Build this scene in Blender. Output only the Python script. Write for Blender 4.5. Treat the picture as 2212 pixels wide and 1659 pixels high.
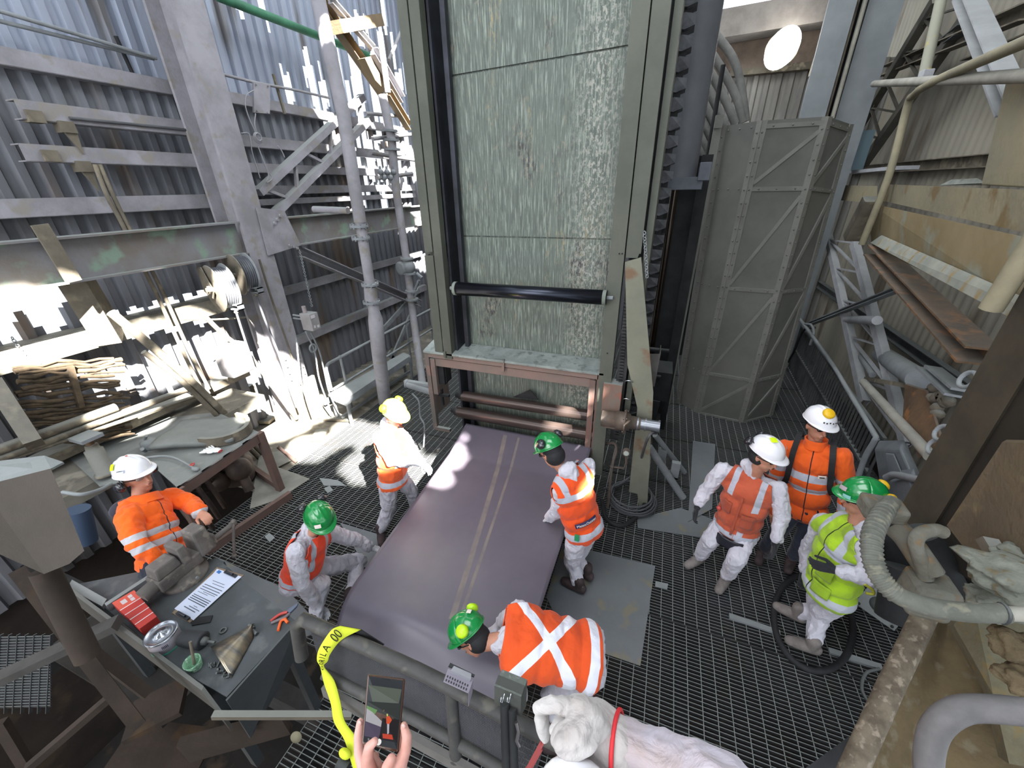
import bpy, bmesh, math, random
from mathutils import Vector as V, Matrix as M
import numpy as np
for o in list(bpy.data.objects): bpy.data.objects.remove(o, do_unlink=True)
S = bpy.context.scene; C = S.collection
TS = bpy.data.scenes.new('workshop')      # scratch scene for shaping the organic meshes, removed at the end
W_, H_ = 2212, 1659
F_ = 855.0; PITCH = math.radians(26.5); YAW = math.radians(20.6); ROLL = math.radians(1.2)
CAM = V((0, 0, 3.6))
fw = V((-math.sin(YAW)*math.cos(PITCH), math.cos(YAW)*math.cos(PITCH), -math.sin(PITCH)))
rt = V((math.cos(YAW), math.sin(YAW), 0)); up = rt.cross(fw)
rt, up = (rt*math.cos(ROLL) - up*math.sin(ROLL)), (up*math.cos(ROLL) + rt*math.sin(ROLL))
cd = bpy.data.cameras.new('camera'); cam = bpy.data.objects.new('camera', cd); C.objects.link(cam)
cam.matrix_world = M(((rt.x, up.x, -fw.x, CAM.x), (rt.y, up.y, -fw.y, CAM.y), (rt.z, up.z, -fw.z, CAM.z), (0, 0, 0, 1)))
cd.sensor_fit = 'HORIZONTAL'; cd.sensor_width = 36; cd.lens = F_/W_*36; cd.clip_start = 0.05; cd.clip_end = 300
S.camera = cam
S.view_settings.view_transform = 'Standard'; S.view_settings.look = 'None'
S.view_settings.gamma = 1; S.view_settings.use_curve_mapping = False
S.view_settings.exposure = 0.4
wd = bpy.data.worlds.new('sky'); S.world = wd; wd.use_nodes = True
wd.node_tree.nodes['Background'].inputs[0].default_value = (0.86, 0.93, 1.0, 1)
wd.node_tree.nodes['Background'].inputs[1].default_value = 1.6
SUN = V((1.6, -1.2, 1.75)).normalized()
def light(name, kind, loc, to, energy, col=(1, 1, 1), size=1, sy=None, ang=None):
    l = bpy.data.lights.new(name, kind); l.energy = energy; l.color = col
    if kind == 'AREA':
        l.size = size
        if sy: l.shape = 'RECTANGLE'; l.size_y = sy
    if kind == 'SUN': l.angle = ang
    o = bpy.data.objects.new(name, l); C.objects.link(o); o.location = loc
    o.rotation_euler = (V(to)-V(loc)).to_track_quat('-Z', 'Y').to_euler(); return o
light('sun', 'SUN', SUN*20, (0, 0, 0), 80, (1.0, 0.95, 0.87), ang=math.radians(0.6))
light('fill_front', 'AREA', (-1.5, 0.0, 8.6), (-2.2, 3.4, 0.5), 330, (0.90, 0.95, 1.0), 5, 4)  # added soft overhead fill, stands for no visible lamp or skylight
light('fill_rear', 'AREA', (-1.5, 6.8, 8.6), (-1.5, 6.2, 0), 380, (0.92, 0.96, 1.0), 5, 4)  # second added overhead fill, brightens the rear from out of view
light('fill_behind_camera', 'AREA', (-3.0, -5.5, 5.5), (-1.5, 4.0, 2.0), 330, (0.97, 0.97, 1.0), 6, 4)  # added fill from behind the camera, no doorway is modelled there

# ---- pixel -> world point on a real plane
def ray(px, py): return fw + rt*((px-W_/2)/F_) - up*((py-H_/2)/F_)
def PZ(px, py, z=0.0):
    d = ray(px, py); return CAM + d*((z-CAM.z)/d.z)
def PY(px, py, y):
    d = ray(px, py); return CAM + d*(y/d.y)
def PX(px, py, x):
    d = ray(px, py); return CAM + d*(x/d.x)
def PD(px, py, dep): return CAM + ray(px, py)*dep

# ---- materials
def new_mat(name):
    m = bpy.data.materials.new(name); m.use_nodes = True
    return m, m.node_tree, m.node_tree.nodes['Principled BSDF']
def nd(t, kind, **k):
    n = t.nodes.new(kind)
    for a, b in k.items():
        if a.startswith('i_'):
            key = a[2:].replace('_', ' ')
            n.inputs[int(key) if key.isdigit() else key].default_value = b
        else: setattr(n, a, b)
    return n
def c4(c): return (c[0], c[1], c[2], 1)
def hexc(h):
    h = h.lstrip('#'); r = [int(h[i:i+2], 16)/255 for i in (0, 2, 4)]
    return tuple(x/12.92 if x <= 0.04045 else ((x+0.055)/1.055)**2.4 for x in r)
MATS = {}
def mat(name, col=None, col2=None, col3=None, rough=0.8, metal=0.0, scale=3.0, stretch=(1, 1, 1), bump=0.25, bscale=40, spec=0.3, dust=0.0, lo=0.38, hi=0.62, bdist=0.01):
    """dusty / stained procedural surface; dust settles on faces that look up"""
    if name in MATS: return MATS[name]
    m, t, b = new_mat(name); L = t.links
    col = hexc(col) if isinstance(col, str) else col
    col2 = hexc(col2) if isinstance(col2, str) else (col2 or tuple(x*0.7 for x in col))
    b.inputs['Roughness'].default_value = rough; b.inputs['Metallic'].default_value = metal
    b.inputs['Specular IOR Level'].default_value = spec
    tc = nd(t, 'ShaderNodeTexCoord'); mp = nd(t, 'ShaderNodeMapping'); mp.inputs['Scale'].default_value = stretch
    L.new(tc.outputs['Object'], mp.inputs[0])
    n1 = nd(t, 'ShaderNodeTexNoise'); n1.inputs['Scale'].default_value = scale; n1.inputs['Detail'].default_value = 8; n1.inputs['Roughness'].default_value = 0.62
    L.new(mp.outputs[0], n1.inputs['Vector'])
    r1 = nd(t, 'ShaderNodeMapRange'); r1.inputs[1].default_value = lo; r1.inputs[2].default_value = hi
    L.new(n1.outputs[0], r1.inputs[0])
    mx = nd(t, 'ShaderNodeMix', data_type='RGBA'); mx.inputs[6].default_value = c4(col); mx.inputs[7].default_value = c4(col2)
    L.new(r1.outputs[0], mx.inputs[0]); out = mx.outputs[2]
    if col3 is not None:
        col3 = hexc(col3) if isinstance(col3, str) else col3
        n2 = nd(t, 'ShaderNodeTexNoise'); n2.inputs['Scale'].default_value = scale*2.3; n2.inputs['Detail'].default_value = 6
        L.new(mp.outputs[0], n2.inputs['Vector'])
        r2 = nd(t, 'ShaderNodeMapRange'); r2.inputs[1].default_value = 0.56; r2.inputs[2].default_value = 0.66
        L.new(n2.outputs[0], r2.inputs[0])
        m2 = nd(t, 'ShaderNodeMix', data_type='RGBA'); m2.inputs[7].default_value = c4(col3)
        L.new(r2.outputs[0], m2.inputs[0]); L.new(out, m2.inputs[6]); out = m2.outputs[2]
    if dust:
        g = nd(t, 'ShaderNodeNewGeometry'); sx = nd(t, 'ShaderNodeSeparateXYZ'); L.new(g.outputs['Normal'], sx.inputs[0])
        r3 = nd(t, 'ShaderNodeMapRange'); r3.inputs[1].default_value = 0.35; r3.inputs[2].default_value = 0.85; r3.inputs[4].default_value = dust
        L.new(sx.outputs[2], r3.inputs[0])
        m3 = nd(t, 'ShaderNodeMix', data_type='RGBA'); m3.inputs[7].default_value = c4(hexc('#868b88'))
        L.new(r3.outputs[0], m3.inputs[0]); L.new(out, m3.inputs[6]); out = m3.outputs[2]
    L.new(out, b.inputs['Base Color'])
    if bump:
        n3 = nd(t, 'ShaderNodeTexNoise'); n3.inputs['Scale'].default_value = bscale; n3.inputs['Detail'].default_value = 5
        L.new(mp.outputs[0], n3.inputs['Vector'])
        bp = nd(t, 'ShaderNodeBump'); bp.inputs['Strength'].default_value = bump; bp.inputs['Distance'].default_value = bdist
        L.new(n3.outputs[0], bp.inputs['Height']); L.new(bp.outputs[0], b.inputs['Normal'])
    MATS[name] = m; return m
def flat(name, col=None, rough=0.5, metal=0.0, spec=0.5, coat=0.0):
    if name in MATS: return MATS[name]
    m, t, b = new_mat(name); col = hexc(col) if isinstance(col, str) else col
    b.inputs['Base Color'].default_value = c4(col); b.inputs['Roughness'].default_value = rough
    b.inputs['Metallic'].default_value = metal; b.inputs['Specular IOR Level'].default_value = spec
    b.inputs['Coat Weight'].default_value = coat; b.inputs['Coat Roughness'].default_value = 0.12
    MATS[name] = m; return m
G = mat('dusty_grey_steel', '#82868a', '#6a6e70', rough=.85, scale=2.2, dust=.6)
GD = mat('dark_dusty_steel', '#4a4c4c', '#37393a', rough=.8, scale=3, dust=.35)
GB = mat('brown_dusty_steel', '#716a5e', '#565046', '#7f7767', rough=.9, scale=2.5, dust=.55)
GY = mat('ochre_dusty_steel', '#8f866d', '#7d7867', '#786647', rough=.95, scale=1.4, dust=.5, bscale=25, bump=.5)
GR = mat('rusty_brown_steel', '#6e5640', '#4c3d30', '#835a38', rough=.9, scale=3, dust=.25)
GRN = mat('greenish_grey_steel', '#7f867c', '#6b7269', rough=.85, scale=2, dust=.45)
BLK = mat('black_rubber', '#2a2a2c', '#1d1d1f', rough=.7, scale=5, bump=.15)
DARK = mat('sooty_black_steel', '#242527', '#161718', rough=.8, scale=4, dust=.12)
CHR = flat('bare_chrome_steel', '#b9bcc2', .22, 1.0)

# ---- mesh builder
class MB:
    def __init__(s): s.v = []; s.f = []; s.mi = []; s.sm = []; s.m = 0; s.smooth = False
    def add(s, vs, fs, smooth=None):
        o = len(s.v); s.v += [tuple(x) for x in vs]
        sm = s.smooth if smooth is None else smooth
        for f in fs: s.f.append(tuple(i+o for i in f)); s.mi.append(s.m); s.sm.append(sm)
        return s
    def hexa(s, p):
        return s.add(p, [(0, 3, 2, 1), (4, 5, 6, 7), (0, 1, 5, 4), (1, 2, 6, 5), (2, 3, 7, 6), (3, 0, 4, 7)], False)
    def box(s, a, b):
        x0, y0, z0 = a; x1, y1, z1 = b
        if x0 > x1: x0, x1 = x1, x0
        if y0 > y1: y0, y1 = y1, y0
        if z0 > z1: z0, z1 = z1, z0
        return s.hexa([(x0, y0, z0), (x1, y0, z0), (x1, y1, z0), (x0, y1, z0), (x0, y0, z1), (x1, y0, z1), (x1, y1, z1), (x0, y1, z1)])
    def bar(s, p, q, w, h, upv=(0, 0, 1)):
        p = V(p); q = V(q); d = (q-p).normalized(); u = V(upv); sd = d.cross(u)
        if sd.length < 1e-4: u = V((0, 1, 0)); sd = d.cross(u)
        sd.normalize(); u = sd.cross(d).normalized(); a = sd*(w/2); b = u*(h/2)
        return s.hexa([p-a-b, q-a-b, q+a-b, p+a-b, p-a+b, q-a+b, q+a+b, p+a+b])
    def ibeam(s, p, q, w, h, t=.02, upv=(0, 0, 1)):
        p = V(p); q = V(q); d = (q-p).normalized(); sd = d.cross(V(upv)).normalized(); u = sd.cross(d)
        s.bar(p+u*(h/2-t/2), q+u*(h/2-t/2), w, t, upv); s.bar(p-u*(h/2-t/2), q-u*(h/2-t/2), w, t, upv)
        return s.bar(p, q, t, h-2*t, upv)
    def channel(s, p, q, w, h, t=.012, upv=(0, 0, 1), side=1):
        p = V(p); q = V(q); d = (q-p).normalized(); sd = d.cross(V(upv)).normalized(); u = sd.cross(d)
        s.bar(p+u*(h/2), q+u*(h/2), w, t, upv); s.bar(p-u*(h/2), q-u*(h/2), w, t, upv)
        return s.bar(p-sd*side*(w/2), q-sd*side*(w/2), t, h, upv)
    def tube(s, pts, r, n=12, cap=True, closed=False):
        pts = [V(p) for p in pts]; k = len(pts); rs = r if isinstance(r, (list, tuple)) else [r]*k
        t0 = (pts[1]-pts[0]).normalized(); u = t0.orthogonal().normalized(); rings = []
        for i, p in enumerate(pts):
            if closed: t = pts[(i+1) % k]-pts[i-1]
            else: t = (pts[min(i+1, k-1)]-pts[max(i-1, 0)])
            if t.length < 1e-9: t = t0
            t = t.normalized(); u = (u-t*u.dot(t))
            if u.length < 1e-6: u = t.orthogonal()
            u.normalize(); w = t.cross(u)
            rings.append([p+(u*math.cos(2*math.pi*j/n)+w*math.sin(2*math.pi*j/n))*rs[i] for j in range(n)])
        vs = [x for rg in rings for x in rg]; fs = []
        for i in range(k if closed else k-1):
            a = i*n; b = ((i+1) % k)*n
            for j in range(n): fs.append((a+j, a+(j+1) % n, b+(j+1) % n, b+j))
        s.add(vs, fs, True)
        if cap and not closed:
            s.add(rings[0][::-1], [tuple(range(n))], False); s.add(rings[-1], [tuple(range(n))], False)
        return s
    def lathe(s, p, d, prof, n=24, smooth=True):
        """prof: (distance along d, radius)"""
        p = V(p); d = V(d).normalized(); u = d.orthogonal().normalized(); w = d.cross(u); vs = []
        for h, r in prof:
            for j in range(n):
                a = 2*math.pi*j/n; vs.append(p+d*h+(u*math.cos(a)+w*math.sin(a))*max(r, 1e-5))
        fs = []
        for i in range(len(prof)-1):
            for j in range(n): fs.append((i*n+j, i*n+(j+1) % n, (i+1)*n+(j+1) % n, (i+1)*n+j))
        s.add(vs, fs, smooth)
        if prof[0][1] > 1e-4: s.add(vs[:n][::-1], [tuple(range(n))], False)
        if prof[-1][1] > 1e-4: s.add(vs[-n:], [tuple(range(n))], False)
        return s
    def cyl(s, p, q, r, n=20):
        p = V(p); q = V(q); return s.lathe(p, q-p, [(0, r), ((q-p).length, r)], n)
    def prism(s, poly, ext):
        """poly: list of 3d points (planar), ext: vector thickness"""
        poly = [V(p) for p in poly]; e = V(ext); k = len(poly)
        vs = poly+[p+e for p in poly]
        fs = [tuple(range(k))[::-1], tuple(range(k, 2*k))]+[(i, (i+1) % k, k+(i+1) % k, k+i) for i in range(k)]
        return s.add(vs, fs, False)
    def ball(s, c, r, n=12, m=8, R=None):
        c = V(c); rr = r if isinstance(r, (tuple, list)) else (r, r, r); vs = []
        for i in range(m+1):
            th = math.pi*i/m
            for j in range(n):
                a = 2*math.pi*j/n
                q = V((rr[0]*math.sin(th)*math.cos(a), rr[1]*math.sin(th)*math.sin(a), rr[2]*math.cos(th)))
                if R is not None: q = R @ q
                vs.append(c+q)
        fs = [(i*n+j, (i+1)*n+j, (i+1)*n+(j+1) % n, i*n+(j+1) % n) for i in range(m) for j in range(n)]
        return s.add(vs, fs, True)
    def bolt(s, p, d, r=.012, h=.012): return s.lathe(p, d, [(0, r), (h, r*.95), (h, 0)], 6, False)
    def grid(s, fn, nu, nv, smooth=True):
        vs = [fn(i/nu, j/nv) for j in range(nv+1) for i in range(nu+1)]
        fs = [(j*(nu+1)+i, j*(nu+1)+i+1, (j+1)*(nu+1)+i+1, (j+1)*(nu+1)+i) for j in range(nv) for i in range(nu)]
        return s.add(vs, fs, smooth)
    def build(s, name, m, parent=None, bevel=0, solid=0, sub=0, weld=False):
        me = bpy.data.meshes.new(name); vs = [V(v) for v in s.v]
        if parent is not None: off = parent.matrix_basis.translation if parent.parent is None else wloc(parent)
        else:
            # origin at the base centre
            xs = [v.x for v in vs]; ys = [v.y for v in vs]; zs = [v.z for v in vs]
            off = V(((min(xs)+max(xs))/2, (min(ys)+max(ys))/2, min(zs)))
        me.from_pydata([v-off for v in vs], [], s.f); me.update()
        ms = m if isinstance(m, (list, tuple)) else [m]
        for x in ms: me.materials.append(x)
        me.polygons.foreach_set('material_index', s.mi); me.polygons.foreach_set('use_smooth', s.sm)
        if weld or bevel:
            bm = bmesh.new(); bm.from_mesh(me)
            if weld: bmesh.ops.remove_doubles(bm, verts=bm.verts, dist=1e-5)
            bm.to_mesh(me); bm.free()
        o = bpy.data.objects.new(name, me); C.objects.link(o)
        if parent is not None: o.parent = parent
        else: o.location = off
        if bevel:
            b = o.modifiers.new('bevel', 'BEVEL'); b.width = bevel; b.segments = 2; b.limit_method = 'ANGLE'
        if solid:
            b = o.modifiers.new('solid', 'SOLIDIFY'); b.thickness = solid; b.offset = 0
        if sub:
            b = o.modifiers.new('sub', 'SUBSURF'); b.levels = sub; b.render_levels = sub
        return o
def wloc(o):
    l = V((0, 0, 0))
    while o is not None: l = l+o.matrix_basis.translation; o = o.parent
    return l
def tag(o, label=None, cat=None, group=None, kind=None):
    for k, v in (('label', label), ('category', cat), ('group', group), ('kind', kind)):
        if v: o[k] = v
    return o
def thing(name, loc, label, cat, group=None):
    o = bpy.data.objects.new(name, None); C.objects.link(o); o.location = loc; o.empty_display_size = .1
    return tag(o, label, cat, group)
def struct(o): o['kind'] = 'structure'; return o
def arc(c, r, a0, a1, n, ex, ey): return [V(c)+V(ex)*(r*math.cos(a0+(a1-a0)*i/n))+V(ey)*(r*math.sin(a0+(a1-a0)*i/n)) for i in range(n+1)]
def smooth_path(pts, n=6):
    """Catmull-Rom through the points"""
    pts = [V(p) for p in pts]; P = [pts[0]*2-pts[1]]+pts+[pts[-1]*2-pts[-2]]; out = []
    for i in range(1, len(P)-2):
        a, b, c, d = P[i-1:i+3]
        for k in range(n):
            t = k/n; out.append(0.5*((2*b)+(c-a)*t+(2*a-5*b+4*c-d)*t*t+(3*b-a-3*c+d)*t*t*t))
    return out+[pts[-1]]
rnd = random.Random(7)
# ================= ROOM =================
# floor: open steel grating, bars along X every 32 mm, rods along Y every 110 mm, in panels
def grating(name, x0, x1, y0, y1, z=0.0, m=None, hole=None):
    g = MB(); px = 1.0; x = x0
    bars = []; yy = y0
    while yy < y1:
        segs = [(x0, x1)]
        if hole and hole[2] < yy < hole[3]: segs = [(x0, hole[0]), (hole[1], x1)]
        for a, b in segs:
            if b-a > .02: g.box((a, yy-.0025, z-.032), (b, yy+.0025, z))
        yy += .0315
    xx = x0; k = 0
    while xx < x1:
        if not (hole and hole[0] < xx < hole[1]): g.box((xx-.003, y0, z-.008), (xx+.003, y1, z+.0015))
        else:
            g.box((xx-.003, y0, z-.008), (xx+.003, hole[2], z+.0015)); g.box((xx-.003, hole[3], z-.008), (xx+.003, y1, z+.0015))
        xx += .104
    return struct(g.build(name, m))
GG = mat('grey_grating_steel', '#3b3c3f', '#2c2d2f', '#35322f', rough=.75, scale=1.3, dust=.8, bump=0)  # dark base paints the shade of the gaps; dust tint lightens bar tops
yb = [0.2, 2.62, 3.55, 4.6, 5.7, 6.9, 8.2, 9.6, 11.2]
for i in range(1, len(yb)-1): grating('floor', -4.66, 3.1, yb[i]+.006, yb[i+1]-.006, 0, GG)
grating('floor', -2.05, 3.1, .2, yb[1]-.006, 0, GG); grating('floor', -4.66, -2.06, 1.35, yb[1]-.006, 0, GG)
g = MB()
for y in yb[1:-1]: g.box((-4.66, y-.005, -.035), (3.1, y+.005, .002))
for x in (-4.66, -1.9, .6, 3.1): g.box((x-.06, .2, -.22), (x+.06, 11.2, -.034))
for y in (1.0, 3.0, 5.0, 7.0, 9.0): g.box((-6.2, y-.06, -.3), (3.6, y+.06, -.05))
struct(g.build('floor', mat('floor_joist_steel', '#3a3a3a', '#2a2a2a', rough=.9)))
g = MB(); g.box((-6.3, 2.75, -.14), (-4.67, 10, -.02)); struct(g.build('floor', mat('caked_concrete', '#7b776d', '#625f57', '#8a867a', rough=.95, scale=2, bump=.6, bscale=14)))
g = MB(); g.box((-9, -7, -3.4), (7, 12, -3.2)); struct(g.build('floor', mat('lower_floor', '#2b2826', '#1f1d1b', '#443a30', rough=.95, scale=1.5)))

g = MB(); g.box((-4.66, .5, -.06), (-3.1, 1.34, -.002)); struct(g.build('floor', mat('dark_floor_plate', '#35322f', '#292725', rough=.9)))
ADDED_SKIRT = mat('added_skirt_brown', '#352e29', '#272220', '#40362c', rough=.95, scale=1.2)
for a_, b_ in (((-6.35, -7, -3.2), (-6.3, 12, -.4)), ((3.8, -7, -3.2), (3.85, 12, -.3)), ((-6.3, 11.6, -3.2), (3.8, 11.65, 0)), ((-6.3, -7.05, -3.2), (3.8, -7, .6)), ((-6.3, -7, -.45), (-6.25, -.9, 2.2))):
    g = MB(); g.box(a_, b_); struct(g.build('added_skirt_wall', ADDED_SKIRT))  # skirt walls added to keep sky light from coming in below
g = MB(); g.box((-2.0, -3.0, 1.70), (3.2, -.25, 1.76)); struct(g.build('floor', mat('added_unseen_platform', '#3a3a39', rough=.9)))  # unseen walkway under the camera, added to darken the area below
# corrugated wall sheets: profile runs along axis, with ragged openings
def corr_wall(name, m, origin, along, upv, depth, length, height, pitch, amp, holes=(), dz=.16, prof='trap', seed=1):
    o = V(origin); a = V(along).normalized(); u = V(upv).normalized(); d = V(depth).normalized(); r = random.Random(seed)
    cols = []; s = 0.0
    while s < length:
        if prof == 'trap':
            for f, h in ((0, 0), (.36, 0), (.5, 1), (.86, 1), (1.0, 0)):
                if f < 1: cols.append((s+f*pitch, h*amp))
        else:
            for f in (0, .25, .5, .75): cols.append((s+f*pitch, amp*.5*(1-math.cos(2*math.pi*f))))
        s += pitch
    nz = int(height/dz); mb = MB(); n = len(cols)
    vs = [o+a*c+d*h+u*(k*dz) for k in range(nz+1) for c, h in cols]; fs = []
    for k in range(nz):
        for i in range(n-1):
            c = (cols[i][0]+cols[i+1][0])/2; z = (k+.5)*dz
            if any(h[0] < c < h[1] and h[2]+(h[4] if len(h) > 4 else 0)*math.sin(c*17+1) < z < h[3]+(.6*h[4] if len(h) > 4 else 0)*math.sin(c*29) for h in holes): continue
            fs.append((k*n+i, k*n+i+1, (k+1)*n+i+1, (k+1)*n+i))
    mb.add(vs, fs, prof != 'trap')
    me = mb.build(name, m, solid=.004); return struct(me)
WL = mat('left_cladding', '#7d8088', '#5f5f62', '#6b5f56', rough=.75, scale=.9, stretch=(1, 1, .25), bump=.2, spec=.4, metal=.15)
WL2 = mat('left_cladding_upper', '#9aa2b2', '#868c9a', '#6f6e70', rough=.6, scale=1.2, stretch=(1, 1, .15), bump=.15, spec=.5, metal=.35)
WR = mat('right_cladding', '#8f8a7c', '#79756c', '#5b5348', rough=.85, scale=.8, stretch=(1, 1, .2), bump=.2)
# coordinates along y start at y=-1, heights start at z=-0.4
holesL = [(2.75, 3.55, 2.72, 3.40, .25), (3.72, 4.9, 2.35, 2.72, .08), (3.9, 4.1, 1.5, 2.1, .3), (4.5, 4.62, 1.1, 1.9, .3), (5.0, 5.25, .9, 1.6, .3), (5.35, 5.5, .6, 1.3, .3), (3.2, 3.6, 1.7, 2.1, .2), (5.6, 5.72, .5, 1.1, .2),
          (9.0, 9.5, 4.3, 4.9, .3), (8.7, 8.85, 4.6, 5.2, .3), (9.55, 9.75, 3.9, 4.6, .3)]
rr_ = random.Random(13)
def slits(n, y0, y1, z0, z1):
    out = []
    for _ in range(n):
        a = y0+(y1-y0)*rr_.random()**.7; w = .04+.16*rr_.random(); z = z0+(z1-z0)*rr_.random(); out.append((a, a+w, z, z+.25+.5*rr_.random(), .12*rr_.random()))
    return out
holesL += slits(26, 7.6, 11, 3.5, 5.1)
corr_wall('wall_left', WL, (-6.2, -1, -.4), (0, 1, 0), (0, 0, 1), (1, 0, 0), 12, 5.2, .19, .05, holesL, .05, seed=3)
corr_wall('wall_left', WL2, (-6.24, -1, 4.75), (0, 1, 0), (0, 0, 1), (1, 0, 0), 12, 2.6, .19, .05,
          [(7.2, 7.4, 0.1, .7, .3), (7.7, 7.9, .3, .9, .3), (8.1, 8.25, 0, .8, .3), (8.5, 8.7, .3, 1.2, .3), (9.0, 9.3, .2, 1.4, .3), (9.5, 9.8, .0, 1.0, .3), (6.6, 6.75, .9, 1.4, .3), (7.1, 7.25, 1.1, 1.6, .3)]+slits(30, 7.4, 11, -.1, 1.9), .05, seed=4)
corr_wall('wall_right', WR, (3.75, 2.2, -.3), (0, 1, 0), (0, 0, 1), (-1, 0, 0), 12, 7.8, .17, .045, [(5.6, 5.75, 0, 0)], .3, 'sine')
corr_wall('wall_back', mat('back_cladding', '#8b8984', '#75736f', rough=.7, stretch=(1, 1, .2), metal=.2), (.3, 11.6, 0), (1, 0, 0), (0, 0, 1), (0, -1, 0), 3.6, PY(1680, 150, 11.6).z+.3, .22, .05, (), .3)
corr_wall('wall_back', WL, (-6.2, 10.9, -.3), (1, 0, 0), (0, 0, 1), (0, -1, 0), 6.6, 9, .2, .05, [(.2, 2.2, 3.4, 5.2, .5), (.9, 2.6, 6.4, 7.6, .5)], .15)
# unseen roof added to block the sun, holes cut where sun patches should land
RZ = 9.0
sunholes = []      # (centre target, radius) pushed up along the sun direction
def sh(p, rx, ry):
    p = V(p); t = (RZ-p.z)/SUN.z; q = p+SUN*t; sunholes.append((q.x, q.y, rx, ry))
sh(PZ(650, 880, 0), .95, .55); sh(PZ(770, 935, 0), .50, .36); sh(PZ(550, 850, 0), .6, .5); sh(PZ(855, 985, 0), .4, .34); sh((-5.9, 3.2, 1.9), .25, .6); sh((-6.0, 2.45, 1.9), .4, .45); sh((-6.0, 1.3, 2.9), .5, .4)
sh((-5.6, 4.0, .9), .35, .45); sh(PX(120, 770, -5.9), .2, .4); sh(PX(250, 800, -5.9), .12, .3)
sh((-2.42, 2.75, 1.30), .40, .42); sh(PZ(968, 985, .68), .24, .26); sh(PZ(948, 1030, .66), .19, .14); sh(PZ(930, 990, .66), .25, .25); sh(PZ(1000, 945, .70), .05, .06); sh(PZ(925, 970, .8), .2, .3)
sh(PY(1222, 905, 4.0), .14, .12); sh(PY(1235, 948, 3.95), .13, .12); sh(PY(1232, 878, 4.1), .09, .08); sh(PZ(680, 965, 0), .42, .36); sh(PZ(610, 925, 0), .4, .4); sh(PZ(815, 960, 0), .3, .3); sh((-5.0, 7.0, 5.6), .5, .5); sh((-5.2, 8.6, 5.4), .5, .5); sh((-5.2, 8.0, 4.3), .35, .4); sh(PZ(1255, 960, .68), .035, .03); sh(PZ(1222, 965, .68), .03, .025); sh((-.22, 2.60, 1.42), .07, .13)
sh((-5.0, 7.8, 4.9), .4, .7); sh((-5.3, 7.2, 5.5), .4, .5); sh((-4.9, 8.3, 3.9), .3, .45); sh((-5.6, 6.6, 5.3), .2, .3); sh((-5.0, 8.6, 3.2), .3, .4)
sh(PZ(860, 1000, 0), .35, .3); sh(PX(470, 760, -5.8), .12, .25); sh(PX(300, 730, -5.6), .2, .3); sh(PX(610, 830, -5.4), .12, .2)
sh(PX(1775, 480, 2.3)+V((-.25, 0, 0)), .04, .25); sh(PX(2160, 155, 2.25), .03, .05)
rq = random.Random(21)
for k in range(9): sh((-5.9, 1.8+rq.random()*2.6, .9+rq.random()*1.5), .08+rq.random()*.1, .12+rq.random()*.2)
for k in range(10): sh((-5.6, 6.2+rq.random()*3.2, 3.4+rq.random()*2.6), .06+rq.random()*.1, .1+rq.random()*.25)
g = MB(); X0, X1, Y0, Y1, st = -5.2, 14.0, -9.0, 10.8, .04
def inhole(x, y):
    for cx, cy, rx, ry in sunholes:
        a = math.atan2(y-cy, x-cx); w = 1+.18*math.sin(3*a+cx*5)+.1*math.sin(7*a)
        if ((x-cx)/rx)**2+((y-cy)/ry)**2 < w: return True
    return False
ny = int((Y1-Y0)/st)
for j in range(ny):
    y = Y0+j*st; run = None; nx = int((X1-X0)/st)
    if not any(abs(y+st/2-h[1]) < h[3]*1.4 for h in sunholes):
        g.add([(X0, y, RZ), (X1, y, RZ), (X1, y+st, RZ), (X0, y+st, RZ)], [(0, 1, 2, 3)]); continue
    x = X0
    for i in range(nx+1):
        xx = X0+i*st; h = i == nx or inhole(xx+st/2, y+st/2)
        if not h and run is None: run = xx
        if h and run is not None:
            g.add([(run, y, RZ), (xx, y, RZ), (xx, y+st, RZ), (run, y+st, RZ)], [(0, 1, 2, 3)]); run = None
struct(g.build('sun_mask_roof', mat('sun_mask_sheet', '#6f7072', '#5c5d5f', rough=.9, bump=0), solid=.01))
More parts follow.
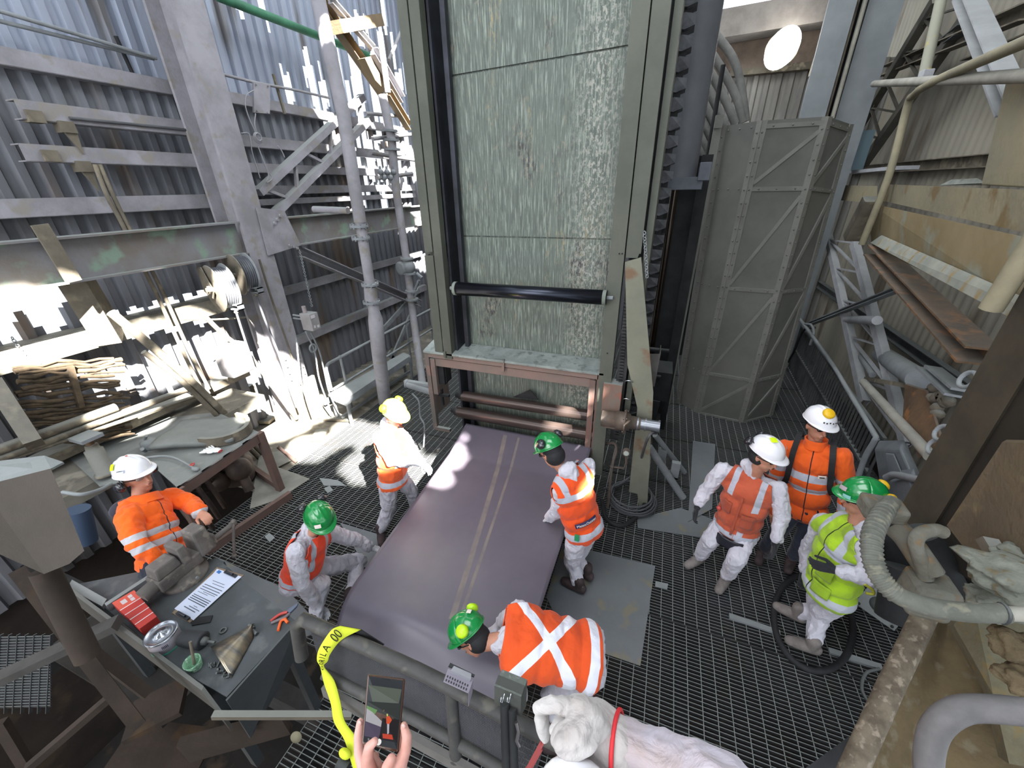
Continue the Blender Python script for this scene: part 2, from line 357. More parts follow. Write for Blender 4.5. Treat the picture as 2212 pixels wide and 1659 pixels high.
# ================= TALL CHUTE WITH ROLLER BOX =================
def streak_mat():
    m, t, b = new_mat('streaked_green_grey_plate'); L = t.links
    tc = nd(t, 'ShaderNodeTexCoord')
    def noise(sc, st, det=8, ro=.65):
        mp = nd(t, 'ShaderNodeMapping'); mp.inputs['Scale'].default_value = st; L.new(tc.outputs['Object'], mp.inputs[0])
        n = nd(t, 'ShaderNodeTexNoise'); n.inputs['Scale'].default_value = sc; n.inputs['Detail'].default_value = det; n.inputs['Roughness'].default_value = ro
        L.new(mp.outputs[0], n.inputs['Vector']); return n.outputs[0]
    def rng(s, a, b_):
        r = nd(t, 'ShaderNodeMapRange'); r.inputs[1].default_value = a; r.inputs[2].default_value = b_; L.new(s, r.inputs[0]); return r.outputs[0]
    def mix(f, a, c):
        x = nd(t, 'ShaderNodeMix', data_type='RGBA'); L.new(f, x.inputs[0])
        if isinstance(a, tuple): x.inputs[6].default_value = c4(a)
        else: L.new(a, x.inputs[6])
        x.inputs[7].default_value = c4(c); return x.outputs[2]
    def mul(a, c):
        x = nd(t, 'ShaderNodeMath', operation='MULTIPLY'); L.new(a, x.inputs[0]); L.new(c, x.inputs[1]); return x.outputs[0]
    st = noise(16, (2.6, 1, .07)); fine = noise(26, (2.6, 1, .16))
    c = mix(rng(st, .46, .56), hexc('#5e655e'), hexc('#767f76'))
    c = mix(rng(fine, .55, .66), c, hexc('#848d83'))
    c = mix(mul(rng(st, .40, .52), rng(fine, .56, .48)), c, hexc('#4f5650'))
    big = noise(1.3, (1, 1, .7), 4); warm = noise(1.7, (2.2, 1, .5), 5)
    blot = noise(22, (1.8, 1, .5), 6, .7)
    c = mix(mul(rng(big, .52, .64), rng(blot, .54, .62)), c, hexc('#8f8170'))
    c = mix(mul(rng(warm, .56, .68), rng(blot, .50, .60)), c, hexc('#8e8160'))
    c = mix(mul(rng(big, .56, .62), rng(blot, .5, .44)), c, hexc('#3f3b3a'))
    # chipped pale paint running down near the right edge
    sx = nd(t, 'ShaderNodeSeparateXYZ'); L.new(tc.outputs['Object'], sx.inputs[0])
    sub = nd(t, 'ShaderNodeMath', operation='SUBTRACT'); L.new(sx.outputs[0], sub.inputs[0]); sub.inputs[1].default_value = .62
    ab = nd(t, 'ShaderNodeMath', operation='ABSOLUTE'); L.new(sub.outputs[0], ab.inputs[0])
    c = mix(mul(rng(ab.outputs[0], .3, .02), rng(noise(34, (1, 1, .55), 6, .72), .5, .56)), c, hexc('#93938a'))
    L.new(c, b.inputs['Base Color']); b.inputs['Roughness'].default_value = .7
    bp = nd(t, 'ShaderNodeBump'); bp.inputs['Strength'].default_value = .5; bp.inputs['Distance'].default_value = .006
    L.new(blot, bp.inputs['Height']); L.new(bp.outputs[0], b.inputs['Normal'])
    return m
CH = streak_mat()
t = thing('steel_chute', (-1.35, 4.3, 0), 'tall streaked grey-green steel plate chute rising behind the roller box', 'machine')
TZ = 7.2
g = MB()
def quadplate(g, a, b, c, d, th=.02): g.prism([a, b, c, d], (0, th, 0))
zt0, zt1 = PY(955, 168, 4.3).z, PY(1358, 98, 4.3).z
quadplate(g, (-2.32, 4.3, .35), (-.46, 4.3, .35), (-.46, 4.3, 3.10), (-2.32, 4.3, 3.10))
quadplate(g, (-2.32, 4.3, 3.115), (-.46, 4.3, 3.115), (-.46, 4.3, zt1-.008), (-2.32, 4.3, zt0-.008))
quadplate(g, (-2.32, 4.3, zt0+.008), (-.46, 4.3, zt1+.008), (-.46, 4.3, TZ), (-2.32, 4.3, TZ))
g.box((-2.32, 4.325, .3), (-.46, 4.35, TZ))
g.build('front_plate', CH, t)
GF = mat('olive_grey_frame_steel', '#55574e', '#494b43', rough=.7, scale=1.5, dust=.3, spec=.4)
g = MB()   # left frame
g.box((-2.50, 3.98, 2.97), (-2.40, 4.12, TZ)); g.box((-2.385, 3.98, 1.7), (-2.28, 4.14, TZ)); g.box((-2.42, 4.05, 1.7), (-2.34, 4.12, TZ))
g.box((-2.56, 4.08, 2.9), (-2.28, 4.16, TZ)); g.build('side_frame', GF, t)
g = MB(); g.box((-2.27, 4.08, .5), (-2.245, 4.3, TZ)); g.box((-2.20, 4.2, .5), (-2.15, 4.26, TZ)); g.build('guide_rail', mat('worn_dark_rail', '#3c3e46', '#2b2c31', rough=.4, metal=.5, bump=.05), t)
g = MB(); g.box((-2.51, 3.98, 1.78), (-2.40, 4.0, 2.93)); g.box((-2.51, 4.0, 1.78), (-2.5, 4.1, 2.93)); g.box((-2.385, 3.96, 1.72), (-2.355, 4.0, 1.8)); g.build('cover_strip', GF, t)
g = MB()   # right frame
g.box((-.48, 3.98, .4), (-.345, 4.12, TZ)); g.box((-.335, 4.0, 3.02), (-.20, 4.10, TZ)); g.prism([(-.335, 4.0, 3.02), (-.215, 4.0, 3.02), (-.225, 4.0, 2.98), (-.33, 4.0, 2.98)], (0, .1, 0))
g.box((-.18, 4.1, 1.2), (-.12, 4.6, TZ)); g.build('side_frame', GF, t)
g = MB()   # leaning cover on the right leg, reaches the floor
g.prism([PY(1350, 566, 4.0), PY(1385, 556, 4.0), (.10, 4.0, 1.6), (.24, 4.0, .0), (.14, 4.0, .02), (.10, 4.0, .22), (.0, 4.0, .22), (-.04, 4.0, 1.4), (-.20, 4.0, 1.9)], (0, .03, 0))
g.build('leg_cover', mat('leg_cover_steel', '#7a7a6b', '#6a6b5f', '#6f5a48', rough=.75, scale=1.6), t)
g = MB()
for i in range(46):
    z = 2.55-i*.035; g.box((-.305+.0022*i*.6, 4.02, z), (-.265+.0022*i*.6, 4.05, z+.016))
g.box((-.30, 4.05, .9), (-.2, 4.08, 2.95)); g.build('toothed_rack', mat('black_oily_steel', '#2b2b2c', '#454545', rough=.45, metal=.4), t)
g = MB()
for p in ((1338, 548), (1344, 548), (1312, 763)): g.bolt(PY(p[0], p[1], 3.98), (0, -1, 0), .008, .006)
g.build('bolt', DARK, t)
# left frame hairline seam
# guide roller across the plate
t2 = thing('guide_roller', (-1.33, 3.85, 2.5), 'dark polished steel guide roller spanning the chute above the box', 'roller')
a, b_ = PY(985, 623, 3.96), PY(1311, 643, 3.96)
DRM = flat('dark_polished_roller', '#33363f', .28, .85)
g = MB(); g.lathe(a, b_-a, [(0, .070), (.0, .072), ((b_-a).length, .072), ((b_-a).length, .03)], 40); g.build('shell', DRM, t2)
g = MB(); g.lathe(a-(b_-a).normalized()*.02, b_-a, [(0, .03), (0, .074), (.035, .075), (.035, .07)], 32); g.lathe(b_-(b_-a).normalized()*.04, b_-a, [(0, .074), (.035, .074)], 32); g.build('end_ring', GRN, t2)
g = MB(); g.cyl(a-(b_-a).normalized()*.07, b_+(b_-a).normalized()*.06, .02); g.build('shaft', G, t2)
# roller box
RB = mat('red_brown_box_steel', '#6a5a54', '#5d5954', '#766059', rough=.75, scale=2.5, dust=.9)
t = thing('roller_box', (-1.5, 4.1, .6), 'open-fronted dusty steel box holding the two drive rollers', 'machine')
x0, x1 = -2.69, -.43; zb, zf = .60, 1.74
g = MB()
g.hexa([(x0, 3.98, zf), (x1, 3.98, zf), (x1+.0, 4.29, zf+.04), (x0-.02, 4.29, zf+.04), (x0, 3.98, zf+.03), (x1, 3.98, zf+.03), (x1, 4.29, zf+.07), (x0-.02, 4.29, zf+.07)])
g.build('lid', mat('caked_dust_lid', '#8a918d', '#767d7a', '#666b68', rough=.95, scale=5, bump=.8, bscale=20), t, bevel=.004)
g = MB(); g.box((x0, 4.0, zb), (x0+.06, 4.06, zf)); g.box((x0+.075, 4.0, zb+.55), (x0+.14, 4.05, zf-.08)); g.box((x0, 4.05, .75), (x0+.012, 4.5, zf)); g.box((x0+.03, 3.99, zb-.02), (x0+.26, 4.04, zb+.03)); g.build('side_panel', RB, t)
g = MB(); g.box((x1-.07, 4.0, zb-.5), (x1, 4.06, zf)); g.box((x1-.012, 4.05, .3), (x1, 4.5, zf)); g.box((x1-.15, 4.0, zb-.2), (x1-.085, 4.05, zf-.08)); g.build('side_panel', mat('red_primer_panel', '#70524a', '#665650', rough=.7, scale=3), t)
g = MB(); g.box((x0+.06, 4.0, zf-.06), (x1-.06, 4.03, zf-.005)); g.box((x0+.12, 4.02, zf-.18), (x1-.1, 4.05, zf-.075)); g.prism([PY(1090, 775, 3.99), PY(1082, 800, 3.99), PY(1090, 802, 3.99)], (0, -.02, 0)); g.build('top_rail', mat('pink_brown_primer', '#77635c', '#6c605a', rough=.7, scale=4), t)
g = MB(); g.box((x0+.13, 4.06, 1.28), (x0+.22, 4.25, 1.62)); g.box((x0+.1, 4.05, 1.1), (x0+.26, 4.1, 1.13)); g.box((x0+.14, 4.06, .95), (x0+.16, 4.1, 1.2)); g.box((x0+.2, 4.1, 1.3), (x0+.23, 4.2, 1.6)); g.build('bearing_bracket', DARK, t)
ROL = mat('oily_brown_roller', '#3c3431', '#4a3f3b', rough=.28, metal=.45, scale=1.5, stretch=(.3, 1, 1), bump=0)
for k, (pa, pb, rr) in enumerate((((1000, 855), (1290, 900), .070), ((990, 889), (1285, 940), .078))):
    a, b_ = PY(*pa, 4.13-.05*k), PY(*pb, 4.13-.05*k)
    g = MB(); g.lathe(a, b_-a, [(0, rr), ((b_-a).length, rr)], 40); o = g.build('drive_roller', ROL, t)
    g = MB(); d = (b_-a).normalized(); g.lathe(a-d*.10, d, [(0, .02), (0, .035), (.05, .035), (.05, .055), (.10, .055)], 24); g.build('bearing', DARK, o)
g = MB(); g.prism([PY(1108, 858, 4.2), PY(1145, 842, 4.2), PY(1163, 864, 4.2)], (0, .01, 0)); g.build('rubber_flap', BLK, t)
# clear of the box: right hand side box and drive
t = thing('junction_box', PY(1325, 860, 4.0), 'narrow rusty red box bolted beside the roller box', 'box')
g = MB(); g.box(PY(1305, 830, 3.98), PY(1340, 890, 4.12)); a = PY(1305, 825, 3.98); b_ = PY(1338, 893, 3.98)
g = MB(); g.box((a.x, 3.95, b_.z), (b_.x, 4.1, a.z)); g.build('body', mat('red_scuffed_box', '#77574c', '#6d645b', '#8a5043', rough=.75, scale=7, stretch=(1, 1, .4), dust=.9), t, bevel=.004)
for zz in (.18, .4):
    g = MB(); c = V((b_.x+.06, 3.98, b_.z+zz)); g.tube(arc(c, .04, 0.2, 2.9, 8, (1, 0, 0), (0, -.4, .6)), .006); g.build('handle', CHR, t)
t = thing('drive_motor', PY(1360, 920, 4.0), 'round flanged drive motor sticking out right of the roller box', 'motor')
a = PY(1300, 903, 3.84); b_ = PY(1425, 922, 3.84); d = (b_-a).normalized(); L_ = (b_-a).length
MOT = mat('brown_oily_casting', '#6f6259', '#5a524b', rough=.55, metal=.4, scale=5)
g = MB(); g.lathe(a, d, [(0, .09), (L_*.25, .09), (L_*.25, .105), (L_*.4, .105)], 28); g.box(a+d*L_*.08+V((0, -.07, -.075)), a+d*L_*.34+V((0, .07, -.045))); g.build('coupling_housing', MOT, t)
g = MB(); g.lathe(a+d*L_*.40, d, [(0, .135), (.018, .135), (.018, .10), (.06, .09), (.06, .075), (L_*.28, .07)], 28)
for k in range(4):
    q = math.pi/4+k*math.pi/2; g.bolt(a+d*(L_*.4-.012)+V((0, math.cos(q), math.sin(q)))*.118, d, .012, .04)
g.build('flange', MOT, t)
g = MB(); g.cyl(a+d*L_*.62, b_, .06, 24); g.lathe(a+d*L_*.62, d, [(0, .075), (.015, .075)], 24); g.lathe(a+d*L_*.75, d, [(0, .07), (.015, .07)], 24); g.bolt(b_+V((-.01, 0, .05)), (0, 0, 1), .012, .025); g.build('motor_body', flat('scuffed_silver_motor', '#8d9097', .35, .7), t)
t = thing('hydraulic_motor', PY(905, 830, 4.1), 'dusty grey cylinder and hose left of the roller box', 'motor')
a = PY(878, 828, 4.10); b_ = PY(934, 846, 4.10)
g = MB(); g.cyl(a, b_, .055, 20); g.lathe(a, b_-a, [(0, .062), (.02, .062)], 20); g.box(a+V((-.02, -.03, .05)), b_+V((0, .03, .08))); g.build('cylinder', G, t)
g = MB(); g.tube(smooth_path([PY(890, 850, 4.12), PY(905, 868, 4.1), PY(908, 900, 4.1), PY(917, 920, 4.08), PY(915, 965, 4.08)]), .012); g.build('hose', G, t)
# rubber belt drawn out from under the lower roller
BELT = mat('grey_violet_rubber_belt', '#67616b', '#5c5762', rough=.36, scale=1.1, bump=.06, bscale=160, spec=.5, bdist=.002)
def beltpt(u, v):
    # v 0 at roller, 1 at the near drop
    y = 4.02-2.95*v; xl = -2.18+.05*v; xr = -.50-.06*v; x = xl+(xr-xl)*u
    z = .66-.16*v+.10*max(0, .18-v)/.18
    z += -.02*math.sin(math.pi*u)*math.sin(math.pi*v)
    # near end dips and buckles
    k = max(0, (v-.80)/.20); z -= .30*k*k*(1-.15*u); y -= -.18*k*k
    z += .03*math.exp(-((u-.35)/.2)**2-((v-.86)/.05)**2)-.025*math.exp(-((u-.5)/.15)**2-((v-.92)/.04)**2)
    y += .25*(1-u)*v*.35+.55*(0)*u
    return V((x, y, z))
def bp2(u, v):
    if v < .82: return beltpt(u, v/.82)
    a = beltpt(u, 1); k = (v-.82)/.18; return a+V((0, -.12*math.sin(k*1.5), -.40*k))
g = MB(); g.grid(bp2, 40, 110); o = g.build('rubber_belt', BELT, solid=.012)
tag(o, 'wide dark grey-violet rubber belt drawn from the rollers towards the railing', 'belt')
def scuff(u0, u1, w, v0, v1):  # pale bands painting the light streaks reflected along the belt
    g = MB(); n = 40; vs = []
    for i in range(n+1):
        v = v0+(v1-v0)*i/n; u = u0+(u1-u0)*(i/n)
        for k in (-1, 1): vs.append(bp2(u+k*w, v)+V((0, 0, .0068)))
    g.add(vs, [(2*i, 2*i+1, 2*i+3, 2*i+2) for i in range(n)], True); g.build('painted_sheen', mat('dust_scuff', '#7d756f', '#6e6769', rough=.5, scale=6, bump=0), o)
scuff(.35, .60, .016, .02, .66); scuff(.46, .64, .009, .02, .66)  # two painted light streaks along the belt
# trestle rails that carry the belt
t = thing('belt_support', (-1.35, 2.8, 0), 'dark steel trestle hidden under the rubber belt', 'trestle')
g = MB()
for x in (-2.0, -.75): g.bar((x, 3.7, .58), (x, 1.7, .46), .06, .06)
g.build('rail', DARK, t)
for x in (-2.0, -.75):
    for y, z in ((3.6, .55), (1.8, .44)):
        g = MB(); g.box((x-.025, y-.025, .0), (x+.025, y+.025, z)); g.build('leg', DARK, t)
# steel column of hydraulic leg / dark gap right of the chute
t = thing('hydraulic_cylinder', (-.1, 5.2, 0), 'thick black hydraulic cylinder standing right of the chute', 'cylinder')
a = V((.03, 5.6, 3.66)); b_ = V((.0, 5.6, 7.2))
g = MB(); g.cyl(a, b_, .20, 36); g.build('barrel', mat('grey_barrel', '#5c5e62', '#505257', rough=.6, scale=1.5), t)
g = MB(); g.box((-.24, 5.40, 3.53), (.30, 5.8, 3.66)); g.box((.24, 5.36, 3.62), (.36, 5.5, 3.8)); g.build('clamp_block', mat('blue_grey_block', '#5b6068', '#494d54', rough=.6), t, bevel=.006)
g = MB(); g.cyl((.02, 5.6, .9), (.02, 5.6, 3.55), .045, 24); g.build('piston_rod', flat('dark_oily_rod', '#39332f', .15, .9), t)
g = MB(); g.box((-.3, 5.50, .75), (.35, 5.95, 1.2)); g.cyl((-.2, 5.45, 1.55), (.25, 5.45, 1.55), .03); g.cyl((-.2, 5.45, 1.15), (.2, 5.45, 1.15), .03); g.build('foot_bracket', DARK, t)
# tall dark mast behind, with the stack of belt cleats in front
t = thing('cleated_belt_stack', (-.16, 5.0, 0), 'tall column of stacked dark belt cleats right of the chute', 'belt')
for i in range(40):
    z = .9+i*.15; g = MB(); xo = -.21+.0*i
    g.prism([(xo, 4.75, z+.02), (xo+.11, 4.72, z), (xo+.19, 4.75, z+.03), (xo+.19, 4.75, z+.105), (xo+.1, 4.72, z+.115), (xo, 4.75, z+.10)], (0, .22, 0)); g.build('cleat', mat('worn_cleat_rubber', '#55565a', '#3a3b3e', rough=.5, scale=8), t)
g = MB(); g.box((-.2, 4.8, .8), (-.06, 5.0, 7)); g.build('backing_strip', BLK, t)
t = thing('machine_mast', (.2, 6.3, 0), 'dark steel mast in shadow behind the black cylinder', 'mast')
g = MB(); g.box((.28, 5.95, 0), (.40, 6.15, 3.9)); g.box((-.45, 6.15, 0), (.40, 6.25, 3.9)); g.build('post', DARK, t)
g = MB(); g.box((-.45, 6.15, 3.9), (.10, 6.2, 7)); g.build('upper_plate', DARK, t)
g = MB(); g.box((.06, 5.3, .3), (.3, 5.9, .32)); g.prism([(.0, 4.9, 1.05), (.22, 4.9, 1.05), (.2, 4.9, .55), (.0, 4.9, .55)], (0, .012, 0)); g.build('gusset', DARK, t)
t = thing('open_chute_tray', PY(1400, 790, 4.4), 'small open steel tray standing beside the leaning leg cover', 'tray')
g = MB(); a = PY(1355, 765, 4.5); b_ = PY(1425, 765, 4.5); c = PY(1412, 835, 4.5); e = PY(1392, 838, 4.5)
g.prism([a, b_, c, e], (0, .01, 0)); g.prism([b_, b_+V((.0, .3, 0)), c+V((0, .25, 0)), c], (.01, 0, 0)); g.prism([e, c, c+V((0, .25, 0)), e+V((0, .25, 0))], (0, 0, .01)); g.build('tray_shell', mat('tray_steel', '#6c6865', '#53504d', rough=.6), t)
# air pipework and gauge low right of the box
PIP = mat('brown_pipe', '#62564f', '#4b443f', rough=.7, scale=8)
t = thing('air_pipework', PY(1320, 1100, 4.0), 'brown threaded pipework with a pressure gauge beside the belt', 'pipework')
g = MB(); g.tube(smooth_path([PY(1310, 958, 4.1), PY(1328, 958, 4.05), PY(1331, 975, 4.0), PY(1324, 1000, 3.95), PY(1318, 1040, 3.9), PY(1315, 1080, 3.9), PY(1306, 1130, 3.9)], 5), .017); g.build('riser', PIP, t)
g = MB(); g.tube([PY(1319, 1008, 3.95), PY(1348, 1012, 3.93), PY(1353, 1000, 3.93), PY(1353, 985, 3.93)], .014)
for p in ((1322, 1008), (1318, 1040), (1316, 1065)): g.ball(PY(*p, 3.94), .026)
g.build('elbow', PIP, t)
g = MB(); c = PY(1353, 978, 3.92); g.lathe(c+V((0, .03, 0)), (0, -1, .1), [(0, .045), (.05, .045), (.05, .035)], 24); g.build('gauge', PIP, t)
g = MB(); g.lathe(c+V((0, -.02, .005)), (0, -1, .1), [(0, .03), (.003, .03)], 24); g.build('gauge_face', flat('gauge_glass', '#a9b0a8', .2), t)
def torus_path(c, r, n=28, tz=0.0, ph=0, ex=(1, 0, 0), ey=(0, 1, 0)):
    return [V(c)+V(ex)*r*math.cos(2*math.pi*i/n+ph)+V(ey)*r*math.sin(2*math.pi*i/n+ph) for i in range(n)]
t = thing('hose_coil', PZ(1345, 1090, 0), 'loose coil of grey hose on the grating by the leg cover', 'hose')
g = MB(); c0 = PZ(1362, 1085, .02); pts = []
for i in range(110):
    a = i*.3; r = .30-.0006*i+.02*math.sin(i*.35); pts.append(c0+V((r*math.cos(a)+.00015*i, r*math.sin(a), .02+.0012*i)))
g.tube(pts, .012, 8); g.build('coil', mat('grey_hose', '#56575a', '#46474a', rough=.6), t)
o = MB().tube(smooth_path([PY(1420, 935, 3.95), PY(1400, 945, 3.7), PZ(1375, 1015, .4), PZ(1340, 1045, .2), PZ(1305, 1056, .03)]), .014).build('air_hose', mat('grey_hose', '#56575a'), None); tag(o, 'grey hose curving from the silver motor down behind the orange-vested back', 'hose')
o = MB().tube(smooth_path([PZ(1300, 1080, .05), PZ(1310, 1120, .04), PZ(1345, 1135, .04), PZ(1380, 1110, .06), PZ(1400, 1075, .1)]), .026).build('thick_hose', BLK); tag(o, 'thicker black hose lying under the coil of grey hose', 'hose')
# braces and short ladder right of the leg
o = MB().cyl(PY(1402, 965, 4.35), PZ(1475, 1075, .02), .045).build('steel_pipe', G); tag(o, 'grey pipe leaning down to the grating right of the hose coil', 'pipe')
o = MB().cyl(PY(1415, 940, 4.6), PZ(1478, 1020, .02), .035).build('steel_pipe', G); tag(o, 'thin grey pipe leaning behind the larger leaning pipe', 'pipe')
for k, (px, py) in enumerate(((1430, 985), (1458, 1015))):
    a = PZ(px, py, .35); g = MB(); g.box(a+V((-.05, -.03, -.12)), a+V((.05, .03, .12))); g.box(a+V((-.05, -.03, -.12)), a+V((.05, .12, -.1)))
    o = g.build('channel_offcut', G); tag(o, ['upper', 'lower'][k]+' short grey channel step on the leaning pipes', 'channel')
FP = mat('floor_plate_steel', '#6e7276', '#5f6366', '#75705f', rough=.42, scale=2.2, bump=.1, spec=.5, lo=.3, hi=.7)
def plate(name, pts, z, lab, m=FP, th=.008, holes=()):
    g = MB(); g.prism([PZ(x, y, z) for x, y in pts], (0, 0, th)); o = g.build(name, m); tag(o, lab, 'plate')
    return o
plate('steel_plate', [(1215, 1175), (1278, 1190), (1415, 1224), (1383, 1439), (1225, 1385), (1180, 1290)], .004, 'large smooth steel plate lying on the grating behind the bent worker')
plate('steel_plate', [(1376, 1120), (1470, 1098), (1560, 1130), (1556, 1168), (1378, 1141)], .004, 'grey steel plate with slots on the grating right of the hose coil')
plate('steel_plate', [(1497, 953), (1545, 960), (1538, 1100), (1486, 1128)], .014, 'narrow upright-lying grey plate left of the terracotta-vested man')
plate('steel_plate', [(735, 1130), (900, 1180), (850, 1265), (800, 1245)], .004, 'grey floor plate under the boots of the left worker')
plate('steel_plate', [(470, 1205), (620, 1275), (700, 1360), (560, 1420), (430, 1280)], .004, 'dark floor plate below the vise bench')
plate('steel_plate', [(560, 985), (665, 960), (650, 985), (600, 1010), (670, 1035), (600, 1080), (540, 1100)], .006, 'dusty thin floor plate beside the steel work table', mat('dusty_plate', '#8b887e', '#737068', rough=.9, dust=.3))
for i, pts in enumerate(([(572, 1160), (582, 1152), (594, 1162), (583, 1172)], [(700, 1056), (712, 1050), (720, 1060), (708, 1066)], [(1416, 1256), (1443, 1262), (1441, 1274), (1415, 1268)], [(690, 1033), (730, 1038), (748, 1050), (700, 1050)])):
    plate('offcut_plate', pts, .003, ['small square grey offcut left of the crouching worker', 'tiny grey offcut on the grating behind the crouching worker', 'small pale offcut right of the large floor plate', 'thin dusty offcut near the left worker'][i], G)
for i, (a, b_) in enumerate((((1575, 1330), (1685, 1368)), ((1790, 1405), (1905, 1442)))):
    o = MB().bar(PZ(*a, .012), PZ(*b_, .012), .05, .02).build('flat_bar', G); tag(o, ['dusty flat bar left of the green-helmeted man\'s boot', 'dusty flat bar inside the black hose loop'][i], 'bar')
# ================= LEFT SIDE STEELWORK =================
GL = mat('lilac_grey_dusty_steel', '#918f95', '#7c7a7e', '#827d78', rough=.85, scale=2.5, dust=.7)
t = thing('steel_column', (-5.6, 4.35, -.2), 'massive dusty steel column with a bolted gusset on the left side', 'column')
g = MB(); g.box((-5.44, 4.12, -.3), (-5.40, 4.5, 7.2)); g.box((-5.84, 4.29, -.3), (-5.44, 4.33, 7.2)); g.box((-5.88, 4.12, -.3), (-5.84, 4.5, 7.2)); g.build('shaft', GL, t)
g = MB(); g.prism([PX(552, 448, -5.39), PX(612, 455, -5.39), PX(648, 530, -5.39), PX(578, 552, -5.39)], (.02, 0, 0)); g.build('gusset_plate', GL, t)
g = MB()
for p in ((604, 466), (598, 474), (592, 482), (625, 530), (633, 533), (641, 536)): g.bolt(PX(p[0], p[1], -5.37), (1, 0, 0), .022, .03)
for i in range(10):
    g.bolt((-5.39, 4.17, .15+i*.12), (1, 0, 0), .018, .02)
    g.bolt((-5.39, 4.45, .15+i*.12), (1, 0, 0), .018, .02)
g.build('bolts', GL, t)['kind'] = 'stuff'
g = MB(); g.box((-5.43, 4.0, -.1), (-5.38, 4.62, .75)); g.box((-5.38, 4.1, .0), (-5.3, 4.14, .6)); g.box((-5.38, 4.42, .0), (-5.3, 4.46, .6)); g.build('base_plate', GB, t)
# big cross beam, two runs
BM = mat('cross_beam_steel', '#76767a', '#6b655f', '#76887a', rough=.85, scale=1.6, dust=.8)
for nm, y0, y1, lab in (('near', .4, 4.11, 'deep dusty cross beam with peeling green paint left of the column'), ('far', 4.52, 9.6, 'deep cross beam running from the column back to the chute')):
    g = MB(); g.ibeam((-5.5, y0, 3.04), (-5.5, y1, 3.04), .2, .42, .02); o = g.build('cross_beam', BM); tag(o, lab, 'beam')
def rail(y0, y1, x, z, w, h, lab, m=GL, nm='wall_rail'):
    g = MB(); g.channel((x, y0, z), (x, y1, z), w, h, .012, side=-1); o = g.build(nm, m); tag(o, lab, 'rail'); return o
rail(.0, 4.5, -6.1, 4.78, .14, .14, 'topmost pale wall rail left of the column')
rail(2.62, 4.3, -5.95, 4.34, .14, .15, 'wall rail with a rubber hose along it, second below the top, left of the column')
rail(2.50, 4.3, -5.95, 3.98, .14, .14, 'scuffed wall rail with a red mark, third below the top, left of the column')
rail(.0, 4.3, -6.05, 3.50, .16, .16, 'lowest wall rail just above the deep cross beam')
rail(4.5, 9.5, -6.1, 4.80, .12, .13, 'wall rail behind the hanging square plate right of the column')
rail(4.5, 9.5, -6.1, 4.28, .12, .14, 'wall rail with two bolt holes under the hanging square plate')
rail(4.5, 9.5, -6.1, 3.93, .12, .12, 'bolted wall rail crossed by the lattice brace')
rail(4.5, 9.5, -6.1, 3.62, .12, .12, 'pinkish dusty wall rail above the far cross beam')
rail(4.5, 9.5, -6.1, 3.45, .1, .08, 'thin wall rail just above the far cross beam')
rail(4.5, 9.5, -6.1, 2.05, .1, .12, 'wall rail behind the long sloping brace')
rail(4.5, 9.5, -6.1, 1.15, .12, .14, 'low wall rail behind the handrail')
rail(1.0, 4.1, -6.05, 2.15, .3, .2, 'caked wall rail over the torn bright opening', mat('caked_concrete'))
rail(.4, 3.9, -6.0, 1.05, .2, .1, 'low dusty ledge rail behind the work table', GB)
g = MB()
for dx in (0, .05): g.tube(smooth_path([(-6.05+dx, -.2, 5.10+dx*2), (-6.02+dx, 1.8, 5.06+dx*2), (-6.0+dx, 3.2, 5.04+dx), (-5.98+dx, 4.1, 5.03)]), .018)
o = g.build('cable_pair', G); tag(o, 'pair of dusty cables running high on the left wall', 'cable')
o = MB().tube([PX(250, 78, -6.05), PX(293, 173, -6.05)], .02).build('hanger_rod', DARK); tag(o, 'short dark rod crossing the cable pair on the left wall', 'rod')
o = MB().tube([PX(377, 152, -5.9), PX(442, 340, -5.9)], .014).build('conduit', GL); tag(o, 'thin conduit running down beside the column to a hook', 'conduit')
o = MB().tube(smooth_path([PX(442, 340, -5.9), PX(450, 355, -5.9), PX(447, 373, -5.9), PX(438, 368, -5.9)]), .014).build('hook', GL); tag(o, 'curled hook at the foot of the thin conduit', 'hook')
o = MB().tube(smooth_path([PX(150, 255, -5.86), PX(220, 262, -5.86), PX(320, 272, -5.86), PX(425, 283, -5.86)]), .015).build('wall_hose', mat('grey_hose')); tag(o, 'rubber hose lying along the second wall rail', 'hose')
for i, (px, py, ex, lab) in enumerate(((68, 252, 1, 'block bracket at the near end of the hose-carrying rail'), (102, 337, 1, 'block bracket at the near end of the red-marked rail'), (138, 275, 2, 'timber-brown bracket hanging under the hose-carrying rail'), (175, 360, 2, 'timber-brown bracket hanging under the red-marked rail'))):
    c = PX(px, py, -5.9); g = MB(); g.box(c+V((-.06, -.05, -.05)), c+V((.06, .07, .05)))
    if ex == 2: g.prism([c+V((.02, -.03, -.05)), c+V((.02, .07, -.05)), c+V((.02, .05, -.24))], (.02, 0, 0))
    o = g.build('wall_bracket', GB); tag(o, lab, 'bracket')
for k, pts in enumerate(([(205, 355), (230, 420), (262, 480), (300, 560), (345, 650), (400, 770), (440, 850)], [(215, 355), (243, 420), (275, 485), (315, 560), (360, 650), (410, 760), (452, 840)])):
    o = MB().tube(smooth_path([PX(x, y, -5.78) for x, y in pts]), .022).build('drop_cable', GB); tag(o, ['left', 'right'][k]+' of the two cables dropping down the left wall over the cross beam', 'cable')
